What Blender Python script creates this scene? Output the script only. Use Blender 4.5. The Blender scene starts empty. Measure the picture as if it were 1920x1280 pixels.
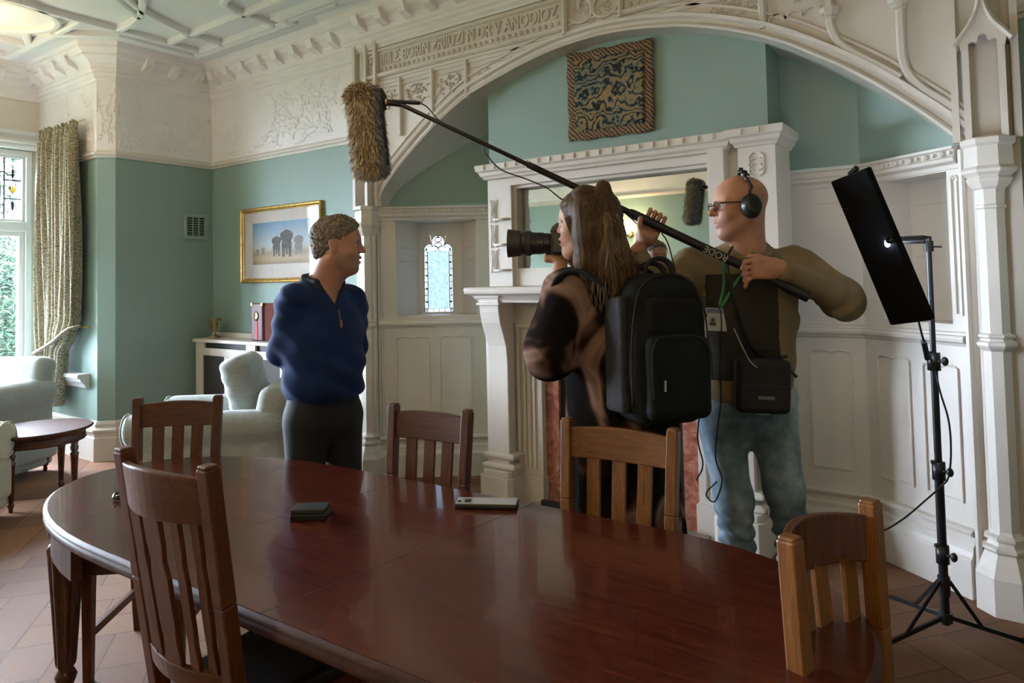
import bpy, bmesh, math, random
import numpy as np
from mathutils import Vector, Matrix, noise as mnoise

# ------------------------------------------------------------------ camera
F, CX, CY = 1317.6, 960.0, 471.0                # focal length and principal point of the 1920x1280 frame
YAW, PITCH, ROLL, CAMZ = 0.6125768, 0.0388021, -0.0213694, 1.45
_f = np.array([-math.sin(YAW)*math.cos(PITCH), math.cos(YAW)*math.cos(PITCH), math.sin(PITCH)])
_rt = np.array([math.cos(YAW), math.sin(YAW), 0.0]); _up = np.cross(_rt, _f)
_r = math.cos(ROLL)*_rt + math.sin(ROLL)*_up
_u = -math.sin(ROLL)*_rt + math.cos(ROLL)*_up
CAM = np.array([0.0, 0.0, CAMZ])
def ray(x, y): return _f + (x-CX)/F*_r - (y-CY)/F*_u
def onz(x, y, z): d = ray(x, y); return Vector(CAM + (z-CAMZ)/d[2]*d)
def ony(x, y, Y): d = ray(x, y); return Vector(CAM + Y/d[1]*d)
def onx(x, y, X): d = ray(x, y); return Vector(CAM + X/d[0]*d)
def atd(x, y, D): return Vector(CAM + D*ray(x, y))
def onpl(x, y, p0, n): d = ray(x, y); return Vector(CAM + ((np.array(p0)-CAM) @ np.array(n))/(d @ np.array(n))*d)
def proj(p):
    q = np.array(p)-CAM; z = q @ _f
    return (CX + F*(q @ _r)/z, CY - F*(q @ _u)/z, z)

scn = bpy.context.scene
cd = bpy.data.cameras.new('camera'); cam = bpy.data.objects.new('camera', cd)
scn.collection.objects.link(cam)
cam.matrix_world = Matrix(((_r[0], _u[0], -_f[0], 0), (_r[1], _u[1], -_f[1], 0), (_r[2], _u[2], -_f[2], CAMZ), (0, 0, 0, 1)))
cd.sensor_width = 36.0; cd.lens = F/1920*36; cd.shift_y = -(640-CY)/1920; cd.clip_start = 0.02
scn.camera = cam

# ------------------------------------------------------------------ world, daylight, lamps, exposure
scn.view_settings.view_transform = 'Standard'; scn.view_settings.look = 'None'
scn.view_settings.gamma = 1.0; scn.view_settings.use_curve_mapping = False
scn.view_settings.exposure = 1.12
w = bpy.data.worlds.new('overcast'); scn.world = w; w.use_nodes = True
wn = w.node_tree.nodes; wl = w.node_tree.links
bg = wn['Background']
tcw = wn.new('ShaderNodeTexCoord'); sepw = wn.new('ShaderNodeSeparateXYZ'); rw = wn.new('ShaderNodeValToRGB')
wl.new(tcw.outputs['Generated'], sepw.inputs[0]); wl.new(sepw.outputs['Z'], rw.inputs[0])
rw.color_ramp.elements[0].position = 0.0; rw.color_ramp.elements[0].color = (.57, .65, .80, 1)
rw.color_ramp.elements[1].position = 0.6; rw.color_ramp.elements[1].color = (.77, .85, 1.0, 1)
wl.new(rw.outputs[0], bg.inputs[0]); bg.inputs[1].default_value = 66.0

def lamp(name, kind, loc, energy, color, size=.1, rot=None, size_y=None, portal=False):
    l = bpy.data.lights.new(name, kind); l.energy = energy; l.color = color
    if kind == 'AREA':
        l.size = size
        if size_y: l.shape = 'RECTANGLE'; l.size_y = size_y
        if portal: l.cycles.is_portal = True
    else: l.shadow_soft_size = size
    o = bpy.data.objects.new(name, l); scn.collection.objects.link(o); o.location = loc
    if rot: o.rotation_euler = rot
    return o
WINX = -7.52                                    # window wall
R90 = math.radians(90)
# daylight portals in the bay's window openings (light +X)
for i, (ya, yb) in enumerate(((1.85, 2.80), (0.75, 1.7), (-0.35, .6))):
    lamp('daylight_portal', 'AREA', (WINX-.02, (ya+yb)/2, 1.7), 1, (1, 1, 1), yb-ya, (0, -R90, 0), 2.0, True)
scn.cycles.max_bounces = 8; scn.cycles.diffuse_bounces = 5; scn.cycles.glossy_bounces = 4
scn.cycles.sample_clamp_indirect = 6.0
scn.cycles.caustics_reflective = False; scn.cycles.caustics_refractive = False

# ------------------------------------------------------------------ mesh helpers
def link(o, parent=None):
    scn.collection.objects.link(o)
    if parent is not None: o.parent = parent
    return o
def empty(name, loc=(0, 0, 0), rz=0.0):
    o = bpy.data.objects.new(name, None); o.empty_display_size = .1
    scn.collection.objects.link(o); o.location = loc; o.rotation_euler = (0, 0, rz); return o
def tag(o, label=None, cat=None, group=None, kind=None):
    if label: o['label'] = label
    if cat: o['category'] = cat
    if group: o['group'] = group
    if kind: o['kind'] = kind
    return o
class MB:
    def __init__(s): s.v = []; s.f = []
    def add(s, vs, fs, M=None):
        b = len(s.v)
        for p in vs:
            p = Vector(p)
            if M is not None: p = M @ p
            s.v.append(p)
        for f in fs: s.f.append([b+i for i in f])
        return s
    nb = 0
    def box(s, x0, x1, y0, y1, z0, z1, M=None):
        MB.nb += 1; e = (MB.nb % 13)*6e-5     # faces of neighbouring pieces never fall exactly together
        x0 -= e; x1 += e; y0 -= e; y1 += e; z0 -= e; z1 += e
        return s.add([(x, y, z) for z in (z0, z1) for x, y in ((x0, y0), (x1, y0), (x1, y1), (x0, y1))],
              [(0, 3, 2, 1), (4, 5, 6, 7), (0, 1, 5, 4), (1, 2, 6, 5), (2, 3, 7, 6), (3, 0, 4, 7)], M)
    def taper(s, a, b, wa, wb, side=(0, 1, 0)):
        """bar from a to b with rectangular sections wa=(w,d), wb"""
        a = Vector(a); b = Vector(b); t = (b-a).normalized(); sd = Vector(side); sd = (sd - t*sd.dot(t)).normalized(); n = t.cross(sd)
        vs = []
        for p, (w_, d_) in ((a, wa), (b, wb)):
            for i, j in ((-1, -1), (1, -1), (1, 1), (-1, 1)): vs.append(p + sd*i*w_/2 + n*j*d_/2)
        return s.add(vs, [(0, 3, 2, 1), (4, 5, 6, 7), (0, 1, 5, 4), (1, 2, 6, 5), (2, 3, 7, 6), (3, 0, 4, 7)])
    def prism(s, poly, d0, d1, M=None, plane='xz'):
        """polygon in xz extruded along y (or xy along z)"""
        n = len(poly)
        if plane == 'xz': vs = [(p[0], d0, p[1]) for p in poly] + [(p[0], d1, p[1]) for p in poly]
        elif plane == 'xy': vs = [(p[0], p[1], d0) for p in poly] + [(p[0], p[1], d1) for p in poly]
        else: vs = [(d0, p[0], p[1]) for p in poly] + [(d1, p[0], p[1]) for p in poly]
        fs = [list(range(n)), list(range(2*n-1, n-1, -1))] + [(i, i+n, (i+1) % n+n, (i+1) % n) for i in range(n)]
        return s.add(vs, fs, M)
    def tube(s, pts, r, n=8, closed=False, M=None, flat=1.0):
        pts = [Vector(p) for p in pts]; m = len(pts)
        rs = r if isinstance(r, (list, tuple)) else [r]*m
        vs = []; up = None
        for i, p in enumerate(pts):
            if closed: t = pts[(i+1) % m]-pts[i-1]
            else: t = pts[min(i+1, m-1)]-pts[max(i-1, 0)]
            if t.length < 1e-9: t = Vector((0, 0, 1))
            t.normalize()
            if up is None:
                up = Vector((0, 0, 1)) if abs(t.z) < .9 else Vector((1, 0, 0))
            up = (up - t*up.dot(t))
            if up.length < 1e-6: up = t.orthogonal()
            up.normalize(); sd = t.cross(up)
            for k in range(n):
                a = 2*math.pi*k/n
                vs.append(p + sd*math.cos(a)*rs[i] + up*math.sin(a)*rs[i]*flat)
        fs = []
        for i in range(m if closed else m-1):
            j = (i+1) % m
            for k in range(n): fs.append((i*n+k, i*n+(k+1) % n, j*n+(k+1) % n, j*n+k))
        if not closed: fs += [list(range(n))[::-1], list(range((m-1)*n, m*n))]
        return s.add(vs, fs, M)
    def lathe(s, prof, n=24, M=None, flute=None, ang0=0.0):
        """prof [(r,z)...] around z. flute (count, depth, z0, z1)"""
        vs = []
        for r, z in prof:
            for k in range(n):
                a = 2*math.pi*k/n + ang0; rr = r
                if flute and flute[2] <= z <= flute[3]: rr = r - flute[1]*abs(math.cos(a*flute[0]/2))**3
                vs.append((rr*math.cos(a), rr*math.sin(a), z))
        m = len(prof); fs = []
        for i in range(m-1):
            for k in range(n): fs.append((i*n+k, i*n+(k+1) % n, (i+1)*n+(k+1) % n, (i+1)*n+k))
        fs += [list(range(n))[::-1], list(range((m-1)*n, m*n))]
        return s.add(vs, fs, M)
    def sphere(s, c, r, nu=16, nv=10, M=None):
        if not isinstance(r, (list, tuple)): r = (r, r, r)
        vs = [(c[0], c[1], c[2]-r[2])]
        for i in range(1, nv):
            t = math.pi*i/nv
            for k in range(nu):
                a = 2*math.pi*k/nu
                vs.append((c[0]+r[0]*math.sin(t)*math.cos(a), c[1]+r[1]*math.sin(t)*math.sin(a), c[2]-r[2]*math.cos(t)))
        vs.append((c[0], c[1], c[2]+r[2])); fs = []
        for k in range(nu): fs.append((0, 1+(k+1) % nu, 1+k))
        for i in range(nv-2):
            for k in range(nu): a = 1+i*nu; fs.append((a+k, a+(k+1) % nu, a+nu+(k+1) % nu, a+nu+k))
        L = len(vs)-1; a = 1+(nv-2)*nu
        for k in range(nu): fs.append((a+k, a+(k+1) % nu, L))
        return s.add(vs, fs, M)
    def sweep(s, path, prof, side=1.0, closed=False, capends=True):
        """moulding: path [(x,y)], prof [(out,z)] swept with mitres; 'out' goes to the left of travel * side"""
        P = [Vector((p[0], p[1])) for p in path]; m = len(P); n = len(prof); vs = []
        for i in range(m):
            dirs = []
            if closed or i > 0: d = P[i]-P[i-1]; dirs.append(d.normalized())
            if closed or i < m-1: d = P[(i+1) % m]-P[i]; dirs.append(d.normalized())
            ns = [Vector((-d.y, d.x))*side for d in dirs]
            nn = sum(ns, Vector((0, 0)));
            if nn.length < 1e-6: nn = ns[0].copy()
            nn.normalize(); k = 1/max(.25, nn.dot(ns[0]))
            for o_, z in prof: q = P[i]+nn*k*o_; vs.append((q.x, q.y, z))
        fs = []
        for i in range(m if closed else m-1):
            j = (i+1) % m
            for k in range(n-1): fs.append((i*n+k, i*n+k+1, j*n+k+1, j*n+k))
        if capends and not closed: fs += [list(range(n)), list(range((m-1)*n, m*n))[::-1]]
        return s.add(vs, fs)
    def sweepxz(s, path, prof, side=1.0):
        """moulding on a wall facing -Y: path [(x,z)], prof [(across, y)]"""
        P = [Vector((p[0], p[1])) for p in path]; m = len(P); n = len(prof); vs = []
        for i in range(m):
            t = (P[min(i+1, m-1)]-P[max(i-1, 0)]).normalized(); nn = Vector((-t.y, t.x))*side
            for a, y in prof: q = P[i]+nn*a; vs.append((q.x, y, q.y))
        fs = []
        for i in range(m-1):
            for k in range(n-1): fs.append((i*n+k, i*n+k+1, (i+1)*n+k+1, (i+1)*n+k))
        fs += [list(range(n)), list(range((m-1)*n, m*n))[::-1]]
        return s.add(vs, fs)
    def build(s, name, mat, parent=None, smooth=False, bevel=0, seg=2, auto=None, loc=None, kind=None):
        me = bpy.data.meshes.new(name); me.from_pydata([tuple(p) for p in s.v], [], s.f); me.validate()
        bm = bmesh.new(); bm.from_mesh(me); bmesh.ops.recalc_face_normals(bm, faces=bm.faces); bm.to_mesh(me); bm.free()
        if isinstance(mat, (list, tuple)):
            for m_ in mat: me.materials.append(m_)
        else: me.materials.append(mat)
        o = bpy.data.objects.new(name, me); link(o, parent)
        if loc is not None: o.location = loc
        if smooth or auto:
            me.polygons.foreach_set('use_smooth', [True]*len(me.polygons))
            if auto: me.set_sharp_from_angle(angle=math.radians(auto))
        if bevel:
            b = o.modifiers.new('bevel', 'BEVEL'); b.width = bevel; b.segments = seg; b.limit_method = 'ANGLE'; b.angle_limit = math.radians(35)
            b.harden_normals = False
        if kind: o['kind'] = kind
        return o
def crv(pts, n=8):
    """Catmull-Rom through points"""
    P = [Vector(p) for p in pts]; P = [2*P[0]-P[1]]+P+[2*P[-1]-P[-2]]; out = []
    for i in range(1, len(P)-2):
        for k in range(n):
            t = k/n; a, b, c, d = P[i-1:i+3]
            out.append(.5*((2*b)+(c-a)*t+(2*a-5*b+4*c-d)*t*t+(3*b-3*c+d-a)*t**3))
    out.append(P[-2]); return out
def to_mesh(o, kind=None):
    """turn a text object into a plain mesh object of the same name"""
    bpy.context.view_layer.update(); dg = bpy.context.evaluated_depsgraph_get(); me = bpy.data.meshes.new_from_object(o.evaluated_get(dg))
    n = bpy.data.objects.new('tmp', me); link(n, o.parent); n.matrix_local = o.matrix_local.copy(); nm = o.name; bpy.data.objects.remove(o); n.name = nm
    if kind: n['kind'] = kind
    return n
def copy_tree(o, parent=None):
    c = o.copy(); scn.collection.objects.link(c)
    if parent is not None: c.parent = parent
    for ch in list(o.children): copy_tree(ch, c)
    return c

# ------------------------------------------------------------------ materials
def mat(name, col, rough=.6, metal=0, spec=.5, sheen=0, coat=0):
    m = bpy.data.materials.new(name); m.use_nodes = True; b = m.node_tree.nodes['Principled BSDF']
    b.inputs['Base Color'].default_value = (*col, 1); b.inputs['Roughness'].default_value = rough
    b.inputs['Metallic'].default_value = metal; b.inputs['Specular IOR Level'].default_value = spec
    if sheen: b.inputs['Sheen Weight'].default_value = sheen
    if coat: b.inputs['Coat Weight'].default_value = coat
    return m
def nodes(m): return m.node_tree.nodes, m.node_tree.links, m.node_tree.nodes['Principled BSDF']
def coords(m, scale=(1, 1, 1), rot=(0, 0, 0), kind='Object', loc=(0, 0, 0)):
    N, L, b = nodes(m); tc = N.new('ShaderNodeTexCoord'); mp = N.new('ShaderNodeMapping')
    mp.inputs['Scale'].default_value = scale; mp.inputs['Rotation'].default_value = rot; mp.inputs['Location'].default_value = loc
    L.new(tc.outputs[kind], mp.inputs[0]); return mp.outputs[0]
def noisy(m, vec, scale, detail=3, rough=.5, dist=0):
    N, L, b = nodes(m); n = N.new('ShaderNodeTexNoise'); n.inputs['Scale'].default_value = scale
    n.inputs['Detail'].default_value = detail; n.inputs['Roughness'].default_value = rough; n.inputs['Distortion'].default_value = dist
    L.new(vec, n.inputs[0]); return n.outputs[0]
def ramp(m, fac, stops, interp='LINEAR'):
    N, L, b = nodes(m); r = N.new('ShaderNodeValToRGB'); r.color_ramp.interpolation = interp
    e = r.color_ramp.elements
    while len(e) < len(stops): e.new(.5)
    for k, (p, c) in enumerate(stops): e[k].position = p; e[k].color = (*c, 1) if len(c) == 3 else c
    L.new(fac, r.inputs[0]); return r.outputs[0]
def bump(m, h, strength=.3, dist=.01):
    N, L, b = nodes(m); n = N.new('ShaderNodeBump'); n.inputs['Strength'].default_value = strength; n.inputs['Distance'].default_value = dist
    L.new(h, n.inputs['Height']); L.new(n.outputs[0], b.inputs['Normal']); return n
def colour(m, c): m.node_tree.links.new(c, m.node_tree.nodes['Principled BSDF'].inputs['Base Color'])
def mixc(m, fac, a, b_, mode='MIX'):
    N, L, b = nodes(m); x = N.new('ShaderNodeMix'); x.data_type = 'RGBA'; x.blend_type = mode
    for s_, v in ((x.inputs[0], fac), (x.inputs[6], a), (x.inputs[7], b_)):
        if isinstance(v, (int, float)): s_.default_value = v
        elif isinstance(v, tuple): s_.default_value = (*v, 1)
        else: L.new(v, s_)
    return x.outputs[2]
def math_(m, op, a, b_=None):
    N, L, b = nodes(m); x = N.new('ShaderNodeMath'); x.operation = op
    for s_, v in ((x.inputs[0], a), (x.inputs[1], b_)):
        if v is None: continue
        if isinstance(v, (int, float)): s_.default_value = v
        else: L.new(v, s_)
    return x.outputs[0]
def simple(name, col, rough=.6, var=.06, scale=6, bmp=.0, bscale=60, **k):
    m = mat(name, col, rough, **k); v = coords(m)
    a = tuple(max(0, c*(1-var)) for c in col); b_ = tuple(min(1, c*(1+var)) for c in col)
    colour(m, ramp(m, noisy(m, v, scale, 3), [(.3, a), (.7, b_)]))
    if bmp: bump(m, noisy(m, v, bscale, 2), bmp, .004)
    return m
M_WHITE = simple('white_paint', (.67, .625, .565), .45, .04, 3, .15, 18)
M_PLAS = simple('white_plaster', (.82, .805, .80), .6, .05, 4, .35, 22)
M_CEIL = simple('ceiling_paint', (.77, .775, .78), .7, .03, 2, .15, 30)
M_GREEN = simple('sage_green_paint', (.25, .35, .305), .55, .05, 1.3, .1, 45)
def wood(name, c0, c1, c2, rough=.3, scale=(1, 14, 14), rot=(0, 0, 0), coat=.0, dist=1.5):
    m = mat(name, c1, rough, coat=coat); v = coords(m, scale, rot)
    n = noisy(m, v, 3.5, 6, .62, dist); colour(m, ramp(m, n, [(.25, c0), (.5, c1), (.75, c2)]))
    bump(m, n, .08, .002); return m
M_TABLE = wood('polished_mahogany', (.028, .0045, .0025), (.075, .014, .007), (.125, .030, .014), .2, (1.2, 16, 16), coat=.25)
M_TEDGE = wood('mahogany_edge', (.028, .008, .004), (.055, .017, .008), (.09, .03, .014), .48, (2, 2, 2)); M_TEDGE.node_tree.nodes['Principled BSDF'].inputs['Specular IOR Level'].default_value = .28
M_CHAIR = wood('oak_chair_stain', (.040, .009, .002), (.088, .023, .005), (.14, .044, .010), .38, (26, 26, 2.2))
M_CHAIR2 = wood('honey_oak_stain', (.095, .03, .006), (.19, .072, .016), (.28, .115, .03), .38, (26, 26, 2.2))
M_CHAIRH = wood('oak_rail_stain', (.042, .010, .002), (.092, .026, .005), (.145, .048, .011), .36, (2.2, 26, 26))
M_CHAIRH2 = wood('honey_oak_rail', (.095, .03, .006), (.18, .07, .016), (.27, .11, .03), .36, (2.2, 26, 26))
M_BLACK = simple('black_plastic', (.012, .012, .013), .38, .2, 20)
M_BLACKM = simple('black_metal', (.014, .014, .016), .3, .15, 20, metal=.3)
M_LEATHER = simple('dark_leather_seat', (.014, .011, .010), .42, .2, 8, .3, 80)
M_GOLD = simple('gilt_frame', (.50, .30, .09), .32, .25, 30, .2, 60, metal=.75)
M_BRASS = simple('brass', (.62, .42, .15), .25, .1, 20, metal=1)
M_PEWTER = simple('pewter', (.45, .38, .26), .28, .25, 12, metal=1)
M_CHROME = mat('steel', (.7, .7, .7), .2, 1)
M_FABG = mat('pale_blue_grey_linen', (.34, .39, .39), .9, sheen=.3)
_v = coords(M_FABG); _n = noisy(M_FABG, coords(M_FABG, (3, 3, 14)), 10, 4, .6)
colour(M_FABG, ramp(M_FABG, _n, [(.3, (.30, .345, .34)), (.7, (.42, .465, .455))])); bump(M_FABG, noisy(M_FABG, _v, 240, 2), .25, .002)
M_CREAM = simple('cream_upholstery', (.50, .47, .34), .85, .05, 8, .2, 200)
# ------------------------------------------------------------------ the room
YA = 3.84; YF = 3.72; X0 = -6.19; XB = WINX+.10; YC = 2.845; YBK = -1.45; XR = 2.6; ZC = 3.50
RAILZ = 2.585; COR = 3.25
M_FLOOR = mat('parquet', (.3, .17, .09), .33)
def parquet(m):
    N, L, b = nodes(m); v = coords(m, (1, 1, 1), (0, 0, math.radians(38)))
    def bricks(rot, sc):
        mp = N.new('ShaderNodeMapping'); mp.inputs['Rotation'].default_value = (0, 0, math.radians(rot)); L.new(v, mp.inputs[0])
        br = N.new('ShaderNodeTexBrick'); L.new(mp.outputs[0], br.inputs[0]); br.inputs['Scale'].default_value = 1
        br.offset = .5; br.inputs['Brick Width'].default_value = .56; br.inputs['Row Height'].default_value = .187
        br.inputs['Mortar Size'].default_value = .0025; br.inputs['Mortar Smooth'].default_value = .2
        br.inputs['Color1'].default_value = (.27, .145, .085, 1); br.inputs['Color2'].default_value = (.16, .080, .048, 1)
        br.inputs['Mortar'].default_value = (.07, .035, .02, 1); br.inputs['Bias'].default_value = -.1
        return br.outputs['Color']
    ch = N.new('ShaderNodeTexChecker'); ch.inputs['Scale'].default_value = 1/.56; L.new(v, ch.inputs[0])
    c = mixc(m, ch.outputs['Fac'], bricks(0, 1), bricks(90, 1))
    n = noisy(m, coords(m, (2, 11, 1), (0, 0, math.radians(38))), 5, 5, .6, 1)
    c = mixc(m, .35, c, ramp(m, n, [(.3, (.4, .33, .3)), (.7, (1, 1, 1))]), 'MULTIPLY')
    colour(m, c)
    b.inputs['Specular IOR Level'].default_value = .18
    L.new(ramp(m, n, [(.2, (.5,)*3), (.8, (.66,)*3)]), b.inputs['Roughness'])
parquet(M_FLOOR)
o = MB().box(WINX-.3, XR, YBK, YA+.8, -.1, 0).build('floor', M_FLOOR, kind='structure')
o = MB().box(WINX-.3, XR, YBK, YA+.8, ZC, ZC+.1).build('ceiling', M_CEIL, kind='structure')

def wall(name, poly, d0, d1, plane='xz', m=M_GREEN, M=None):
    return MB().prism(poly, d0, d1, M, plane).build(name, m, kind='structure')
XP0, XP1 = -4.07, 0.07
wall('wall_far', [(X0-.1, 0), (XP0, 0), (XP0, ZC), (X0-.1, ZC)], YA, YA+.1)
wall('wall_far_right', [(XP1, 0), (XR, 0), (XR, ZC), (XP1, ZC)], YA, YA+.1)
wall('wall_corner', [(X0, YA+.1), (X0, 2.945), (X0-.1, YC), (WINX-.3, YC), (WINX-.3, YC+.12), (X0-.12, YC+.12), (X0-.1, YA+.1)], 0, ZC, 'xy')
wall('wall_right', [(YBK-.1, 0), (YA+.1, 0), (YA+.1, ZC), (YBK-.1, ZC)], XR, XR+.1, 'yz')
wall('wall_back', [(WINX-.3, 0), (XR, 0), (XR, ZC), (WINX-.3, ZC)], YBK-.1, YBK)
# window wall with four openings
SILL, HEAD, TRANS = .72, 2.74, 2.03
WINS = ((1.85, 2.80), (0.75, 1.7), (-0.35, .6))
b = MB(); b.box(WINX-.3, WINX+.02, YBK, YC+.1, 0, SILL-.02); b.box(WINX-.3, WINX+.02, YBK, YC+.1, HEAD, ZC)
ys = [YBK]+[y for ya, yb in sorted(WINS) for y in (ya, yb)]+[YC+.1]
for i in range(0, len(ys), 2): b.box(WINX-.3, WINX+.02, ys[i], ys[i+1], SILL-.02, HEAD)
b.box(WINX, XB, YBK, YC, 2.745, ZC)
b.build('wall_window', M_WHITE, kind='structure')
# picture-rail frieze zones (white plaster above the rail): thin skins proud of the wall
fr = MB()
ROOM = [(XR, YBK), (XR, YA), (XP1+.0, YA)]; ROOM2 = [(XP0, YA), (X0, YA), (X0, 2.945), (X0-.1, YC), (XB, YC)]
ROOM3 = [(XB, YBK), (XR, YBK)]
skin = [(0, RAILZ), (.012, RAILZ), (.012, COR+.1), (0, COR+.1)]
for rm in (ROOM, ROOM2, ROOM3): fr.sweep(rm, skin)
fr.build('trim_1', M_PLAS, kind='structure')
rail = [(0, RAILZ-.03), (.012, RAILZ-.03), (.02, RAILZ-.012), (.035, RAILZ-.005), (.035, RAILZ+.012), (.018, RAILZ+.02), (.012, RAILZ+.035), (0, RAILZ+.035)]
b = MB()
for rm in (ROOM, ROOM2, ROOM3): b.sweep(rm, rail)
b.build('trim_2', M_WHITE, kind='structure')
# cornice all round, incl. across the arch wall
FULL = [(XR, YBK), (XR, YA), (XP1, YA), (XP1, YF), (XP0, YF), (XP0, YA), (X0, YA), (X0, 2.945), (X0-.1, YC), (XB, YC), (XB, YBK)]
corn = [(0, COR-.05), (.018, COR-.05), (.018, COR-.035), (.035, COR-.02), (.035, COR), (.055, COR+.015), (.055, COR+.035), (.07, COR+.045),
        (.07, COR+.065), (.075, COR+.075), (.085, COR+.10), (.11, COR+.125), (.15, COR+.145), (.15, COR+.165), (.175, COR+.185), (.19, COR+.20), (.19, COR+.225), (.21, COR+.25), (0, COR+.25)]
b = MB(); b.sweep(FULL, corn, closed=True)
def along(path, step, off):
    out = []
    for (xa, ya), (xb, yb) in zip(path, path[1:]):
        d = Vector((xb-xa, yb-ya)); Ln = d.length
        if Ln < .35: continue
        d.normalize(); n = int((Ln-2*off)//step); s0 = (Ln-n*step)/2
        for k in range(n+1): out.append((Vector((xa, ya))+d*(s0+k*step), d))
    return out
for p, d in along(FULL+[FULL[0]], .235, .12):           # modillion blocks of the cornice
    nrm = Vector((-d.y, d.x)); a = math.atan2(d.y, d.x)
    M = Matrix.Translation((p.x, p.y, 0)) @ Matrix.Rotation(a, 4, 'Z')
    vs = [(.05, COR+.060), (.16, COR+.10), (.19, COR+.165), (.05, COR+.165)]
    for i in range(1):
        pts = [(-.034, y, z) for y, z in vs]+[(.034, y, z) for y, z in vs]
        b.add(pts, [(0, 1, 2, 3), (7, 6, 5, 4), (0, 4, 5, 1), (1, 5, 6, 2), (2, 6, 7, 3), (3, 7, 4, 0)], M)
b.build('trim_3', M_PLAS, kind='structure')
# ceiling border step
b = MB(); b.sweep(FULL, [(.36, ZC+.01), (.36, ZC-.045), (.40, ZC-.055), (.44, ZC-.045), (.44, ZC+.01)], closed=True)
# ribs (traced from the plaster pattern at its own height)
RZ = ZC-.045
def rib(pts, wd=.055):
    P = [onz(x, y, RZ) for x, y in pts] if isinstance(pts[0], tuple) else pts
    b.sweep([(p.x, p.y) for p in P], [(-wd/2, ZC+.01), (-wd/2, RZ+.01), (-wd/2+.012, RZ), (wd/2-.012, RZ), (wd/2, RZ+.01), (wd/2, ZC+.01)])
def line(x0, y0, x1, y1): rib([Vector((x0, y0, 0)), Vector((x1, y1, 0))])
line(-5.66, -1.0, -5.66, 3.40); line(-5.66, 3.40, 2.2, 3.40); line(-5.66, 3.12, -5.32, 3.12)
line(-5.32, 3.12, -5.32, 3.40); line(-5.32, 3.12, -3.9, 3.12); line(-4.61, 3.12, -4.61, 3.40); line(-3.9, 3.12, 2.2, 3.12); line(-3.88, 3.12, -3.88, 3.40)
def arc(cx, cy, r, a0, a1, n=28): rib([Vector((cx+r*math.cos(math.radians(a0+(a1-a0)*k/n)), cy+r*math.sin(math.radians(a0+(a1-a0)*k/n)), 0)) for k in range(n+1)])
def through(*pts): rib([Vector((q.x, q.y, 0)) for q in crv([(x, y, 0) for x, y in pts], 6)])
through((-5.34, 3.12), (-5.27, 2.97), (-5.21, 2.80), (-5.12, 2.62), (-4.97, 2.43), (-4.78, 2.2))
through((-5.66, 2.71), (-5.45, 2.71), (-5.25, 2.67), (-5.06, 2.59), (-4.87, 2.49), (-4.6, 2.2))
through((-5.25, 2.67), (-5.10, 2.46), (-5.03, 2.38), (-4.9, 2.1))
arc(-5.98, 2.02, .36, 0, 360, 44)
line(-5.66, 2.45, -6.6, 2.45); line(-6.6, 2.45, -6.6, -1); line(-6.6, 2.45, -6.24, 2.28); line(-6.34, 2.02, -6.6, 2.02)
through((-4.61, 3.12), (-4.58, 2.98), (-4.52, 2.90), (-4.42, 2.86), (-4.34, 2.80))
for cx_ in (-3.0, -1.0, 1.0): arc(cx_, 2.2, .64, 0, 360, 44); line(cx_-1.36, 2.2, cx_-.64, 2.2)
b.build('trim_4', M_CEIL, kind='structure')
# plaster relief of leaves and stems on the frieze
random.seed(7)
def leaf(b, c, d, L, wd, base, up):
    """flat pointed leaf: base(u,v)->3d, up = outward normal"""
    n = 6; pts = []
    for k in range(n+1):
        t = k/n; ww = wd*math.sin(math.pi*min(1, t*.92+.06))**.8; lift = .003+.006*math.sin(math.pi*t)
        q = (c[0]+d[0]*L*t, c[1]+d[1]*L*t)
        l = base(q[0]-d[1]*ww, q[1]+d[0]*ww); r_ = base(q[0]+d[1]*ww, q[1]-d[0]*ww); m_ = base(*q)
        pts += [l+up*.001, m_+up*lift, r_+up*.001]
    fs = []
    for k in range(n): a = k*3; fs += [(a, a+1, a+4, a+3), (a+1, a+2, a+5, a+4)]
    b.add(pts, fs)
def spray(b, u0, v0, ang, L, curl, base, up, r=.0055, leaves=9, size=.075):
    p = [u0, v0]; a = ang; pts = []; n = 22
    for k in range(n+1):
        pts.append(base(p[0], p[1])+up*.001)
        if k and k % max(1, n//leaves) == 0:
            sdn = 1 if (k//max(1, n//leaves)) % 2 else -1
            la = a+sdn*random.uniform(.5, 1.0); s_ = size*random.uniform(.6, 1.2)
            leaf(b, p, (math.cos(la), math.sin(la)), s_, s_*.26, base, up)
        a += curl/n*(1+1.4*k/n); p[0] += math.cos(a)*L/n; p[1] += math.sin(a)*L/n
    b.tube(pts, [r*(1-.6*i/n) for i in range(n+1)], 6)
b = MB()
_sp = spray
def spray(*a, **k):
    _sp(*a, **k); a = list(a); a[1] += random.uniform(-.06, .06); a[3] += .35; a[4] *= .7; a[5] = -a[5]*.8; _sp(*a, **k)
def fz_A(u, v): u = min(max(u, -6.15), -4.10); v = min(max(v, 2.64), 3.18); return Vector((u, YA-.013, v))
def fz_B(u, v): return Vector((X0+.013, min(max(u, 2.965), 3.8), min(max(v, 2.64), 3.18)))
def fz_C(u, v): return Vector((min(u, -6.31), YC-.013, min(max(v, 2.64), 3.18)))
upA, upB = Vector((0, -1, 0)), Vector((1, 0, 0))
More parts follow.
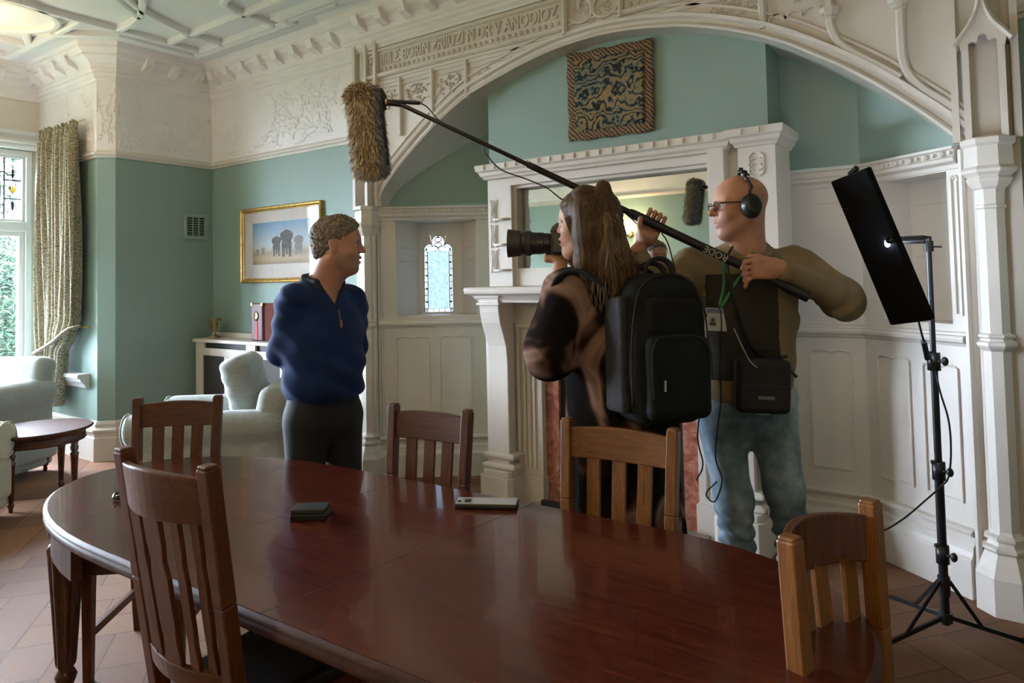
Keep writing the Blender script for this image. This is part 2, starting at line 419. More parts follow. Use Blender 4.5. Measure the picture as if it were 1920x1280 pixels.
for (u, v, a, L, c) in ((-4.5, 2.68, 1.75, .5, .5), (-4.55, 2.70, 2.2, .5, -.9), (-4.62, 2.72, 2.75, .62, -1.3), (-4.9, 2.85, 2.6, .45, 1.6), (-5.1, 2.8, 2.3, .4, -1.8),
                        (-4.45, 2.9, 2.0, .3, 1.4), (-4.75, 2.95, 1.2, .22, 1.5), (-5.35, 2.72, .5, .5, 1.2), (-5.5, 2.68, .15, .55, .5), (-4.95, 2.68, 1.5, .35, -1.0), (-5.9, 2.66, .3, .35, -.6)):
    spray(b, u, v, a, L, c, fz_A, upA)
for (u, v, a, L, c) in ((2.98, 2.66, 1.1, .55, .7), (2.98, 2.64, .7, .6, -.6), (3.0, 2.64, .35, .5, .9), (3.2, 2.75, .8, .45, -1.6), (3.4, 2.66, .9, .5, 1.8), (3.6, 2.64, 1.9, .5, -1.2), (3.62, 2.7, 1.2, .42, 1.6), (3.05, 2.85, 1.6, .3, -.9)):
    spray(b, u, v, a, L, c, fz_B, upB)
for (u, v, a, L, c) in ((-6.34, 2.68, 1.7, .5, .4), (-6.4, 2.7, 2.3, .3, -1), (-6.8, 3.0, 2.6, .25, 1.5)):
    spray(b, u, v, a, L, c, fz_C, upA)
dF = Vector((-.707, -.707, 0)); pF = Vector((X0, 2.945, 0))+Vector((.707, -.707, 0))*.013
def fz_F(u, v): u = min(max(u, .0), .14); v = min(max(v, 2.64), 3.18); return pF+dF*u+Vector((0, 0, v))
for (u, v, a, L, c) in ((.02, 2.68, 1.2, .5, .6), (.12, 2.7, 1.9, .4, -.7), (.03, 2.85, 1.3, .3, -.5)):
    spray(b, u, v, a, L, c, fz_F, Vector((.707, -.707, 0)), leaves=6, size=.045)
b.build('trim_5', M_PLAS, smooth=True, kind='structure')
# skirting boards
skirt = [(0, 0), (.035, 0), (.035, .19), (.028, .20), (.028, .235), (.045, .245), (.045, .26), (.02, .28), (.02, .305), (.01, .325), (0, .33)]
b = MB()
for rm in (ROOM, ROOM2[:1]+ROOM2[1:], ROOM3): b.sweep(rm, skirt)
b.build('baseboard_1', M_WHITE, kind='structure')
# ------------------------------------------------------------------ the inglenook arch
APX = [(712, 388), (720, 361), (736, 335), (756, 308), (799, 257), (842, 214), (880, 181), (900, 168), (947, 141), (994, 116), (1041, 95), (1087, 79), (1134, 66.5), (1197, 56.5), (1250, 53), (1285, 52), (1347, 57), (1410, 67.5), (1457, 80), (1492, 92), (1605, 141), (1717, 208), (1802, 270)]
AP = [ony(x, y, YF) for x, y in APX]
JL, JR = -3.855, -.16                                # jambs of the opening
SPR = 1.98
arch = [(JL, SPR)] + [(p.x, p.z) for p in AP] + [(JR, SPR)]
arch = [(p.x, p.y) for p in crv([(a, b_, 0) for a, b_ in arch], 5)]
poly = [(XP0, 0), (XP0, ZC), (XP1, ZC), (XP1, 0), (JR, 0)] + arch[::-1] + [(JL, 0)]
def fill(name, poly, y0, y1, m):
    me = bpy.data.meshes.new(name); bm = bmesh.new()
    vs = [bm.verts.new((x, y0, z)) for x, z in poly]
    f = bm.faces.new(vs); r_ = bmesh.ops.extrude_face_region(bm, geom=[f])
    bmesh.ops.translate(bm, vec=(0, y1-y0, 0), verts=[e for e in r_['geom'] if isinstance(e, bmesh.types.BMVert)])
    bmesh.ops.recalc_face_normals(bm, faces=bm.faces)
    bmesh.ops.triangulate(bm, faces=[f for f in bm.faces if len(f.verts) > 4]); bm.to_mesh(me); bm.free()
    me.materials.append(m); o = bpy.data.objects.new(name, me); link(o); o['kind'] = 'structure'; return o
fill('wall_arch', poly, YF, YA+.02, M_WHITE)
# soffit running back over the inglenook
b = MB(); off = [(x, z+.004) for x, z in arch]
b.sweepxz([(JL, 1.9)]+off+[(JR, 1.9)], [(0, YF+.12), (0, 4.6), (.05, 4.6), (.05, YF+.12)], 1.0)
b.build('trim_6', M_WHITE, kind='structure')
# mouldings around the arch
full = [(JL, .02)] + [(JL, z) for z in (.6, 1.2, 1.8)] + arch + [(JR, z) for z in (1.8, 1.2, .6)] + [(JR, .02)]
b = MB()
b.sweepxz(full, [(0, YF+.01), (0, YF-.022), (.012, YF-.03), (.024, YF-.022), (.03, YF-.008), (.048, YF-.008), (.056, YF-.03), (.075, YF-.036), (.082, YF-.018), (.088, YF)], 1.0)
b.sweepxz(arch[6:-6], [(.115, YF), (.118, YF-.014), (.132, YF-.014), (.136, YF)], 1.0)
b.build('trim_7', M_WHITE, smooth=False, kind='structure')
# inscription band, dots, panels
def wz(x, y, d=0): p = ony(x, y, YF-d); return (p.x, p.z)
b = MB()
def bar(pts, wd, d=.02, mid=.006):
    b.sweepxz(pts, [(-wd/2, YF), (-wd/2, YF-d*.6), (-wd/4, YF-d), (wd/4, YF-d), (wd/2, YF-d*.6), (wd/2, YF)])
L0, L1 = wz(690, 147), wz(1064, 54)
zb = (L0[1]+L1[1])/2; XI0 = wz(682, 120)[0]; XI1 = wz(1062, 40)[0]
zt = COR-.05
bar([(XI0, zb), (XI1, zb)], .035, .03); bar([(XI0-.03, zb-.055), (XI1, zb-.055)], .03, .014)
bar([(XI0, zt-.02), (XI1, zt-.02)], .03, .02)
bar([(XI0, zb), (XI0, zt)], .025, .03); bar([(XI1, zb-.05), (XI1, zt)], .035, .045)
XK1 = wz(1166, 20)[0]; bar([(XK1, zb-.03), (XK1, zt)], .03, .04); XI2 = wz(1440, 20)[0]
bar([(XK1, zb), (XI2+.3, zb)], .035, .03); bar([(XK1, zb-.055), (XI2+.3, zb-.055)], .03, .014); bar([(XK1, zt-.02), (XP1, zt-.02)], .03, .02)
x = XI0+.05
while x < XI1-.05: b.sphere((x, YF-.004, zb+.042), (.012, .014, .014), 8, 6); x += .047
x = XK1+.06
while x < XI2: b.sphere((x, YF-.004, zb+.042), (.012, .014, .014), 8, 6); x += .047
# mullions left of the key block
for px, y0, y1 in ((752, 146, 255), (812, 133, 240), (876, 118, 185)):
    X = wz(px, y0)[0]; zlo = wz(px, y1)[1]; bar([(X, zlo), (X, zb-.05)], .032, .028)
bar([(XI0+.02, zb-.10), (wz(960, 95)[0], zb-.10)], .012, .014)
# cusped tracery heads in the panels
def cusps(xa, xb, z, n, s=1):
    wd = (xb-xa)/n
    for k in range(n):
        c = xa+(k+.5)*wd; pts = [(c+math.cos(t)*wd*.5, z+math.sin(t)*wd*.42*s) for t in np.linspace(math.pi, 0, 9)]
        b.sweepxz(pts, [(-.006, YF), (-.004, YF-.014), (.004, YF-.014), (.006, YF)])
def foliage(cx, cz, rx, rz, n, s=.02):
    for k in range(n):
        a = random.uniform(0, 6.28); q = math.sqrt(random.random()); x_ = cx+rx*q*math.cos(a); z_ = cz+rz*q*math.sin(a)
        da = random.uniform(0, 6.28)
        leaf(b, (x_, z_), (math.cos(da), math.sin(da)), s*random.uniform(.9, 1.8), s*.36, lambda u_, v_: Vector((u_, YF-.001, v_)), Vector((0, -1.3, 0)))
        if k % 3 == 0: b.sphere((x_, YF-.004, z_), (.008, .012, .008), 6, 5)
xs = [XI0+.03]+[wz(px, 130)[0] for px in (752, 812, 876)]+[wz(945, 100)[0]]
for i in range(4):
    xa, xb = xs[i]+.02, xs[i+1]-.02
    if i == 3: foliage(xa+.09, zb-.17, .1, .05, 24); continue
    cusps(xa, xb, zb-.27, 3); foliage((xa+xb)/2, zb-.175, (xb-xa)*.48, .055, 42)
# key block of scrolling leaves above the crown
kc = ((XI1+XK1)/2, zb+.09)
for sx in (-1, 1):
    pts = [(kc[0]+sx*(.02+.085*t/3.6)*math.cos(t*1.6)+sx*.07, kc[1]+.05*math.sin(t*1.6)*(1+.2*t)) for t in np.linspace(0, 3.6, 26)]
    b.tube([(p[0], YF-.01, p[1]) for p in pts], .013, 6)
foliage(kc[0], kc[1], (XK1-XI1)*.42, .10, 70, .028)
# right spandrel: foliage, mullions with little capitals and curved feet
foliage(wz(1375, 12)[0], wz(1375, 14)[1], .13, .055, 60, .024)
Xm = wz(1431, 30)[0]; bar([(Xm, wz(1431, 55)[1]), (Xm, zt)], .04, .03)
def rib2(pts): bar([(p.x, p.y) for p in crv([(*wz(x, y), 0) for x, y in pts], 6)], .04, .032)
rib2([(1556, -60), (1556, 25), (1560, 55), (1574, 80), (1600, 99), (1640, 119), (1690, 146)])
rib2([(1686, -60), (1690, 60), (1694, 112), (1706, 142), (1733, 168), (1772, 192), (1822, 226)])
for px, py in ((1557, 22), (1686, 3)):
    X, Z = wz(px, py); Mx = Matrix.Translation((X, YF-.012, Z))
    b.lathe([(.02, -.045), (.035, -.035), (.03, -.022), (.045, -.012), (.05, 0), (.05, .012), (.035, .018)], 8, Mx, ang0=math.pi/8)
xa, xb = Xm+.03, wz(1548, 20)[0]-.02; cusps(xa, xb, wz(1480, 25)[1]-.03, 3, 1.0); foliage((xa+xb)/2, wz(1480, 0)[1]+.03, (xb-xa)*.45, .05, 40)
b.build('trim_8', M_WHITE, kind='structure')
# raised letters of the inscription
def letters(txt, x0, x1, z, h, name):
    c = bpy.data.curves.new(name, 'FONT'); c.body = txt; c.size = h*1.35; c.extrude = .006; c.bevel_depth = .002; c.align_x = 'LEFT'
    o = bpy.data.objects.new(name, c); link(o); bpy.context.view_layer.update()
    wd = max(.01, o.dimensions.x); o.scale = ((x1-x0)/wd, 1, 1); o.rotation_euler = (math.radians(90), 0, 0); o.location = (x0, YF-.006, z)
    c.materials.append(M_WHITE); return to_mesh(o, 'structure')
letters('ΣV IIIII Σ BORIN ZRIIUZI N DR V ANODIOZ', XI0+.06, XI1-.06, zb+.078, .085, 'trim_9')
letters('DIIRNOI', XK1+.05, XI2, zb+.078, .085, 'trim_10')

# piers with octagonal shafts, capitals and plinths
def pier(xc, num):
    b = MB(); a0 = math.pi/8; Y = YF-.03; k = 1/math.cos(a0)
    M = Matrix.Translation((xc, Y, 0))
    R = lambda r: r*k
    prof = [(R(.115), 0), (R(.115), .155), (R(.108), .17), (R(.10), .185), (R(.092), .21), (R(.075), .245), (R(.078), .252), (R(.086), .258), (R(.086), .270), (R(.068), .278), (R(.064), .296), (R(.078), .302), (R(.078), .314), (R(.058), .322), (R(.050), .335),
            (R(.050), 1.095), (R(.066), 1.11), (R(.072), 1.12), (R(.072), 1.133), (R(.058), 1.14), (R(.056), 1.15), (R(.066), 1.155), (R(.066), 1.165), (R(.050), 1.172), (R(.050), 1.705), (R(.057), 1.712), (R(.057), 1.72), (R(.050), 1.727),
            (R(.054), 1.79), (R(.066), 1.80), (R(.080), 1.822), (R(.086), 1.835), (R(.078), 1.845), (R(.098), 1.862), (R(.102), 1.875), (R(.090), 1.89), (R(.088), 1.975), (R(.100), 1.985), (R(.100), 2.008), (R(.085), 2.016)]
    b.lathe(prof, 8, M, ang0=a0)
    # canopied niche above
    y0 = Y-.065
    b.box(xc-.078, xc-.052, y0, YF, 2.01, 2.45); b.box(xc+.052, xc+.078, y0, YF, 2.01, 2.45); b.box(xc-.06, xc+.06, YF-.015, YF, 2.01, 2.7)
    for s_ in (-1, 1):                              # ogee hood
        pts = [(xc+s_*q, z) for q, z in ((.105, 2.425), (.090, 2.445), (.068, 2.475), (.046, 2.505), (.028, 2.54), (.014, 2.58), (.009, 2.64), (.007, 2.95))]
        b.sweepxz([(p.x, p.y) for p in crv([(p[0], p[1], 0) for p in pts], 4)], [(-.011, YF), (-.011, y0-.005), (0, y0-.018), (.011, y0-.005), (.011, YF)])
    arcp = [(xc-.054, 2.40)]+[(xc-.038+.016*math.cos(t), 2.418+.016*math.sin(t)) for t in np.linspace(3.3, .6, 6)]+[(xc+.017*math.cos(t), 2.443+.019*math.sin(t)) for t in np.linspace(3.4, -.25, 8)]+[(xc+.038+.016*math.cos(t), 2.418+.016*math.sin(t)) for t in np.linspace(2.5, -.2, 6)]+[(xc+.054, 2.40), (xc+.08, 2.40), (xc+.085, 2.43), (xc+.05, 2.49), (xc+.012, 2.56), (xc, 2.59), (xc-.012, 2.56), (xc-.05, 2.49), (xc-.085, 2.43), (xc-.08, 2.40)]
    b.prism(arcp, y0-.004, y0+.02)
    for s_ in (-1, 1): b.box(xc+s_*.112-.014, xc+s_*.112+.014, YF-.045, YF, 2.01, COR)
    b.box(xc-.018, xc+.018, YF-.04, YF, 2.60, COR)
    b.build('trim_%d' % num, M_WHITE, kind='structure')
PLX, PRX = ony(685, 620, YF-.06).x, ony(1868, 620, YF-.06).x
pier(PLX, 11); pier(PRX, 12)
# ------------------------------------------------------------------ inside the inglenook
def frame(o, ux, uy):                               # local x along (ux,uy), local y into the wall
    return Matrix(((ux, -uy, 0, o[0]), (uy, ux, 0, o[1]), (0, 0, 1, 0), (0, 0, 0, 1)))
ML = frame((JL-.01, 3.745), .8, .6); MR = frame((-.62, 4.09), .8, -.6); MBk = frame((-1.02, 4.09), 1, 0)
def uz(M, px, py, dep=0.0):
    n = (M.to_3x3() @ Vector((0, 1, 0))); p0 = M @ Vector((0, dep, 0)); q = M.inverted() @ onpl(px, py, p0, n); return q.x, q.z
def holed(b, u0, u1, z0, z1, h, M, th=.03):
    """wall slab with a rectangular hole h=(ua,ub,za,zb)"""
    ua, ub, za, zb_ = h
    b.box(u0, ua, 0, th, z0, z1, M); b.box(ub, u1, 0, th, z0, z1, M); b.box(ua, ub, 0, th, z0, za, M); b.box(ua, ub, 0, th, zb_, z1, M)
CZ0, CZ1 = 1.925, 2.005                              # niche cornice
REC = (uz(ML, 742, 500)[0], uz(ML, 894, 500)[0], 1.185, 1.905)
b = MB(); b.box(JL-.06, JL+.004, YF+.006, YF+.12, 0, 1.97); holed(b, -.03, 1.4, 0, CZ0+.03, REC, ML)
# splayed recess with back panel and window opening
DEP = .26; ba, bb = uz(ML, 786, 500, DEP)[0], uz(ML, 866, 500, DEP)[0]
wa, wb_ = uz(ML, 795, 500, DEP)[0], uz(ML, 849, 500, DEP)[0]; wz0, wz1 = uz(ML, 820, 585, DEP)[1], uz(ML, 822, 441, DEP)[1]
za, zb2 = REC[2], REC[3]
b.add([(REC[0], .03, za), (ba, DEP, za), (ba, DEP, zb2), (REC[0], .03, zb2)], [(0, 1, 2, 3)], ML)
b.add([(REC[1], .03, za), (bb, DEP, za), (bb, DEP, zb2), (REC[1], .03, zb2)], [(0, 1, 2, 3)], ML)
b.add([(REC[0], .03, zb2), (ba, DEP, zb2), (bb, DEP, zb2), (REC[1], .03, zb2)], [(0, 1, 2, 3)], ML)
b.add([(REC[0], .03, za), (ba, DEP, za), (bb, DEP, za), (REC[1], .03, za)], [(0, 1, 2, 3)], ML)
wc = (wa+wb_)/2; hw = (wb_-wa)/2; zs = wz1-.115      # shoulder height
def winpoly(s=0.0):
    """outline of the lancet: shoulders + trefoil top"""
    h_ = hw-s; P = [(wc-h_, wz0+s), (wc-h_, zs)]
    P += [(wc-h_+.055-.055*math.cos(t), zs+.05*math.sin(t)*(1-s*8)) for t in np.linspace(.3, 1.35, 5)]
    P += [(wc+.052*(1-s*8)*math.cos(t), wz1-.052+.052*(1-s*8)*math.sin(t)) for t in np.linspace(math.pi+.55, -.55, 15)]
    P += [(wc+h_-.055+.055*math.cos(t), zs+.05*math.sin(t)*(1-s*8)) for t in np.linspace(1.35, .3, 5)]
    P += [(wc+h_, zs), (wc+h_, wz0+s)]; return P
wp = winpoly()
outer = [(ba-.02, za-.02), (ba-.02, zb2+.02), (bb+.02, zb2+.02), (bb+.02, za-.02)]
# back board with the hole as a triangulated strip between outer rectangle and outline
n0 = len(wp); vs = [(p[0], DEP, p[1]) for p in wp]; ov = []
for p in wp:
    dx, dz = p[0]-wc, p[1]-(wz0+wz1)/2; k = 9e9
    if abs(dx) > 1e-6: k = min(k, ((bb+.02-wc) if dx > 0 else (wc-ba+.02))/abs(dx))
    if abs(dz) > 1e-6: k = min(k, ((zb2+.02-(wz0+wz1)/2) if dz > 0 else ((wz0+wz1)/2-za+.02))/abs(dz))
    ov.append((wc+dx*k, DEP, (wz0+wz1)/2+dz*k))
bk = [(p[0], DEP+.05, p[2]) for p in vs]
b.add(vs+ov+bk, [(i, (i+1) % n0, n0+(i+1) % n0, n0+i) for i in range(n0)]+[(i, (i+1) % n0, 2*n0+(i+1) % n0, 2*n0+i) for i in range(n0)], ML)
for q_ in ((ba-.05, wc-hw, za-.05, zb2+.05), (wc+hw, bb+.05, za-.05, zb2+.05), (wc-hw, wc+hw, za-.05, wz0), (wc-hw, wc+hw, wz1, zb2+.05)): b.box(q_[0], q_[1], DEP-.002, DEP+.06, q_[2], q_[3], ML)
b.add([(ba-.02, DEP, za-.02), (ba-.02, DEP, zb2+.02), (ba-.02, DEP+.01, zb2), (ba+.0, DEP, za)], [(0, 1, 2, 3)], ML)
for z in (1.60, 1.70):                               # little moulded strips on the splays
    b.tube([ML @ Vector((REC[0]+.04, .07, z)), ML @ Vector((ba-.02, DEP-.03, z))], .006, 6); b.tube([ML @ Vector((REC[1]-.04, .07, z)), ML @ Vector((bb+.02, DEP-.03, z))], .006, 6)
# right diagonal with its own recess
RR = (.13, uz(MR, 1780, 450)[0], 1.20, 1.90); holed(b, -.02, .62, 0, CZ0+.03, RR, MR)
b.box(RR[0]-.02, RR[1]+.02, .20, .22, 1.15, 1.95, MR); b.box(RR[0]-.02, RR[0], .02, .21, RR[2], RR[3], MR); b.box(RR[1], RR[1]+.02, .02, .21, RR[2], RR[3], MR); b.box(RR[0], RR[1], .02, .21, RR[2]-.02, RR[2], MR); b.box(RR[0], RR[1], .02, .21, RR[3], RR[3]+.02, MR)
b.box(0, .42, 0, .03, 0, CZ0+.03, MBk)
b.build('wall_niche', M_WHITE, kind='structure')
# green upper walls of the inglenook
b = MB(); b.box(-.03, 1.4, .012, .06, CZ1-.03, 3.2, ML); b.box(-.02, .62, .012, .06, CZ1-.03, 3.2, MR); b.box(-.02, .42, .012, .06, CZ1-.03, 3.2, MBk)
b.build('wall_inglenook', M_GREEN, kind='structure')
BX0, BX1, BY = -2.87, -1.01, 3.835
MB().box(BX0, BX1, BY, 4.7, 0, 3.3).build('wall_chimney', M_GREEN, kind='structure')
# cornice + rails + panels
PL = [(JL-.01, 3.745), (JL-.01+1.38*.8, 3.745+1.38*.6)]; PR = [(-.15, 3.745-.0), (-.62, 4.09), (-1.02, 4.09)]
cprof = [(0, CZ0-.02), (.015, CZ0-.02), (.02, CZ0), (.045, CZ0+.012), (.05, CZ0+.028), (.04, CZ0+.035), (.04, CZ0+.062), (.052, CZ0+.068), (.052, CZ0+.08), (0, CZ0+.083)]
rprof = [(0, 1.10), (.012, 1.102), (.02, 1.115), (.036, 1.122), (.04, 1.135), (.036, 1.148), (.02, 1.152), (.02, 1.163), (0, 1.168)]
bprof = [(0, 0), (.05, 0), (.05, .165), (.04, .18), (.032, .20), (.032, .22), (.02, .235), (.02, .265), (.04, .272), (.045, .285), (.03, .295), (0, .30)]
b = MB()
for P, s in ((PL, -1), (PR, 1)):
    for pr in (cprof, rprof, bprof): b.sweep(P, pr, side=s)
for M, u0, u1 in ((ML, .04, .98), (MR, .02, .57)):   # carved beads in the cornice hollow
    u = u0
    while u < u1:
        b.sphere((u, -.045, CZ0+.048), (.016, .012, .014), 8, 6, M); b.box(u+.03, u+.045, -.05, -.03, CZ0+.04, CZ0+.056, M); u += .085
def panel(M, u0, u1, z0, z1):
    for x0, x1, a, c in ((u0, u0+.008, z0, z1), (u1-.008, u1, z0, z1), (u0, u1, z0, z0+.008)): b.box(x0, x1, -.010, 0, a, c, M)
    n = 14; pts = [M @ Vector((u0+(u1-u0)*k/n, -.004, z1+.010*math.sin(math.pi*2*(k/n if k/n < .5 else 1-k/n)*1.0)-(.014 if k in (0, n) else 0))) for k in range(n+1)]
    b.tube(pts, .006, 6)
for a_, c_ in ((743, 806), (824, 884)): panel(ML, uz(ML, a_, 700)[0], uz(ML, c_, 700)[0], .36, 1.02)
panel(MBk, .12, .33, .40, 1.02); panel(MR, .07, .27, .40, 1.01); panel(MR, .34, .53, .40, 1.0)
panel(MR, RR[1]+.02, .57, 1.24, 1.86)
for u_, z_ in ((.1, 1.45), (.1, 1.82)): b.box(u_, u_+.22, -.006, 0, z_, z_+.008, MBk)
for z_ in (1.30, 1.52, 1.78): b.box(RR[0]+.03, RR[1]-.03, .19, .2, z_, z_+.008, MR)
for u_ in (.02,): b.box(u_, u_+.01, -.008, 0, .3, 1.9, ML)
b.build('trim_13', M_WHITE, kind='structure')
for M, u in ((MR, .585), (ML, .015)):                # little carved corbel ends of the cornice
    pass

# leaded lancet window
def glass(name, tint, rough=0.0, spec=.04):
    m = bpy.data.materials.new(name); m.use_nodes = True; N = m.node_tree.nodes; L = m.node_tree.links; N.clear()
    out = N.new('ShaderNodeOutputMaterial'); tr = N.new('ShaderNodeBsdfTransparent'); tr.inputs[0].default_value = (*tint, 1)
    gl = N.new('ShaderNodeBsdfGlossy'); gl.inputs['Roughness'].default_value = .03; mx = N.new('ShaderNodeMixShader'); mx.inputs[0].default_value = spec
    L.new(tr.outputs[0], mx.inputs[1]); L.new(gl.outputs[0], mx.inputs[2]); L.new(mx.outputs[0], out.inputs[0]); return m
G_CLEAR = glass('clear_glass', (.93, .95, .95)); G_BLUE = glass('pale_blue_glass', (.010, .014, .020)); G_WHITE = glass('milky_glass', (.017, .0185, .018))
G_YEL = glass('amber_glass', (.09, .06, .01)); M_LEAD = mat('lead_came', (.035, .04, .05), .5, .6)
# streaky pale glass for the lancet
N = G_BLUE.node_tree.nodes; L = G_BLUE.node_tree.links
tc = N.new('ShaderNodeTexCoord'); nz = N.new('ShaderNodeTexNoise'); nz.inputs['Scale'].default_value = 45; nz.inputs['Detail'].default_value = 3; L.new(tc.outputs['Object'], nz.inputs[0])
rp = N.new('ShaderNodeValToRGB'); rp.color_ramp.elements[0].color = (.0065, .0092, .0135, 1); rp.color_ramp.elements[1].color = (.0098, .0125, .016, 1); rp.color_ramp.elements[0].position = .38; rp.color_ramp.elements[1].position = .62
L.new(nz.outputs[0], rp.inputs[0]); L.new(rp.outputs[0], [n for n in N if n.type == 'BSDF_TRANSPARENT'][0].inputs[0])
win = bpy.data.objects.new('window_1', None); link(win); win['kind'] = 'structure'
b = MB(); inn = winpoly(.028); n1 = len(inn); yg = DEP+.012
b.add([(wc-hw+.028, yg, wz0+.028), (wc-hw+.028, yg, zs-.012), (wc+hw-.028, yg, zs-.012), (wc+hw-.028, yg, wz0+.028)], [(0, 1, 2, 3)], ML); b.build('pane', G_BLUE, win)
b = MB(); cx_, cz_ = wc, (wz0+zs)/2
rect = [(wc-hw+.028, wz0+.028), (wc-hw+.028, zs-.012), (wc+hw-.028, zs-.012), (wc+hw-.028, wz0+.028)]
vs = [(x, yg, z) for x, z in wp]; full_ = [(x, yg, z) for x, z in wp]
# border ring: left, right, bottom and head pieces
b.add([(wc-hw, yg, wz0), (wc-hw, yg, zs), (wc-hw+.028, yg, zs), (wc-hw+.028, yg, wz0)], [(0, 1, 2, 3)], ML)
b.add([(wc+hw, yg, wz0), (wc+hw, yg, zs), (wc+hw-.028, yg, zs), (wc+hw-.028, yg, wz0)], [(0, 1, 2, 3)], ML)
b.add([(wc-hw, yg, wz0), (wc+hw, yg, wz0), (wc+hw, yg, wz0+.028), (wc-hw, yg, wz0+.028)], [(0, 1, 2, 3)], ML)
hd = [p for p in wp if p[1] >= zs-.001]; b.add([(x, yg, z) for x, z in [(wc-hw, zs-.012)]+hd+[(wc+hw, zs-.012)]], [list(range(len(hd)+2))], ML)
b.build('border_glass', G_WHITE, win)
b = MB(); cl = [ML @ Vector((x, yg-.003, z)) for x, z in wp]; b.tube(cl, .004, 5, closed=True)
cl2 = [ML @ Vector((x, yg-.003, z)) for x, z in rect]; b.tube(cl2, .0035, 5, closed=True)
sm = [ML @ Vector((x, yg-.003, z)) for x, z in [(wc-hw+.014, wz0+.014), (wc-hw+.014, zs), (wc-hw+.03, zs+.03), (wc-.01, zs+.03), (wc, zs+.01), (wc+.01, zs+.03), (wc+hw-.03, zs+.03), (wc+hw-.014, zs), (wc+hw-.014, wz0+.014)]]; b.tube(sm, .0022, 4, closed=True)
z = wz0+.03
while z < zs:
    for s in (-1, 1): b.tube([ML @ Vector((wc+s*hw, yg-.003, z)), ML @ Vector((wc+s*(hw-.028), yg-.003, z))], .0025, 4)
    z += .052
for k in range(5): x = wc-hw+hw*2*(k+.5)/5; b.tube([ML @ Vector((x, yg-.003, wz0)), ML @ Vector((x, yg-.003, wz0+.028))], .0025, 4)
for s in (-1, 1):
    b.tube([ML @ Vector((wc+s*(.03*math.sin(t*2.2)), yg-.003, wz1-.012-t*.03)) for t in np.linspace(0, 3, 14)], .003, 4)
    b.tube([ML @ Vector((wc+s*(.03+.03*math.cos(t)), yg-.003, zs+.01+.02*math.sin(t))) for t in np.linspace(0, 4.5, 10)], .0025, 4)
b.build('lead', M_LEAD, win)
b = MB()
z = wz0+.03; k = 0
while z < zs-.04:
    for s in (-1, 1):
        if k % 2 == 0: b.box(wc+s*(hw-.02)-.006, wc+s*(hw-.02)+.006, yg-.004, yg-.002, z+.045, z+.058, ML)
    z += .052; k += 1
b.box(wc-.008, wc+.008, yg-.004, yg-.002, wz1-.02, wz1-.006, ML)
b.build('yellow_glass', G_YEL, win)

# ------------------------------------------------------------------ fireplace
fp = empty('fireplace', (-1.94, BY, 0)); tag(fp, 'white painted fireplace surround with mirrored overmantel and pink marble slips', 'fireplace')
FM = Matrix.Translation((1.94, -BY, 0))             # world -> local
class WB(MB):                                        # builder in world coordinates for the fireplace
    def build(s, name, mat, parent=None, **k):
        s.v = [FM @ p for p in s.v]; return MB.build(s, name, mat, parent, **k)
SH = 1.400; SY = 3.50; sx0, sx1 = -2.845, -1.02
b = WB(); path = [(sx0+.03, BY), (sx0+.03, SY+.04), (sx1-.03, SY+.04), (sx1-.03, BY)]
b.sweep(path, [(-.9, SH-.05), (.0, SH-.055), (.012, SH-.048), (.03, SH-.042), (.034, SH-.03), (.036, SH-.012), (.03, SH-.002), (.02, SH), (-.3, SH)], side=-1, capends=True)
b.box(sx0+.03, sx1-.03, SY+.04, BY, SH-.052, SH-.001)
b.sweep([(sx0+.06, BY), (sx0+.06, SY+.10), (sx1-.06, SY+.10), (sx1-.06, BY)], [(0, SH-.10), (.012, SH-.10), (.018, SH-.085), (.045, SH-.055), (0, SH-.05)], side=-1)
b.build('mantel_shelf', M_WHITE, fp)
for s, xa in ((1, -2.775), (-1, -1.09)):             # corbelled columns
    xb = xa+s*.15; x0, x1 = min(xa, xb), max(xa, xb); b = WB()
    prof = [(3.72, .22), (3.66, .22), (3.66, .92), (3.65, 1.02), (3.62, 1.10), (3.59, 1.17), (3.575, 1.24), (3.57, 1.30), (3.57, 1.345), (3.72, 1.345)]
    b.prism(prof, x0, x1, plane='yz')
    b.box(x0-.05*(s > 0), x1+.05*(s < 0), 3.70, BY, .22, 1.345)
    b.box(x0-.015, x1+.015, 3.555, BY, 1.285, 1.30); b.box(x0-.02, x1+.02, 3.55, BY, 1.33, 1.35)
    for z0, dd in ((.235, .03), (.30, .022)): b.sweep([(x0-.03, 3.80), (x0-.03, 3.655), (x1+.03, 3.655), (x1+.03, 3.80)], [(-.03, z0), (dd*.3, z0), (dd*.7, z0+.012), (dd*.7, z0+.028), (0, z0+.038), (-.03, z0+.04)], side=-1)
    b.prism([(x0-.055, 3.81), (x0-.055, 3.62), (x0-.03, 3.59), (x1+.03, 3.59), (x1+.055, 3.62), (x1+.055, 3.81)], 0, .20, plane='xy')
    b.prism([(x0-.035, 3.81), (x0-.035, 3.635), (x0-.02, 3.61), (x1+.02, 3.61), (x1+.035, 3.635), (x1+.035, 3.81)], .20, .235, plane='xy')
    b.build('pilaster', M_WHITE, fp, bevel=.004)
b = WB()                                             # frieze and inner frame
FX0, FX1 = -2.60, -1.26
b.box(FX0-.03, FX1+.03, 3.74, BY, 1.16, SH-.05)
for xa, xb in ((FX0, FX0+.165), (FX1-.165, FX1)):
    b.box(xa, xb, 3.76, BY, 0, 1.2); b.box(xa-.01, xb+.01, 3.74, BY, 0, .20)
    for k in range(3): b.box(xa+.035+k*.035, xa+.048+k*.035, 3.748, 3.76, .24, 1.06)
b.box(FX0, FX1, 3.76, BY, 1.06, 1.2); b.box(FX0-.015, FX1+.015, 3.735, 3.77, 1.135, 1.16)
b.box(FX0-.012, FX0+.012, 3.735, 3.77, .2, 1.15); b.box(FX1-.012, FX1+.012, 3.735, 3.77, .2, 1.15)
b.build('surround_panel', M_WHITE, fp, bevel=.003)
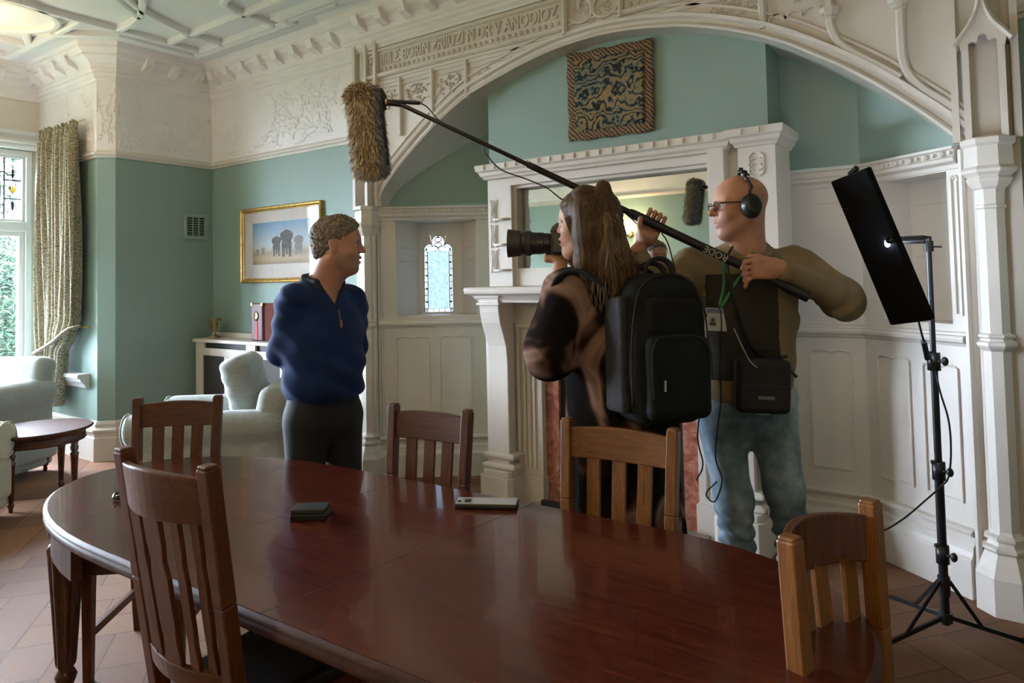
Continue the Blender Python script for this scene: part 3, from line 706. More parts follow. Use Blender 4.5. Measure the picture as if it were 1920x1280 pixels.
M_MARB = mat('rose_marble', (.4, .2, .15), .22); _v = coords(M_MARB)
n1_ = noisy(M_MARB, _v, 9, 8, .7, 2.2); colour(M_MARB, ramp(M_MARB, n1_, [(.3, (.16, .045, .03)), (.48, (.36, .13, .085)), (.6, (.46, .22, .16)), (.68, (.62, .45, .36))]))
b = WB(); b.box(FX0+.165, FX0+.265, 3.80, BY, 0, 1.06); b.box(FX1-.265, FX1-.165, 3.80, BY, 0, 1.06); b.box(FX0+.265, FX1-.265, 3.80, BY, .93, 1.06); b.build('marble_slip', M_MARB, fp, bevel=.002)
b = WB(); b.box(FX0+.265, FX1-.265, 3.825, BY+.001, 0, .93); b.build('firebox', simple('firebox_black', (.01, .01, .01), .9), fp)  # flat black sheet fills the opening, no recess behind it
b = WB(); b.box(FX0+.1, FX1-.1, 3.42, 3.76, 0, .045); b.build('hearth', simple('grey_hearth_stone', (.36, .33, .30), .5, .2, 8), fp, bevel=.005)
b = WB(); b.box(FX0+.23, FX1-.23, 3.62, 3.65, .045, .10); b.build('fender', M_BLACKM, fp)
# overmantel
b = WB(); OY = 3.70; ox0, ox1 = -2.80, -1.205; TZ = 2.165
gx0, gx1 = ony(977, 420, 3.80).x, ony(1337, 420, 3.80).x; gz0, gz1 = 1.515, 2.035
b.box(ox0, gx0-.02, OY+.02, BY, SH, TZ-.03); b.box(gx1+.02, ox1, OY-.02, BY, SH, TZ-.03); b.box(gx0-.05, gx1+.05, OY+.02, BY, gz1+.02, TZ-.03); b.box(gx0-.05, gx1+.05, OY+.05, BY, SH, gz0-.02)
for t, dd in ((.0, .03), (.02, .06)):                # stepped frame round the glass
    b.box(gx0-.02-t, gx1+.02+t, OY+dd+.02, BY-.01, gz1+t, gz1+.025+t); b.box(gx0-.02-t, gx1+.02+t, OY+dd+.02, BY-.01, gz0-.025-t, gz0-t)
    b.box(gx0-.025-t, gx0-t, OY+dd+.02, BY-.01, gz0-t, gz1+t); b.box(gx1+t, gx1+.025+t, OY+dd+.02, BY-.01, gz0-t, gz1+t)
path = [(ox0-.0, BY), (ox0-.0, OY), (ox1, OY), (ox1, BY)]
cp = [(0, TZ-.06), (.012, TZ-.06), (.018, TZ-.045), (.03, TZ-.035), (.035, TZ-.015), (.05, TZ-.005), (.055, TZ+.03), (.05, TZ+.035), (0, TZ+.035)]
b.sweep(path, cp, side=-1); b.box(ox0, ox1, OY, BY, TZ-.06, TZ+.034)
x = ox0+.02
while x < ox1: b.box(x, x+.010, OY-.062, OY-.05, TZ, TZ+.028); x += .085
tx0, tx1 = -1.125, -.935                             # right tower
b.box(tx0, tx1, OY-.03, BY+.12, SH, TZ); b.box(ox1-.02, tx0, OY+.06, BY, SH, TZ)
b.sweep([(tx0, BY), (tx0, OY-.03), (tx1, OY-.03), (tx1, BY+.12)], cp, side=-1); b.box(tx0, tx1, OY-.03, BY+.12, TZ-.06, TZ+.034)
for k in range(2): b.box(tx0+.03+k*.09, tx0+.04+k*.09, OY-.092, OY-.08, TZ, TZ+.028)
b.build('overmantel', M_WHITE, fp, bevel=.002)
b = WB()                                             # carved ornament strips and small shelves at the left
for k in range(3):
    z = 1.50+k*.165; b.box(ox0+.075, gx0-.03, OY-.03, OY+.03, z, z+.012)
    b.tube([(ox0+.045+.014*math.cos(t), OY+.012, z+.06+.035*math.sin(t)) for t in np.linspace(0, 6.28, 12)], .004, 5, closed=True)
    for s in (-1, 1): b.tube([(ox0+.045+s*.02, OY+.012, z-.01), (ox0+.045+s*.012, OY+.012, z+.1), (ox0+.045+s*.02, OY+.012, z+.14)], .004, 5)
b.build('carved_ornament', M_WHITE, fp, smooth=True); b = WB()
for i in range(3):
    for s in (-1, 1): b.tube([((tx0+tx1)/2+s*(.01+.028*abs(math.sin(t))), OY-.034, 1.98+.03*i+.03*math.cos(t)) for t in np.linspace(0, 3.2, 9)], .004, 5)
b.build('carved_ornament', M_WHITE, fp, smooth=True)
m_mir = mat('grey_edged_mirror', (.86, .9, .87), .02, 1.0); _v = coords(m_mir, kind='Object')
N, L, B_ = nodes(m_mir); sp = N.new('ShaderNodeSeparateXYZ'); L.new(_v, sp.inputs[0])
nn = noisy(m_mir, coords(m_mir, (1, 1, 1)), 16, 4, .6)
edge = math_(m_mir, 'ABSOLUTE', math_(m_mir, 'SUBTRACT', sp.outputs['X'], (gx0+gx1)/2+1.94+.02))
e2 = math_(m_mir, 'ADD', edge, math_(m_mir, 'MULTIPLY', nn, .06)); th = (gx1-gx0)/2-.005
msk = math_(m_mir, 'GREATER_THAN', e2, th)  # ragged grey, rougher band along the side edges, wider at the left
colour(m_mir, mixc(m_mir, msk, (.86, .9, .87), (.30, .34, .35))); L.new(math_(m_mir, 'ADD', math_(m_mir, 'MULTIPLY', msk, .45), .02), B_.inputs['Roughness'])
b = WB(); b.box(gx0, gx1, BY-.016, BY-.008, gz0, gz1); b.build('mirror', m_mir, fp)
# ------------------------------------------------------------------ lamps behind and above the camera, some of them added as fill
M_BULB = bpy.data.materials.new('lit_opal_glass'); M_BULB.use_nodes = True; N, L, B_ = nodes(M_BULB); B_.inputs['Emission Color'].default_value = (1, .74, .42, 1); B_.inputs['Emission Strength'].default_value = 9; B_.inputs['Base Color'].default_value = (.9, .85, .75, 1)
def wall_lamp(x, z, label, e=14):
    r_ = empty('wall_lamp', (x, YBK, z)); tag(r_, label, 'wall lamp', 'wall lamps behind the camera')
    b = MB(); b.lathe([(0, 0), (.05, 0), (.05, .012), (.0, .02)], 20, Matrix.Rotation(-R90, 4, 'X')); b.tube([(0, .01, 0), (0, .10, -.03), (0, .12, .02)], .008, 8); b.build('bracket', M_BRASS, r_, smooth=True)
    b = MB(); b.lathe([(.03, .0), (.055, .03), (.065, .09), (.055, .14)], 20, Matrix.Translation((0, .12, .01))); b.build('shade', M_BULB, r_, smooth=True)
    l_ = lamp('wall_lamp_light', 'POINT', (x, YBK+.22, z+.10), e, (1, .68, .36), .06)
wall_lamp(-4.33, 2.04, 'lit brass wall lamp on the back wall, seen in the overmantel mirror', 14)
wall_lamp(.6, 2.05, 'added brass wall lamp giving warm fill from the back wall behind the camera', 14)  # unseen second wall lamp, added for warm fill
def pendant(x, y, z, label, e):
    r_ = empty('pendant_lamp', (x, y, ZC)); tag(r_, label, 'pendant lamp', 'pendant lamps')
    b = MB(); b.lathe([(0, 0), (.06, 0), (.05, -.03), (0, -.04)], 20); b.tube([(0, 0, -.03), (0, 0, z-ZC)], .006, 8); b.build('rod', M_BRASS, r_)
    b = MB(); b.lathe([(.0, -.06), (.07, -.045), (.12, .0), (.135, .04)], 28, Matrix.Translation((0, 0, z-ZC))); b.build('shade', M_BULB, r_, smooth=True)
    lamp('pendant_light', 'POINT', (x, y, z+.09), e, (1, .70, .40), .09)
pendant(-6.1, 1.80, 3.10, 'opal bowl pendant just above the frame near the bay window', 2)
pendant(-1.7, .2, 2.95, 'added opal bowl pendant giving warm fill over the dining table, above the frame', 12)  # unseen pendant, added as ambient fill over the table
MB().box(-1.15, -.25, YBK-.004, YBK+.03, 0, 2.05).build('door_1', simple('oak_door', (.16, .08, .03), .5), kind='structure')
# ------------------------------------------------------------------ bay windows
G_YEL2 = glass('amber_top_light', (.55, .36, .06))
M_STONE = simple('window_paint', (.66, .66, .67), .45, .03, 4, .1, 20)
for wi, (ya, yb) in enumerate(WINS):
    w_ = bpy.data.objects.new('window_%d' % (wi+2), None); link(w_); w_['kind'] = 'structure'
    b = MB(); x0, x1 = WINX-.06, WINX+.045
    def ring(y0, y1, z0, z1, t, xa, xb):
        b.box(xa, xb, y0, y0+t, z0, z1); b.box(xa, xb, y1-t, y1, z0, z1); b.box(xa, xb, y0+t, y1-t, z0, z0+t); b.box(xa, xb, y0+t, y1-t, z1-t, z1)
    ring(ya, yb, SILL, HEAD, .05, x0, x1); b.box(x0+.003, x1-.003, ya+.02, yb-.02, TRANS-.045, TRANS+.045)
    ring(ya+.05, yb-.05, SILL+.05, TRANS-.045, .045, x0+.01, x1-.03); ring(ya+.05, yb-.05, TRANS+.045, HEAD-.05, .022, x0+.01, x1-.03)
    b.build('window_frame', M_STONE, w_, bevel=.004)
    b = MB(); b.box(WINX-.03, WINX-.026, ya+.09, yb-.09, SILL+.09, TRANS-.085); b.build('pane', G_CLEAR, w_)
    y0, y1, z0, z1 = ya+.07, yb-.07, TRANS+.065, HEAD-.07
    b = MB(); b.box(WINX-.03, WINX-.026, y0, y1, z0, z1); b.build('top_light_pane', G_CLEAR, w_)
    lead = MB(); yel = MB(); mk = MB(); xg = WINX-.02
    ws = .135; zz = [z0, z0+.155, z1-.155-.0, z1]
    lead_bar = lambda p, q, r=.004: lead.tube([(xg, *p), (xg, *q)], r, 4)
    rows = [z0, z0+.19, z0+.37, z1-.0]; rows = [z0, z0+(z1-z0)*.34, z0+(z1-z0)*.64, z1]
    for s, yy in ((1, y0), (-1, y1)):
        ye = yy+s*ws
        lead_bar((ye, z0), (ye, z1), .009)
        for z in rows: lead_bar((yy, z), (ye, z), .009)
        yc_ = (yy+ye)/2
        for (za_, zb_) in ((rows[0], rows[1]), (rows[2], rows[3])):
            lead_bar((yc_, za_), (yc_, zb_), .0025); up = za_ > z0+.01
            t0, t1 = (za_+.04, zb_-.02) if not up else (zb_-.04, za_+.02)
            for q in (-1, 1):
                lead.tube([(xg, yc_+q*.045*math.sin(t*1.5), t1+(t0-t1)*t) for t in np.linspace(0, 1, 8)], .003, 4)
                lead_bar((yy+s*.02 if q > 0 else ye-s*.02, za_), (yy+s*.02 if q > 0 else ye-s*.02, zb_), .002)
            mk.sphere((xg, yc_, (t0*.35+t1*.65)), (.004, .013, .04), 8, 6)
        zc_ = (rows[1]+rows[2])/2; yel.add([(xg, yc_+.03*math.cos(t), zc_+.03*math.sin(t)) for t in np.linspace(0, 6.28, 13)[:-1]], [list(range(12))])
        for q in (-.03, 0, .03): lead_bar((yc_, zc_-.04), (yc_+q, zc_+.04), .002)
    n = 3; yi0, yi1 = y0+ws, y1-ws; dy = (yi1-yi0)/n; hz = .135
    for zA, zB in ((z0, z0+hz), (z1-hz, z1)):
        lead_bar((yi0, zA if zA > z0 else zB), (yi1, zA if zA > z0 else zB), .007)
        for k in range(n):
            yk = yi0+dy*(k+.5); zk = (zA+zB)/2
            if k: lead_bar((yi0+dy*k, zA), (yi0+dy*k, zB), .008)
            yel.add([(xg, yk-.034, zk), (xg, yk, zk-.04), (xg, yk+.034, zk), (xg, yk, zk+.04)], [(0, 1, 2, 3)])
            lead.tube([(xg, yk-.034, zk), (xg, yk, zk-.04), (xg, yk+.034, zk), (xg, yk, zk+.04)], .0035, 4, closed=True)
            for q in (-.05, .05): lead_bar((yk+q, zA), (yk+q, zB), .002)
    lead_bar((yi0+.03, z0+hz), (yi0+.03, z1-hz), .004); lead_bar((yi1-.03, z0+hz), (yi1-.03, z1-hz), .004)
    for z in (z0, z1): lead_bar((y0, z), (y1, z), .006)
    for y in (y0, y1): lead_bar((y, z0), (y, z1), .006)
    lead.build('lead', M_LEAD, w_); yel.build('yellow_glass', G_YEL2, w_); mk.build('dark_glass', M_LEAD, w_)
# architrave, moulded head and sill of the bay
b = MB()
b.sweep([(-7.02, YC), (XB, YC), (XB, YBK)], [(0, 2.745), (.02, 2.75), (.03, 2.77), (.03, 2.79), (.055, 2.80), (.055, 2.825), (.03, 2.835), (.03, 2.86), (.06, 2.875), (.065, 2.90), (.03, 2.915), (0, 2.92)], side=1)
b.build('trim_14', M_STONE, kind='structure')
b = MB(); b.sweep([(-6.42, YC), (XB, YC), (XB, YBK)], [(0, .60), (.03, .60), (.045, .63), (.07, .655), (.08, .68), (.10, .69), (.10, .715), (.09, .72), (-.04, .72)], side=1)
b.build('trim_15', M_STONE, kind='structure')
# green wall piers between the bay windows behind the curtain
# ------------------------------------------------------------------ garden outside
rnd = random.Random(11)
M_LEAF = mat('laurel_leaves', (.05, .11, .04), .6, spec=.2); _v = coords(M_LEAF, (1, 1, 1)); 
colour(M_LEAF, ramp(M_LEAF, noisy(M_LEAF, _v, 3.5, 4, .6), [(.3, (.004, .012, .008)), (.5, (.011, .026, .014)), (.7, (.03, .05, .024))]))
M_BARK = simple('bark', (.05, .042, .032), .9, .4, 7, .6, 20)
M_GRASS = simple('garden_ground', (.03, .05, .02), .9, .3, 3)
tag(MB().box(-40, WINX-.5, -16, 22, -.62, -.6).build('garden_ground', M_GRASS), kind='structure')
def bush(name, c, rad, n, label, lf=.09, trunk=True, grp=None, h=None):
    root = empty(name, (c[0], c[1], -.6)); b = MB()
    for k in range(n):
        while True:
            p = Vector((rnd.uniform(-1, 1), rnd.uniform(-1, 1), rnd.uniform(-1, 1)))
            if .35 < p.length < 1: break
        p = Vector((p.x*rad[0], p.y*rad[1], p.z*rad[2]+h)); d = Vector((rnd.gauss(0, 1), rnd.gauss(0, 1), rnd.gauss(0, .6))).normalized()
        sd = d.cross(Vector((rnd.gauss(0, 1), rnd.gauss(0, 1), rnd.gauss(0, 1)))).normalized(); L_ = lf*rnd.uniform(.7, 1.5); nn = d.cross(sd)*L_*.12
        b.add([p, p+d*L_*.5+sd*L_*.17-nn, p+d*L_, p+d*L_*.5-sd*L_*.17-nn], [(0, 1, 2, 3)])
    b.build('foliage', M_LEAF, root)
    b = MB()
    for k in range(7):
        a = rnd.uniform(0, 6.28); r_ = rnd.uniform(.2, .6)
        b.tube(crv([(0, 0, 0), (r_*.3*math.cos(a)*rad[0], r_*.3*math.sin(a)*rad[1], h*.6), (r_*math.cos(a)*rad[0], r_*math.sin(a)*rad[1], h+rad[2]*.5)], 4), [.05, .05, .045, .04, .035, .03, .025, .02, .012], 6)
    b.build('stem', M_BARK, root); tag(root, label, 'bush', grp); return root
g0 = (-11.5, 4.6)
def gp(px, D): p = atd(px, 600, D); return p.x, p.y
bush('laurel_bush', (*gp(4, 10.4), 0), (.9, 1.0, 1.25), 9500, 'dense green laurel shrub outside the bay window', .10, h=1.6)
bush('laurel_bush', (*gp(62, 14.8), 0), (.9, 1.0, 1.0), 5000, 'low laurel shrub outside, at the right of the tree trunk', .11, h=1.2)
bush('laurel_bush', (*gp(30, 19.5), 0), (3.0, 1.8, 1.9), 9000, 'tall dark hedge closing the garden behind the tree trunk', .18, h=1.8)
t = empty('garden_tree', (*gp(40, 12.6), -.6)); b = MB()
b.tube(crv([(0, 0, 0), (.05, 0, 1.2), (-.05, .05, 2.4), (.1, 0, 4.0), (0, 0, 6.2)], 6), [.30-.006*k for k in range(25)], 14); b.build('trunk', M_BARK, t, smooth=True)
b = MB()
for k in range(9):
    z = 3.0+.35*k; a = rnd.uniform(0, 6.28); L_ = rnd.uniform(.8, 1.6)
    b.tube(crv([(0, 0, z), (L_*.4*math.cos(a), L_*.4*math.sin(a), z+.15), (L_*math.cos(a+.3), L_*math.sin(a+.3), z+rnd.uniform(-.1, .7))], 5), [.09-.007*j for j in range(11)], 7)
b.build('branch', M_BARK, t)
b = MB()
for k in range(3200):
    a = rnd.uniform(0, 6.28); r_ = 1.7*math.sqrt(rnd.random()); p = Vector((r_*math.cos(a), r_*math.sin(a), rnd.uniform(3.4, 7.2)))
    d = Vector((rnd.gauss(0, 1), rnd.gauss(0, 1), rnd.gauss(0, 1))).normalized(); sd = d.orthogonal().normalized(); L_ = rnd.uniform(.08, .18)
    b.add([p, p+d*L_*.5+sd*L_*.2, p+d*L_, p+d*L_*.5-sd*L_*.2], [(0, 1, 2, 3)])
b.build('foliage', M_LEAF, t); tag(t, 'broad mossy tree trunk with pale crown outside the bay window', 'tree')

# ------------------------------------------------------------------ curtain with tie-back
M_CURT = mat('leafy_print_linen', (.3, .28, .16), .85, sheen=.2)
N, L, B_ = nodes(M_CURT); _v = coords(M_CURT, (1, 1, 1), kind='Object')
w1 = N.new('ShaderNodeTexWave'); w1.wave_type = 'RINGS'; w1.inputs['Scale'].default_value = 15; w1.inputs['Distortion'].default_value = 15; w1.inputs['Detail'].default_value = 2.5; w1.inputs['Detail Scale'].default_value = 2.2; L.new(_v, w1.inputs[0])
n_ = noisy(M_CURT, _v, 26, 3, .6, 1.2); f_ = math_(M_CURT, 'ADD', math_(M_CURT, 'MULTIPLY', w1.outputs['Fac'], .5), math_(M_CURT, 'MULTIPLY', n_, .5))
colour(M_CURT, ramp(M_CURT, f_, [(.36, (.10, .095, .05)), (.46, (.26, .20, .10)), (.52, (.52, .46, .33)), (.66, (.42, .39, .29)), (.75, (.17, .15, .10))]))
cur = empty('curtain', (-6.75, YC-.11, 0)); tag(cur, 'olive and cream leaf-patterned curtain tied back beside the bay window', 'curtain')
def curtain_sheet():
    nu, nv = 150, 70; vs = []; zt_, zbm = 2.86, .46
    for j in range(nv+1):
        t = j/nv; z = zt_+(zbm-zt_)*t
        # left/right edges follow the gathered outline
        tie = .965
        def lerp(a, P):
            for (z0_, v0), (z1_, v1) in zip(P, P[1:]):
                if z <= z0_ and z >= z1_: q = (z0_-z)/(z0_-z1_); q = q*q*(3-2*q); return v0+(v1-v0)*q
            return P[-1][1]
        xl = lerp(z, [(2.9, -.37), (2.78, -.36), (2.3, -.39), (1.6, -.385), (1.15, -.36), (.9, -.33), (.45, -.36)])
        xr = lerp(z, [(2.9, .36), (2.78, .33), (1.9, .36), (1.2, .335), (1.02, .22), (.9, .10), (.45, .03)])
        for i in range(nu+1):
            s = i/nu; pleat = .040+.014*math.sin(s*7+t*3)
            if z > 2.78: pleat *= .55
            ph = s*2*math.pi*9.5+.5*math.sin(t*4+s*3)
            y = -pleat*math.sin(ph)-.012*math.sin(ph*2.3+t*5)
            x = xl+(xr-xl)*(s+.012*math.sin(ph*.5))
            zz_ = z+(.05*(.5-s) if j == nv else 0) + (.02*math.sin(ph) if j == 0 else 0)
            vs.append((x, y, zz_))
    fs = [(j*(nu+1)+i, j*(nu+1)+i+1, (j+1)*(nu+1)+i+1, (j+1)*(nu+1)+i) for j in range(nv) for i in range(nu)]
    b = MB(); b.add(vs, fs); o = b.build('fabric', M_CURT, cur, smooth=True); s_ = o.modifiers.new('s', 'SOLIDIFY'); s_.thickness = .004; return o
curtain_sheet()
b = MB(); b.tube(crv([(.36, .02, 1.13), (.30, -.06, 1.10), (.1, -.085, 1.0), (-.12, -.085, .93), (-.33, -.06, .885), (-.40, .0, .89), (-.36, .04, .93)], 8), .022, 10, flat=.6)
b.build('tieback', M_CURT, cur, smooth=True)
b = MB(); b.tube([(-.42, .03, 2.875), (.41, .03, 2.875)], .009, 8); b.build('rail', M_WHITE, cur)
b = MB(); b.tube([(.37, .10, 1.12), (.37, .02, 1.12)], .008, 8); b.build('hook', M_BRASS, cur)

# ------------------------------------------------------------------ wall vent
v_ = empty('wall_vent', (X0, 3.665, 2.0)); tag(v_, 'small square sage painted louvred vent high on the green wall', 'vent')
b = MB(); s_ = .118
for a0, a1, c0, c1 in ((-s_, s_, -s_, -s_+.03), (-s_, s_, s_-.03, s_), (-s_, -s_+.03, -s_+.03, s_-.03), (s_-.03, s_, -s_+.03, s_-.03)): b.box(0, .016, a0, a1, c0, c1)
b.build('frame', simple('sage_vent_paint', (.27, .39, .325), .5), v_, bevel=.003)
b = MB()
for k in range(8):
    z = -.08+k*.0228; b.add([(.002, -.09, z+.012), (.002, .09, z+.012), (.013, .09, z), (.013, -.09, z)], [(0, 1, 2, 3)])
for y in (-.03, .03): b.box(.004, .014, y-.004, y+.004, -.09, .09)
b.build('louvres', simple('sage_vent_paint2', (.25, .36, .30), .5), v_)
b = MB(); b.box(0, .001, -.09, .09, -.09, .09); b.build('duct', M_BLACK, v_)
# ------------------------------------------------------------------ framed elephant print
pc = empty('framed_picture', (-5.145, YA-.002, 1.795)); tag(pc, 'gilt framed print of three elephants on the green wall behind the man in navy', 'picture')
PW, PH = .555, .335
b = MB(); prof = [(0, 0), (0, -.028), (.008, -.034), (.02, -.03), (.03, -.02), (.04, -.016), (.04, 0)]
rect = [(-PW, -PH), (PW, -PH), (PW, PH), (-PW, PH)]; vs = []
for a_, y_ in prof: vs += [(x-a_*(1 if x > 0 else -1), y_, z-a_*(1 if z > 0 else -1)) for x, z in rect]
n = len(prof); b.add(vs, [(i*4+k, i*4+(k+1) % 4, (i+1)*4+(k+1) % 4, (i+1)*4+k) for i in range(n-1) for k in range(4)]); b.build('frame', M_GOLD, pc)
b = MB(); b.box(-PW+.03, PW-.03, -.010, -.002, -PH+.03, PH-.03); b.build('mount', simple('cream_mount', (.55, .50, .44), .6, .05, 20), pc)
IW, IH = .395, .185; IZ = .012
m_sky = mat('print_landscape', (.3, .4, .5), .5); N, L, B_ = nodes(m_sky); tc = N.new('ShaderNodeTexCoord'); sp = N.new('ShaderNodeSeparateXYZ'); L.new(tc.outputs['Generated'], sp.inputs[0])
nz = noisy(m_sky, tc.outputs['Generated'], 9, 5, .7); h_ = math_(m_sky, 'ADD', sp.outputs['Z'], math_(m_sky, 'MULTIPLY', math_(m_sky, 'SUBTRACT', nz, .5), .18))
colour(m_sky, ramp(m_sky, h_, [(0, (.20, .12, .05)), (.12, (.38, .26, .12)), (.27, (.27, .20, .11)), (.37, (.40, .35, .26)), (.5, (.33, .38, .38)), (.95, (.13, .24, .36))]))
b = MB(); b.box(-IW, IW, -.0115, -.0105, -IH+IZ, IH+IZ); b.build('print', m_sky, pc)
m_el = simple('print_elephant', (.065, .052, .042), .6, .5, 40); m_el2 = simple('print_elephant_far', (.17, .15, .125), .6, .3, 40)
def elephant(cx, cz, h, m, front):
    """standing elephant seen head-on: one painted silhouette, with a paler trunk"""
    half = [(0, .99), (.07, .985), (.13, .95), (.17, .93), (.25, .90), (.29, .82), (.28, .72), (.24, .63), (.19, .58), (.235, .50), (.225, .35), (.20, .20), (.20, .02), (.21, 0), (.09, 0), (.09, .02), (.085, .20), (.07, .30), (.045, .32), (.04, .12), (.02, .08), (0, .08)]
    P = [(cx+x*h*1.25, -.0125, cz+z*h) for x, z in half]+[(cx-x*h*1.32, -.0125, cz+z*h) for x, z in half[-2:0:-1]]
    b = MB(); b.add(P, [list(range(len(P)))]); b.build('painted_elephant', m, pc)
elephant(.09, -.115, .235, m_el, 1); elephant(-.05, -.105, .175, m_el, 1); elephant(.25, -.105, .17, m_el2, 1); elephant(-.24, -.09, .07, m_el2, 1); elephant(-.32, -.095, .06, m_el2, 1)
g = glass('picture_glass', (.97, .97, .97), spec=.008)
b = MB(); b.box(-PW+.035, PW-.035, -.017, -.015, -PH+.035, PH-.035); b.build('glazing', g, pc)
# ------------------------------------------------------------------ tapestry over the fireplace
T = [ony(1066, 105, BY), ony(1227, 73, BY), ony(1230, 246, BY), ony(1071, 267, BY)]
tp = empty('tapestry', (-1.94, BY-.005, 2.58)); tag(tp, 'small brown bordered woven tapestry of blue and gold leaves above the fireplace', 'tapestry')
m_t = mat('woven_leaves', (.2, .2, .15), .95); _v = coords(m_t, (1, 1, 1), kind='Object'); N, L, B_ = nodes(m_t)
vo = N.new('ShaderNodeTexVoronoi'); vo.inputs['Scale'].default_value = 13; vo.feature = 'F1'
mpx = N.new('ShaderNodeMixRGB'); wv = N.new('ShaderNodeTexNoise'); wv.inputs['Scale'].default_value = 6; L.new(_v, wv.inputs[0]); mpx.inputs[0].default_value = .12; L.new(_v, mpx.inputs[1]); L.new(wv.outputs['Color'], mpx.inputs[2]); L.new(mpx.outputs[0], vo.inputs[0])
w1 = N.new('ShaderNodeTexWave'); w1.wave_type = 'RINGS'; w1.inputs['Scale'].default_value = 7; w1.inputs['Distortion'].default_value = 20; w1.inputs['Detail'].default_value = 3; w1.inputs['Detail Scale'].default_value = 1.4; L.new(_v, w1.inputs[0])
c1 = ramp(m_t, w1.outputs['Fac'], [(.08, (.012, .012, .01)), (.2, (.05, .07, .065)), (.45, (.12, .16, .15)), (.68, (.19, .17, .09)), (.9, (.30, .19, .09))])
c2 = ramp(m_t, noisy(m_t, _v, 5, 2), [(.42, (.5, .7, .8)), (.58, (1.0, .8, .55))]); colour(m_t, mixc(m_t, .75, c1, c2, 'MULTIPLY'))
bump(m_t, noisy(m_t, _v, 300, 1), .3, .002)
m_tb = mat('woven_border', (.16, .10, .05), .95); _v = coords(m_tb, (1, 1, 1)); N, L, B_ = nodes(m_tb); wv = N.new('ShaderNodeTexWave'); wv.bands_direction = 'DIAGONAL'; wv.inputs['Scale'].default_value = 22; wv.inputs['Distortion'].default_value = 5; L.new(_v, wv.inputs[0])
colour(m_tb, ramp(m_tb, wv.outputs['Fac'], [(.1, (.045, .03, .015)), (.5, (.14, .085, .04)), (.9, (.26, .16, .09))]))
C_ = [Vector((p.x+1.94, 0, p.z-2.58)) for p in T]
def tq(u, v, dy=0): p = (C_[0]*(1-u)+C_[1]*u)*(1-v)+(C_[3]*(1-u)+C_[2]*u)*v; wob = .004*math.sin(u*17)+.004*math.sin(v*15+1); return (p.x+.004*math.sin(v*19)*(1 if u in (0, 1) else 0), -.014-abs(wob)+dy, p.z+.005*math.sin(u*21)*(1 if v in (0, 1) else 0))
def patch(us, vs_, dy, m, nm):
    b = MB(); nu, nv = 24, 24; P = [tq(us[0]+(us[1]-us[0])*i/nu, vs_[0]+(vs_[1]-vs_[0])*j/nv, dy) for j in range(nv+1) for i in range(nu+1)]
    b.add(P, [(j*(nu+1)+i, j*(nu+1)+i+1, (j+1)*(nu+1)+i+1, (j+1)*(nu+1)+i) for j in range(nv) for i in range(nu)]); o = b.build(nm, m, tp, smooth=True); s_ = o.modifiers.new('s', 'SOLIDIFY'); s_.thickness = .006; s_.offset = 0; return o
patch((0, 1), (0, 1), 0, m_tb, 'border'); patch((.095, .9), (.095, .9), -.005, m_t, 'woven_field')
# ------------------------------------------------------------------ radiator cover with trophy and case
rc = empty('radiator_cover', (-5.28, YA-.03, 0)); tag(rc, 'white panelled radiator cover with dark mesh doors under the elephant picture', 'cabinet')
RY = 3.60-YA+.03; rx0, rx1 = -.80, .85; RT = .965
b = MB(); b.box(rx0-.02, rx1+.02, RY-.02, 0, RT-.028, RT); b.box(rx0, rx1, -.012, 0, RT, RT+.045); b.build('top', M_WHITE, rc, bevel=.004)
b = MB(); b.box(rx0, rx0+.02, RY, 0, 0, RT-.028); b.box(rx1-.02, rx1, RY, 0, 0, RT-.028)
yf = (RY, RY+.022); b.box(rx0, rx0+.11, *yf, 0, RT-.028); b.box(rx1-.11, rx1, *yf, 0, RT-.028)
b.box(rx0+.11, rx1-.11, *yf, 0, .14); b.box(rx0+.11, rx1-.11, *yf, .82, .885)
for xa, xb in ((rx0+.11, rx0+.13), (-.04, .09), (rx1-.13, rx1-.11)): b.box(xa, xb, *yf, .885, RT-.028)
for x in (-.36, .06, .42): b.box(x, x+.055, *yf, .14, .82)
b.build('body', M_WHITE, rc, bevel=.003)
m_mesh = simple('dark_grille', (.035, .03, .028), .6, .3, 200); b = MB(); b.box(rx0+.1, rx1-.1, RY+.012, RY+.018, .13, .83); b.build('grille', m_mesh, rc)
b = MB(); b.box(rx0+.1, rx1-.1, RY+.03, RY+.04, .8, RT-.03); b.build('slot', M_BLACK, rc)
tr = empty('trophy_cup', (-5.97, 3.71, RT+.001)); tag(tr, 'small tarnished pewter trophy cup at the left end of the radiator cover', 'trophy')
b = MB(); b.lathe([(0, 0), (.055, 0), (.055, .012), (.04, .02), (.02, .032), (.013, .05), (.016, .06), (.03, .075), (.042, .11), (.052, .15), (.064, .175), (.066, .18), (.058, .178), (.045, .15), (.0, .10)], 28); b.build('cup', M_PEWTER, tr, smooth=True)
for s in (-1, 1):
    b = MB(); b.tube(crv([(s*.05, 0, .14), (s*.078, 0, .155), (s*.085, 0, .12), (s*.06, 0, .085), (s*.035, 0, .09)], 5), .005, 6)
    b.build('handle', M_PEWTER, tr, smooth=True)
cs = empty('presentation_case', (-5.20, 3.68, RT+.001)); tag(cs, 'upright open burgundy presentation case with gold medallion on the radiator cover', 'case')
m_b = simple('burgundy_leather', (.09, .018, .022), .4, .2, 30)
b = MB(); b.box(-.13, .03, -.02, .02, .0, .32); b.build('lid', m_b, cs, bevel=.012)
b = MB(); M_ = Matrix.Translation((.032, 0, 0)) @ Matrix.Rotation(.25, 4, 'Z'); b.box(0, .22, -.005, .045, 0, .32, M_); b.build('tray', simple('burgundy_velvet', (.12, .02, .012), .8), cs, bevel=.008)
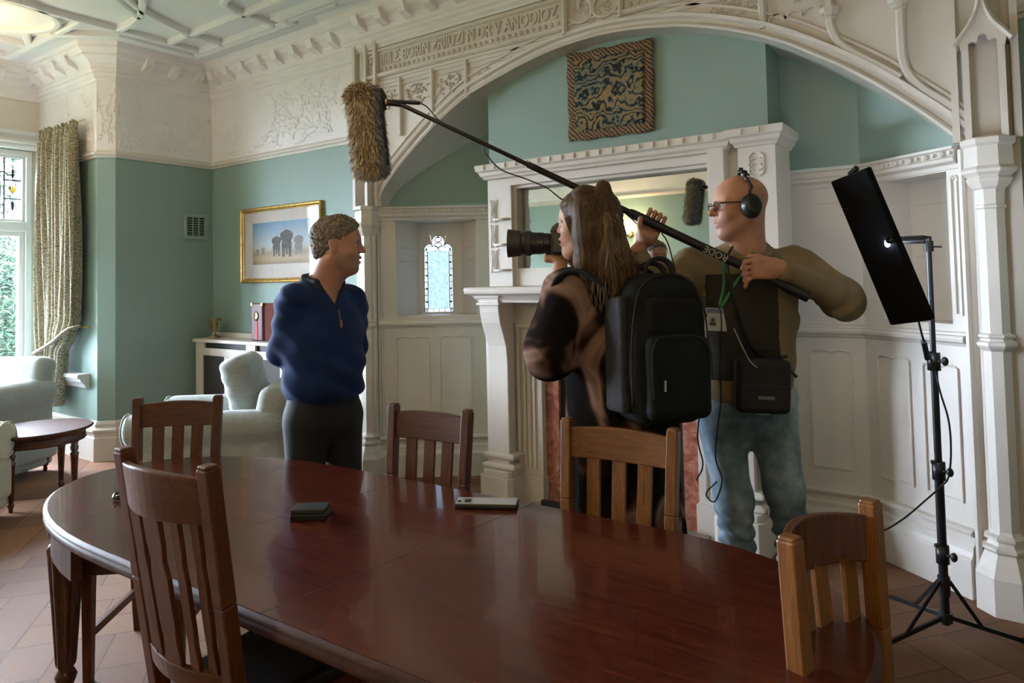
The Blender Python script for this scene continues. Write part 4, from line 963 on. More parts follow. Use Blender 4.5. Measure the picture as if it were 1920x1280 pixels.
b = MB(); Mz = Matrix.Translation((-.052, -.022, .21)) @ Matrix.Rotation(R90, 4, 'X'); b.lathe([(0, 0), (.03, 0), (.03, .004), (.02, .007), (0, .009)], 24, Mz @ Matrix.Scale(1.35, 4, (0, 1, 0))); b.build('medallion', M_BRASS, cs, smooth=True)
b = MB(); b.box(-.066, -.036, -.024, -.021, .02, .165); b.build('ribbon', simple('red_ribbon', (.45, .01, .02), .5), cs)
for x, z in ((-.13, .30), (.01, .30)): b = MB(); b.box(x, x+.022, -.023, .02, z, z+.022); b.build('corner', M_BRASS, cs)
# ------------------------------------------------------------------ dining table
TZ_ = .72; TCX, TCY = -1.605, 1.44
tab = empty('dining_table', (TCX, TCY, 0)); tag(tab, 'large oval-ended polished mahogany extending dining table in the foreground', 'table')
def outline(off, n=26):
    """D-ended top; a = half length, straight middle"""
    a, h_ = 1.385, .485; P = []
    for (sx, t0, t1, e) in ((1, -R90, R90, .66), (-1, R90, 3*R90, .92)):
        for k in range(n+1):
            t = t0+(t1-t0)*k/n; c, s_ = math.cos(t), math.sin(t)
            P.append((sx*(a-e)+(e+off)*math.copysign(abs(c)**.86, c), (h_+off)*math.copysign(abs(s_)**.92, s_)))
    return P
def skewed(P): return [(x, y+.012*x) for x, y in P]
b = MB(); top = skewed(outline(-.012)); prof = [(-.014, -.0006), (-.002, -.006), (0, -.013), (-.008, -.018), (-.004, -.024), (.0, -.032), (-.004, -.042), (-.02, -.048), (-.06, -.05)]
b.prism(top, TZ_-.045, TZ_, plane='xy'); tt = b.build('top', M_TABLE, tab)
b = MB(); rings = [skewed(outline(o_)) for o_, z in prof]; n = len(rings[0]); vs = [(x, y, TZ_+z) for (o_, z), R_ in zip(prof, rings) for x, y in R_]
b.add(vs, [(i*n+k, i*n+(k+1) % n, (i+1)*n+(k+1) % n, (i+1)*n+k) for i in range(len(prof)-1) for k in range(n)]); b.build('moulded_edge', M_TEDGE, tab, auto=50)
b = MB()
for xs_, sk in ((-.81, .10), (-.28, .12), (.27, .1)):
    b.add([(xs_-sk*.5-.0008, -.47, TZ_+.0004), (xs_-sk*.5+.0008, -.47, TZ_+.0004), (xs_+sk*.5+.0008, .47, TZ_+.0004), (xs_+sk*.5-.0008, .47, TZ_+.0004)], [(0, 1, 2, 3)])
b.build('leaf_seam', mat('seam_dark', (.015, .005, .004), .6), tab)
b = MB(); ap = skewed(outline(-.022)); ap2 = skewed(outline(-.05)); n = len(ap)
vs = [(x, y, z) for z in (TZ_-.045, TZ_-.15) for x, y in ap]+[(x, y, z) for z in (TZ_-.045, TZ_-.15) for x, y in ap2]
ids = [k for k in range(n) if abs(ap[k][0]) > .64]
fs = []
for k in range(n):
    k2 = (k+1) % n
    if k in ids and k2 in ids: fs += [(k, k2, n+k2, n+k), (2*n+k, 3*n+k, 3*n+k2, 2*n+k2), (n+k, n+k2, 3*n+k2, 3*n+k)]
    elif (k in ids) != (k2 in ids): q = k if k in ids else k2; fs.append((q, n+q, 3*n+q, 2*n+q))
b.add(vs, fs); b.box(-.82, .82, -.36, -.33, TZ_-.12, TZ_-.05); b.box(-.82, .82, .33, .36, TZ_-.12, TZ_-.05); b.build('apron', M_TEDGE, tab)
M_LEG = wood('mahogany_leg', (.03, .008, .003), (.062, .018, .008), (.11, .036, .014), .25, (12, 12, 2))
legp = [(0, 0), (.022, 0), (.026, .02), (.022, .04), (.028, .055), (.034, .075), (.028, .09), (.022, .10), (.03, .115), (.032, .125), (.042, .30), (.055, .50), (.058, .525), (.05, .54), (.038, .548), (.045, .56), (.055, .575), (.06, .60), (.055, .625), (.045, .64), (.045, .68), (0, .68)]
for x, y in ((-1.19, -.28), (-.78, .25), (.74, -.22), (.72, .17)):
    b = MB(); b.lathe([(r_*1.05, z) for r_, z in legp], 48, flute=(8, .012, .12, .53)); b.build('leg', M_LEG, tab, smooth=True, loc=(x, y, 0))
# ------------------------------------------------------------------ chairs
def chair(name, label, hb, wt, bow, slats, m1, mr, loc, rz, recl=.10, grp='wooden dining chairs round the table', seatz=.45, shaped=False, wb=None):
    """origin on the floor under the middle of the back; seat extends toward +y"""
    c = empty(name, loc, rz); tag(c, label, 'chair', grp); wb = wb or wt*.94; ps = .036
    def lean(z): return -recl*max(0, z-seatz)/(hb-seatz)*1.0+.02*max(0, (seatz-z))/seatz*-1
    for s in (-1, 1):
        b = MB(); P = [(s*wb/2, lean(0)-.02, 0), (s*wb/2, 0, seatz*.7), (s*(wb/2), lean(seatz), seatz), (s*(wb/2+(wt-wb)*.25), lean(seatz+(hb-seatz)*.5), seatz+(hb-seatz)*.5), (s*wt/2, lean(hb), hb)]
        for k in range(4): b.taper(P[k], P[k+1], (ps, ps*1.05), (ps, ps*1.05), (1, 0, 0))
        b.box(-.5, .5, -.5, .5, -.5, .5, Matrix.Translation((s*wt/2, lean(hb), hb+.002)) @ Matrix.Diagonal((ps*.86, ps*.9, .010, 1)))
        b.build('back_post', m1, c, bevel=.004)
    def railm(z0, z1, nm, th=.02, bw=bow, mm=mr):
        b = MB(); n = 12; vs = []
        for k in range(n+1):
            t = -1+2*k/n; zc_ = (z0+z1)/2; ww = (wb+(wt-wb)*max(0, (zc_-seatz)/(hb-seatz)))/2
            y = -bw*(1-t*t)
            for yy, z in ((y-th/2, z0), (y+th/2, z0), (y+th/2, z1), (y-th/2, z1)): vs.append((t*ww, lean(z)+yy, z+(.012*(1-t*t) if z == z1 and nm == 'top_rail' else 0)))
        fs = [(k*4+i, k*4+(i+1) % 4, k*4+4+(i+1) % 4, k*4+4+i) for k in range(n) for i in range(4)]+[(0, 1, 2, 3), (n*4+3, n*4+2, n*4+1, n*4)]
        b.add(vs, fs); return b.build(nm, mm, c, bevel=.004)
    rt = hb-.025; rh = .095 if not shaped else .10
    railm(rt-rh, rt, 'top_rail'); railm(seatz+.10, seatz+.145, 'lower_rail', bw=bow*.8); railm(seatz-.06, seatz+.0, 'seat_rail', bw=0)
    zb_, zt2 = seatz+.13, rt-rh+.012
    for u, sw in slats:
        ww = (wb+(wt-wb)*.6)/2; b = MB(); n = 10; vs = []
        for k in range(n+1):
            t = k/n; z = zb_+(zt2-zb_)*t; x = u*ww*(.94+.06*t); y = -bow*(1-u*u)*(.8+.2*t)+lean(z); hw_ = sw/2
            if shaped: hw_ *= 1-.22*math.exp(-((t-.68)/.07)**2)-.18*math.exp(-((t-.2)/.06)**2)+.10*math.exp(-((t-.6)/.05)**2)
            vs += [(x-hw_, y-.006, z), (x+hw_, y-.006, z), (x+hw_, y+.006, z), (x-hw_, y+.006, z)]
        b.add(vs, [(k*4+i, k*4+(i+1) % 4, k*4+4+(i+1) % 4, k*4+4+i) for k in range(n) for i in range(4)]+[(0, 1, 2, 3), (n*4+3, n*4+2, n*4+1, n*4)])
        b.build('slat', m1, c, bevel=.002)
    sd_ = .40; b = MB(); b.prism([(-wb/2+.01, .02), (wb/2-.01, .02), (wb/2+.03, sd_), (-wb/2-.03, sd_)], seatz, seatz+.045, plane='xy'); b.build('seat', M_LEATHER, c, bevel=.018, seg=3)
    b = MB(); b.prism([(-wb/2, .0), (wb/2, .0), (wb/2+.025, sd_-.01), (-wb/2-.025, sd_-.01)], seatz-.055, seatz+.002, plane='xy'); b.build('seat_frame', mr, c, bevel=.003)
    for s in (-1, 1):
        b = MB(); b.taper((s*(wb/2+.005), sd_-.035, seatz-.01), (s*(wb/2+.005), sd_-.035, 0), (.04, .04), (.03, .03), (1, 0, 0)); b.build('front_leg', m1, c, bevel=.003)
        b = MB(); b.taper((s*wb/2, .0, .17), (s*(wb/2+.005), sd_-.04, .17), (.03, .016), (.03, .016), (0, 0, 1)); b.build('stretcher', mr, c)
    return c
def place(p, q, z, depth_off=0):
    """centre and heading from the two back-post tops (left, right as seen from behind)"""
    return (p+q)/2, (q-p)
def put(name, label, pa, pb, z, bow, slats, m1, mr, behind, recl=.09, shaped=False, wscale=1.0, **k):
    A_, B2 = onz(*pa, z), onz(*pb, z); mid = (A_+B2)/2; d = (B2-A_); wt = d.length*wscale; a = math.atan2(d.y, d.x)
    # behind=True: we look at the chair's rear (seat away from us, +y local away); else seat toward us
    rz = a if behind else a+math.pi
    ysh = Vector((-math.sin(rz), math.cos(rz), 0))*recl
    return chair(name, label, z, wt, bow, slats, m1, mr, (mid.x+ysh.x, mid.y+ysh.y, 0), rz, recl, shaped=shaped, **k)
S3 = [(-.5, .048), (0, .048), (.5, .048)]; S5 = [(-.74, .022), (-.46, .028), (.0, .062), (.46, .032), (.76, .03)]
put('dining_chair', 'dark wooden chair seen from behind at the near left side of the table', (233, 843), (390, 877), 1.06, .045, S5, M_CHAIR, M_CHAIRH, True, .085, True)
put('dining_chair', 'brown slatted chair at the far left end of the table, before the pale armchair', (259, 748), (409, 743), .965, .012, S3, M_CHAIR, M_CHAIRH, False, .05)
put('dining_chair', 'brown slatted chair across the table, between the man in navy and the fireplace', (739, 759), (877, 771), .965, .012, S3, M_CHAIR, M_CHAIRH, False, .05)
put('dining_chair', 'honey brown slatted chair across the table in front of the woman with the backpack', (1064, 786), (1263, 806), .965, .015, S3, M_CHAIR2, M_CHAIRH2, False, .05)
put('dining_chair', 'brown chair with deeply curved top rail at the right end of the table', (1490, 1006), (1624, 945), .955, .07, [(-.72, .05), (-.3, .05), (.1, .05), (.5, .05)], M_CHAIR2, M_CHAIR, False, .02, False, 1.12)
# ------------------------------------------------------------------ things on the table
o = empty('battery_pack', onz(583, 968, TZ_+.001), .62); tag(o, 'small square black box lying near the middle of the table', 'box')
b = MB(); b.box(-.055, .055, -.04, .04, 0, .018); b.build('base', M_BLACK, o, bevel=.004); b = MB(); b.box(-.052, .052, -.037, .037, .019, .032); b.build('lid', simple('dark_grey_cover', (.02, .02, .018), .5), o, bevel=.003)
o = empty('tablet_case', onz(913, 948, TZ_+.001), .50); tag(o, 'flat black slab device with silver top on the far edge of the table', 'device')
b = MB(); b.box(-.10, .10, -.035, .035, 0, .013); b.build('body', M_BLACK, o, bevel=.003); b = MB(); b.box(-.098, .098, -.033, .033, .0135, .017); b.build('top_plate', simple('silver_plate', (.5, .5, .48), .3, metal=.4), o, bevel=.002)
b = MB(); b.lathe([(0, 0), (.006, 0), (.006, .002), (0, .002)], 12, Matrix.Translation((-.088, -.01, .017))); b.box(-.07, -.05, -.02, .01, .017, .0175); b.build('button', M_BLACK, o)
o = empty('cable_clip', onz(220, 938, TZ_+.001), .4); tag(o, 'tiny dark twisted cable clip on the table beside the near chair', 'clip')
b = MB(); b.tube(crv([(-.02, 0, .006), (0, .015, .012), (.02, 0, .006), (0, -.015, .014), (-.015, .01, .02), (.012, .012, .024)], 6), .0045, 6); b.build('clip', M_BLACK, o)
# ------------------------------------------------------------------ implicit surfaces for bodies, clothes and upholstery
def A(p): return np.array(p, dtype=np.float32)
def sd_cap(P, a, b, ra, rb):
    a, b = A(a), A(b); ab = b-a; L2 = float(ab @ ab)+1e-9; t = np.clip(((P-a) @ ab)/L2, 0, 1)
    return np.sqrt((((P-a)-t[..., None]*ab)**2).sum(-1))-(ra+(rb-ra)*t)
def sd_ell(P, c, r, R=None):
    q = P-A(c)
    if R is not None: q = q @ A(R)
    r = A(r); k0 = np.sqrt(((q/r)**2).sum(-1)); k1 = np.sqrt(((q/(r*r))**2).sum(-1))+1e-9
    return k0*(k0-1)/k1
def sd_box(P, c, h, rad, R=None):
    q = P-A(c)
    if R is not None: q = q @ A(R)
    q = np.abs(q)-(A(h)-rad); return np.sqrt((np.maximum(q, 0)**2).sum(-1))+np.minimum(q.max(-1), 0)-rad
def rot(rx=0, ry=0, rz=0):
    """rotation matrix whose columns are the local axes (degrees)"""
    m = Matrix.Rotation(math.radians(rz), 3, 'Z') @ Matrix.Rotation(math.radians(ry), 3, 'Y') @ Matrix.Rotation(math.radians(rx), 3, 'X')
    return np.array(m, dtype=np.float32)
def smin(a, b, k):
    if k <= 0: return np.minimum(a, b)
    h = np.maximum(k-np.abs(a-b), 0)/k; return np.minimum(a, b)-h*h*k*.25
class SDF:
    def __init__(s): s.it = []; s.post = None
    def cap(s, a, b, ra, rb=None, k=.03): s.it.append(('u', lambda P: sd_cap(P, a, b, ra, ra if rb is None else rb), k)); return s
    def ell(s, c, r, R=None, k=.03): s.it.append(('u', lambda P: sd_ell(P, c, r, R), k)); return s
    def box(s, c, h, rad=.01, R=None, k=.02): s.it.append(('u', lambda P: sd_box(P, c, h, rad, R), k)); return s
    def chain(s, pts, rs, k=.02):
        for i in range(len(pts)-1): s.cap(pts[i], pts[i+1], rs[i], rs[i+1], k)
        return s
    def sub(s, f, k=.01): s.it.append(('s', f, k)); return s
    def inter(s, f, k=.01): s.it.append(('i', f, k)); return s
    def disp(s, f): s.it.append(('d', f, 0)); return s
    def frame(s, other, o, R, scale=1.0):
        """insert another SDF living in a local frame"""
        R = A(R); o = A(o); s.it.append(('u', lambda P: other(((P-o) @ R)/scale)*scale, getattr(other, 'k', .012))); return s
    def __call__(s, P):
        d = None
        for op, f, k in s.it:
            if op == 'd': d = d+f(P); continue
            e = f(P)
            if d is None: d = e
            elif op == 'u': d = smin(d, e, k)
            elif op == 's': d = -smin(-d, e, k)
            else: d = -smin(-d, -e, k)
        return d
def axis(segs):
    """non-uniform grid axis: [(start, step), ..., (end, None)]"""
    out = []
    for (a, st), (b_, _) in zip(segs, segs[1:]):
        n = max(1, int(round((b_-a)/st))); out += [a+(b_-a)*i/n for i in range(n)]
    return np.array(out+[segs[-1][0]], dtype=np.float32)
def lin(a, b, st): return axis([(a, st), (b, None)])
def nets(f, X, Y, Z):
    nx, ny, nz = len(X), len(Y), len(Z); D = np.empty((nx, ny, nz), np.float32)
    YY, ZZ = np.meshgrid(Y, Z, indexing='ij')
    for i0 in range(0, nx, 8):
        xs = X[i0:i0+8]; P = np.empty((len(xs), ny, nz, 3), np.float32); P[..., 0] = xs[:, None, None]; P[..., 1] = YY; P[..., 2] = ZZ
        D[i0:i0+8] = f(P)
    S = D < 0; acc = np.zeros((nx-1, ny-1, nz-1, 3), np.float32); cnt = np.zeros((nx-1, ny-1, nz-1), np.int32); AX = (X, Y, Z)
    for ax in range(3):
        o1, o2 = [a for a in range(3) if a != ax]
        sl0 = [slice(None)]*3; sl1 = [slice(None)]*3; sl0[ax] = slice(0, -1); sl1[ax] = slice(1, None)
        d0, d1 = D[tuple(sl0)], D[tuple(sl1)]; ch = S[tuple(sl0)] != S[tuple(sl1)]
        t = np.where(ch, d0/np.where(ch, d0-d1, 1), 0)
        sh = [1, 1, 1]; sh[ax] = -1; A0 = AX[ax][:-1].reshape(sh); A1 = AX[ax][1:].reshape(sh); pos = A0+(A1-A0)*t
        for i in (0, 1):
            for j in (0, 1):
                sl = [slice(None)]*3; sl[o1] = slice(i, i+len(AX[o1])-1); sl[o2] = slice(j, j+len(AX[o2])-1); sl = tuple(sl); c = ch[sl]
                cnt += c; acc[..., ax] += np.where(c, pos[sl], 0)
                s1 = [1, 1, 1]; s1[o1] = -1; acc[..., o1] += np.where(c, AX[o1][i:i+len(AX[o1])-1].reshape(s1), 0)
                s2 = [1, 1, 1]; s2[o2] = -1; acc[..., o2] += np.where(c, AX[o2][j:j+len(AX[o2])-1].reshape(s2), 0)
    m = cnt > 0; idx = -np.ones(cnt.shape, np.int64); idx[m] = np.arange(m.sum()); V = acc[m]/cnt[m][:, None]; Fq = []
    for ax in range(3):
        o1, o2 = [(1, 2), (2, 0), (0, 1)][ax]
        sl0 = [slice(None)]*3; sl1 = [slice(None)]*3; sl0[ax] = slice(0, -1); sl1[ax] = slice(1, None)
        for o in (o1, o2): sl0[o] = slice(1, -1); sl1[o] = slice(1, -1)
        a_, b_ = S[tuple(sl0)], S[tuple(sl1)]; I = np.argwhere(a_ != b_)
        if not len(I): continue
        fl = a_[tuple(I.T)]; base = I.copy()
        def cell(d1_, d2_): q = base.copy(); q[:, o1] += d1_; q[:, o2] += d2_; return idx[tuple(q.T)]
        q = np.stack([cell(0, 0), cell(1, 0), cell(1, 1), cell(0, 1)], 1); q[~fl] = q[~fl][:, ::-1]; Fq.append(q)
    Fq = np.concatenate(Fq); Fq = Fq[(Fq >= 0).all(1)]; return V, Fq
def isomesh(name, f, X, Y, Z, mats, parent=None, matf=None, smooth=True, relax=1, attr=None):
    V, Q = nets(f, X, Y, Z)
    for _ in range(relax):                           # Newton step onto the surface
        e = 1e-3; P = V[None, None].astype(np.float32); d = f(P)[0, 0]
        g = np.stack([(f(P+A(v)*e)[0, 0]-d)/e for v in ((1, 0, 0), (0, 1, 0), (0, 0, 1))], 1); gn = (g**2).sum(1)+1e-6
        V = V-np.clip(d/gn, -.004, .004)[:, None]*g*.8
    me = bpy.data.meshes.new(name); me.vertices.add(len(V)); me.vertices.foreach_set('co', V.astype(np.float32).ravel())
    me.loops.add(len(Q)*4); me.loops.foreach_set('vertex_index', Q.ravel().astype(np.int32)); me.polygons.add(len(Q))
    me.polygons.foreach_set('loop_start', np.arange(0, len(Q)*4, 4, dtype=np.int32)); me.polygons.foreach_set('loop_total', np.full(len(Q), 4, np.int32))
    me.polygons.foreach_set('use_smooth', np.full(len(Q), smooth)); me.update(calc_edges=True); me.validate()
    for m in (mats if isinstance(mats, (list, tuple)) else [mats]): me.materials.append(m)
    if matf is not None and len(me.polygons) == len(Q): me.polygons.foreach_set('material_index', matf(V[Q].mean(1)).astype(np.int32))
    if attr is not None and len(me.vertices) == len(V):
        a_ = me.attributes.new('mask', 'FLOAT', 'POINT'); a_.data.foreach_set('value', attr(V).astype(np.float32))
    me.update(); o = bpy.data.objects.new(name, me); link(o, parent); return o
def wav(P, fx, fy, fz, ph=0.0): return np.sin(P[..., 0]*fx+P[..., 1]*fy+P[..., 2]*fz+ph)
def lump(P, s, seed=0):
    """cheap smooth noise in about -1..1"""
    x, y, z = P[..., 0]*s, P[..., 1]*s, P[..., 2]*s; a = seed*1.7
    return (np.sin(x*1.0+1.3*np.sin(y*1.1+a)+a)+np.sin(y*1.2+1.1*np.sin(z*.9+a*2)+a)+np.sin(z*1.1+1.2*np.sin(x*1.3+a*3)))/3
# ------------------------------------------------------------------ armchairs, sofa, side table
def armchair(name, label, loc, rz, m, W=.92, Dp=.92, arm_h=.62, back_h=.88, cushion=True, grp=None, aw=.22):
    """origin on the floor in the middle; faces local +x"""
    r_ = empty(name, loc, rz); tag(r_, label, 'armchair', grp)
    b = SDF(); b.box((0, 0, .24), (Dp/2-.02, W/2-.03, .13), .03)
    isomesh('base', b, lin(-Dp/2-.02, Dp/2+.02, .02), lin(-W/2-.02, W/2+.02, .02), lin(.05, .42, .02), m, r_)
    for s in (-1, 1):
        a = SDF(); yc_ = s*(W/2-aw/2); zr = arm_h-aw*.42
        a.box((0.0, yc_-s*.02, .30), (Dp/2-.03, aw/2-.045, .25), .03)
        a.cap((-Dp/2+.10, yc_, zr), (Dp/2-.07, yc_, zr), aw*.44, aw*.46, .04); a.inter(lambda P: P[..., 0]-(Dp/2-.0), .02)
        isomesh('arm', a, lin(-Dp/2-.1, Dp/2+.06, .018), lin(min(yc_-.18, yc_+.18), max(yc_-.18, yc_+.18), .018), lin(.03, arm_h+.06, .018), m, r_)
        t = MB(); t.tube([(Dp/2-.012, yc_+math.cos(u)*aw*.44, zr+math.sin(u)*aw*.44) for u in np.linspace(0, 6.28, 24)[:-1]], .006, 6, closed=True); t.build('piping', m, r_, smooth=True)
    k = SDF(); R_ = rot(0, -12, 0)
    k.box((-Dp/2+.14, 0, back_h*.55), (.10, W/2-.06, back_h*.40), .07, R_)
    isomesh('back', k, lin(-Dp/2-.20, -Dp/2+.4, .018), lin(-W/2, W/2, .018), lin(.1, back_h+.08, .018), m, r_)
    c = SDF(); c.box((.06, 0, .44), (Dp/2-.10, W/2-aw+.01, .085), .06); c.disp(lambda P: .004*lump(P, 14))
    isomesh('seat_cushion', c, lin(-Dp/2, Dp/2+.05, .018), lin(-W/2+aw-.05, W/2-aw+.05, .018), lin(.30, .58, .018), m, r_)
    if cushion:
        c = SDF(); R2 = rot(0, 14, 0); c.box((-Dp/2+.33, 0, .745), (.095, W/2-aw+.02, .245), .085, R2, .02); c.disp(lambda P: .006*lump(P, 17, 2)+.004*np.sin(P[..., 2]*70+3*np.sin(P[..., 1]*9)))
        isomesh('back_cushion', c, lin(-Dp/2+.08, -Dp/2+.62, .014), lin(-W/2+aw-.08, W/2-aw+.08, .016), lin(.45, 1.06, .014), m, r_)
    for x in (-1, 1):
        for y in (-1, 1):
            l_ = MB(); l_.lathe([(.012, 0), (.016, .02), (.012, .035), (.022, .05), (.030, .10), (.034, .13), (0, .13)], 16); l_.build('leg', M_LEG, r_, smooth=True, loc=(x*(Dp/2-.09), y*(W/2-.09), 0))
    return r_
p0 = atd(392, 861, 4.62); armchair('armchair', 'pale blue-grey linen armchair side-on behind the far left dining chair', (p0.x-.02, p0.y+.12, 0), math.radians(180+41.5), M_FABG, W=.90, Dp=.98, arm_h=.655, back_h=.84)
p0 = atd(-62, 800, 5.25); armchair('armchair', 'blue-grey scroll-armed armchair by the bay window at the left edge', (p0.x-.10, p0.y-.02, 0), math.radians(-62), M_FABG, W=.98, Dp=.92, arm_h=.74, back_h=.96, cushion=False, aw=.27)
p0 = atd(-190, 905, 4.05); armchair('armchair', 'cream armchair whose rounded arm enters at the left edge before the side table', (p0.x-.12, p0.y-.02, 0), math.radians(42), M_CREAM, W=.9, Dp=.95, arm_h=.60, back_h=.8, cushion=False, aw=.26)
st = empty('side_table', (-5.50, 2.10, 0)); tag(st, 'round mahogany side table on turned legs by the window armchair', 'side table')
b = MB(); b.lathe([(0, .465), (.30, .465), (.325, .475), (.335, .485), (.325, .495), (0, .497)], 48); b.build('top', M_TEDGE, st, smooth=False)
b = MB(); b.lathe([(.27, .40), (.285, .40), (.29, .41), (.285, .42), (.285, .45), (.30, .465), (.27, .465)], 48); b.build('apron', M_TEDGE, st, smooth=False)
for k in range(4):
    a = math.radians(35+90*k); b = MB()
    b.lathe([(0, 0), (.012, 0), (.014, .03), (.022, .045), (.014, .055), (.017, .07), (.022, .2), (.026, .30), (.028, .315), (.018, .33), (.024, .345), (.026, .36), (.02, .375), (.026, .40), (.026, .46), (0, .46)], 16, flute=(6, .004, .07, .31)); b.build('leg', M_LEG, st, smooth=True, loc=(.255*math.cos(a), .255*math.sin(a), 0))

# ------------------------------------------------------------------ light panel on its stand
LP = [atd(1577, 334, 2.60), atd(1646, 316, 2.44), atd(1743, 588, 2.44), atd(1666, 607, 2.60)]
ctr = sum(LP, Vector())/4; ux = ((LP[1]-LP[0])+(LP[2]-LP[3])).normalized(); uzv = ((LP[0]-LP[3])+(LP[1]-LP[2])).normalized(); uy = uzv.cross(ux).normalized(); uzv = ux.cross(uy)
if uy.dot(Vector(CAM)-ctr) < 0: uy = -uy            # back of the panel looks at the camera
wd_, ht_ = (LP[1]-LP[0]).length, (LP[0]-LP[3]).length
SX, SYY = onz(1773, 1162, .075).x, onz(1773, 1162, .075).y
ls = empty('light_stand', (SX, SYY, 0)); tag(ls, 'black tripod light stand holding the panel light at the right', 'light stand')
sp = Vector((SX, SYY, 0)); topz = 1.585; tl = atd(1741, 462, (Vector((SX, SYY, 1.5))-Vector(CAM)).dot(Vector(_f))); tl = Vector((tl.x-SX, tl.y-SYY, tl.z))
def pz(z): return tl*(z/tl.z)
def on_pole(z0, z1, r, nm, m=M_BLACKM, n=14): b = MB(); b.tube([pz(z0), pz(z1)], r, n); return b.build(nm, m, ls, smooth=False, bevel=0)
on_pole(.06, .66, .0165, 'lower_tube'); on_pole(.60, 1.10, .0135, 'middle_tube'); on_pole(1.05, tl.z, .0105, 'upper_tube')
for z in (.655, 1.085, .33):
    b = MB(); b.tube([pz(z-.035), pz(z+.035)], .024, 12); q = pz(z); b.tube([q, q+Vector((.035, -.03, .005))], .006, 8); b.sphere(q+Vector((.04, -.034, .006)), (.013, .013, .018), 10, 8); b.tube([q+Vector((0, 0, .03)), q+Vector((-.022, -.018, .036))], .008, 8); b.build('clamp', M_BLACK, ls, smooth=True)
b = MB(); b.tube([pz(.17), pz(.245)], .022, 12); b.build('collar', M_BLACK, ls)
feet = [onz(1652, 1112, .01), onz(1925, 1203, .01), onz(1600, 1236, .01)]
for f in feet:
    d = (Vector((f.x-SX, f.y-SYY, .01))); dn = d.normalized(); l_ = MB(); hub = pz(.085)
    a_ = hub+dn*.02; l_.taper(a_, d, (.016, .010), (.016, .010), (0, 0, 1)); o = l_.build('leg', M_BLACKM, ls)
    l_ = MB(); l_.taper(pz(.225)+dn*.02, a_+(d-a_)*.42, (.014, .005), (.014, .005), (0, 0, 1)); l_.build('brace', M_BLACKM, ls)
    l_ = MB(); l_.tube([a_+(d-a_)*.94, a_+(d-a_)*1.01], .012, 8); l_.build('foot', M_BLACK, ls)
b = MB(); b.tube([pz(.07), pz(.105)], .026, 12); b.build('hub', M_BLACK, ls)
b = MB(); q = pz(tl.z); b.tube([q-Vector((0, 0, .02)), q+Vector((0, 0, .022))], .018, 12); b.tube([q, q+Vector((.045, -.03, -.004))], .004, 6); b.build('spigot', M_BLACK, ls)
tq_ = sp+pz(tl.z)
pl = empty('panel_light', ctr); tag(pl, 'tall tilted black panel light with a glowing left edge on the stand', 'light')
PMX = Matrix((( ux.x, uy.x, uzv.x), (ux.y, uy.y, uzv.y), (ux.z, uy.z, uzv.z))).to_4x4()
b = MB(); b.box(-wd_/2, wd_/2, 0, .028, -ht_/2, ht_/2, PMX); b.build('housing', simple('matt_black_shell', (.004, .004, .004), .8, spec=.15), pl, bevel=.006)
M_LED = bpy.data.materials.new('led_diffuser'); M_LED.use_nodes = True; N, L, B_ = nodes(M_LED); B_.inputs['Emission Color'].default_value = (.75, .86, 1, 1); B_.inputs['Emission Strength'].default_value = 10; B_.inputs['Base Color'].default_value = (.8, .8, .8, 1)
b = MB(); b.box(-wd_/2+.012, wd_/2-.01, -.004, -.001, -ht_/2+.015, ht_/2-.015, PMX); b.build('diffuser', M_LED, pl)
b = MB(); b.box(-wd_/2-.004, -wd_/2+.008, -.012, .0, -ht_/2, ht_/2, PMX); b.build('edge_strip', simple('pale_diffuser_edge', (.7, .78, .85), .4), pl)
b = MB(); hb_ = PMX @ Vector((wd_*.30, .0, .0)); q = tq_-ctr; top_ = PMX @ Vector((wd_*.42, .045, .02))
b.tube([PMX @ Vector((wd_*.30, .03, .02)), top_, q+Vector((-.03, 0, .03)), q+Vector((0, 0, .028)), q+Vector((0, 0, .0))], [.010, .012, .018, .017, .012], 10); b.build('tilt_bracket', M_BLACK, pl, smooth=True)
b = MB(); b.tube([PMX @ Vector((0, .014, ht_/2)), PMX @ Vector((wd_*.22, .014, ht_/2+.012))], .010, 8); b.build('latch', M_BLACK, pl)
m_dot = bpy.data.materials.new('leak_glow'); m_dot.use_nodes = True; N, L, B_ = nodes(m_dot); B_.inputs['Emission Color'].default_value = (.55, .65, 1, 1); B_.inputs['Emission Strength'].default_value = 22  # glowing bead stands in for light leaking out at the panel mount
b = MB(); b.sphere(PMX @ Vector((wd_*.30, .034, .012)), (.009, .009, .015), 10, 8); b.build('leak_glow', m_dot, pl)
def cable(name, pts, r, label, m=M_BLACK, n=7, cat='cable', k=8):
    o = MB(); P = crv(pts, k); base = P[0].copy(); o.tube([p-base for p in P], r, n); o = o.build(name, m, smooth=True); o.location = base; return tag(o, label, cat)
Ds = 2.62
cable('power_cable', [atd(1722, 600, 2.5), atd(1730, 632, 2.55), atd(1740, 660, 2.6), atd(1752, 690, 2.66), atd(1763, 735, 2.64), atd(1779, 790, 2.64), atd(1783, 850, 2.66), atd(1778, 895, 2.70), atd(1764, 912, 2.74), atd(1735, 938, 2.72), atd(1690, 975, 2.66), atd(1640, 1000, 2.6), atd(1560, 1010, 2.55), onz(1500, 1150, .02), onz(1300, 1150, .01)], .0035, 'thin black cable running down from the panel light and off towards the floor')
b = MB(); b.tube([atd(1732, 640, 2.565), atd(1739, 672, 2.62)], .010, 10); o = b.build('cable_coupler', simple('blue_black_plug', (.01, .03, .05), .4)); tag(o, 'dark blue inline plug on the cable beneath the panel light', 'plug')
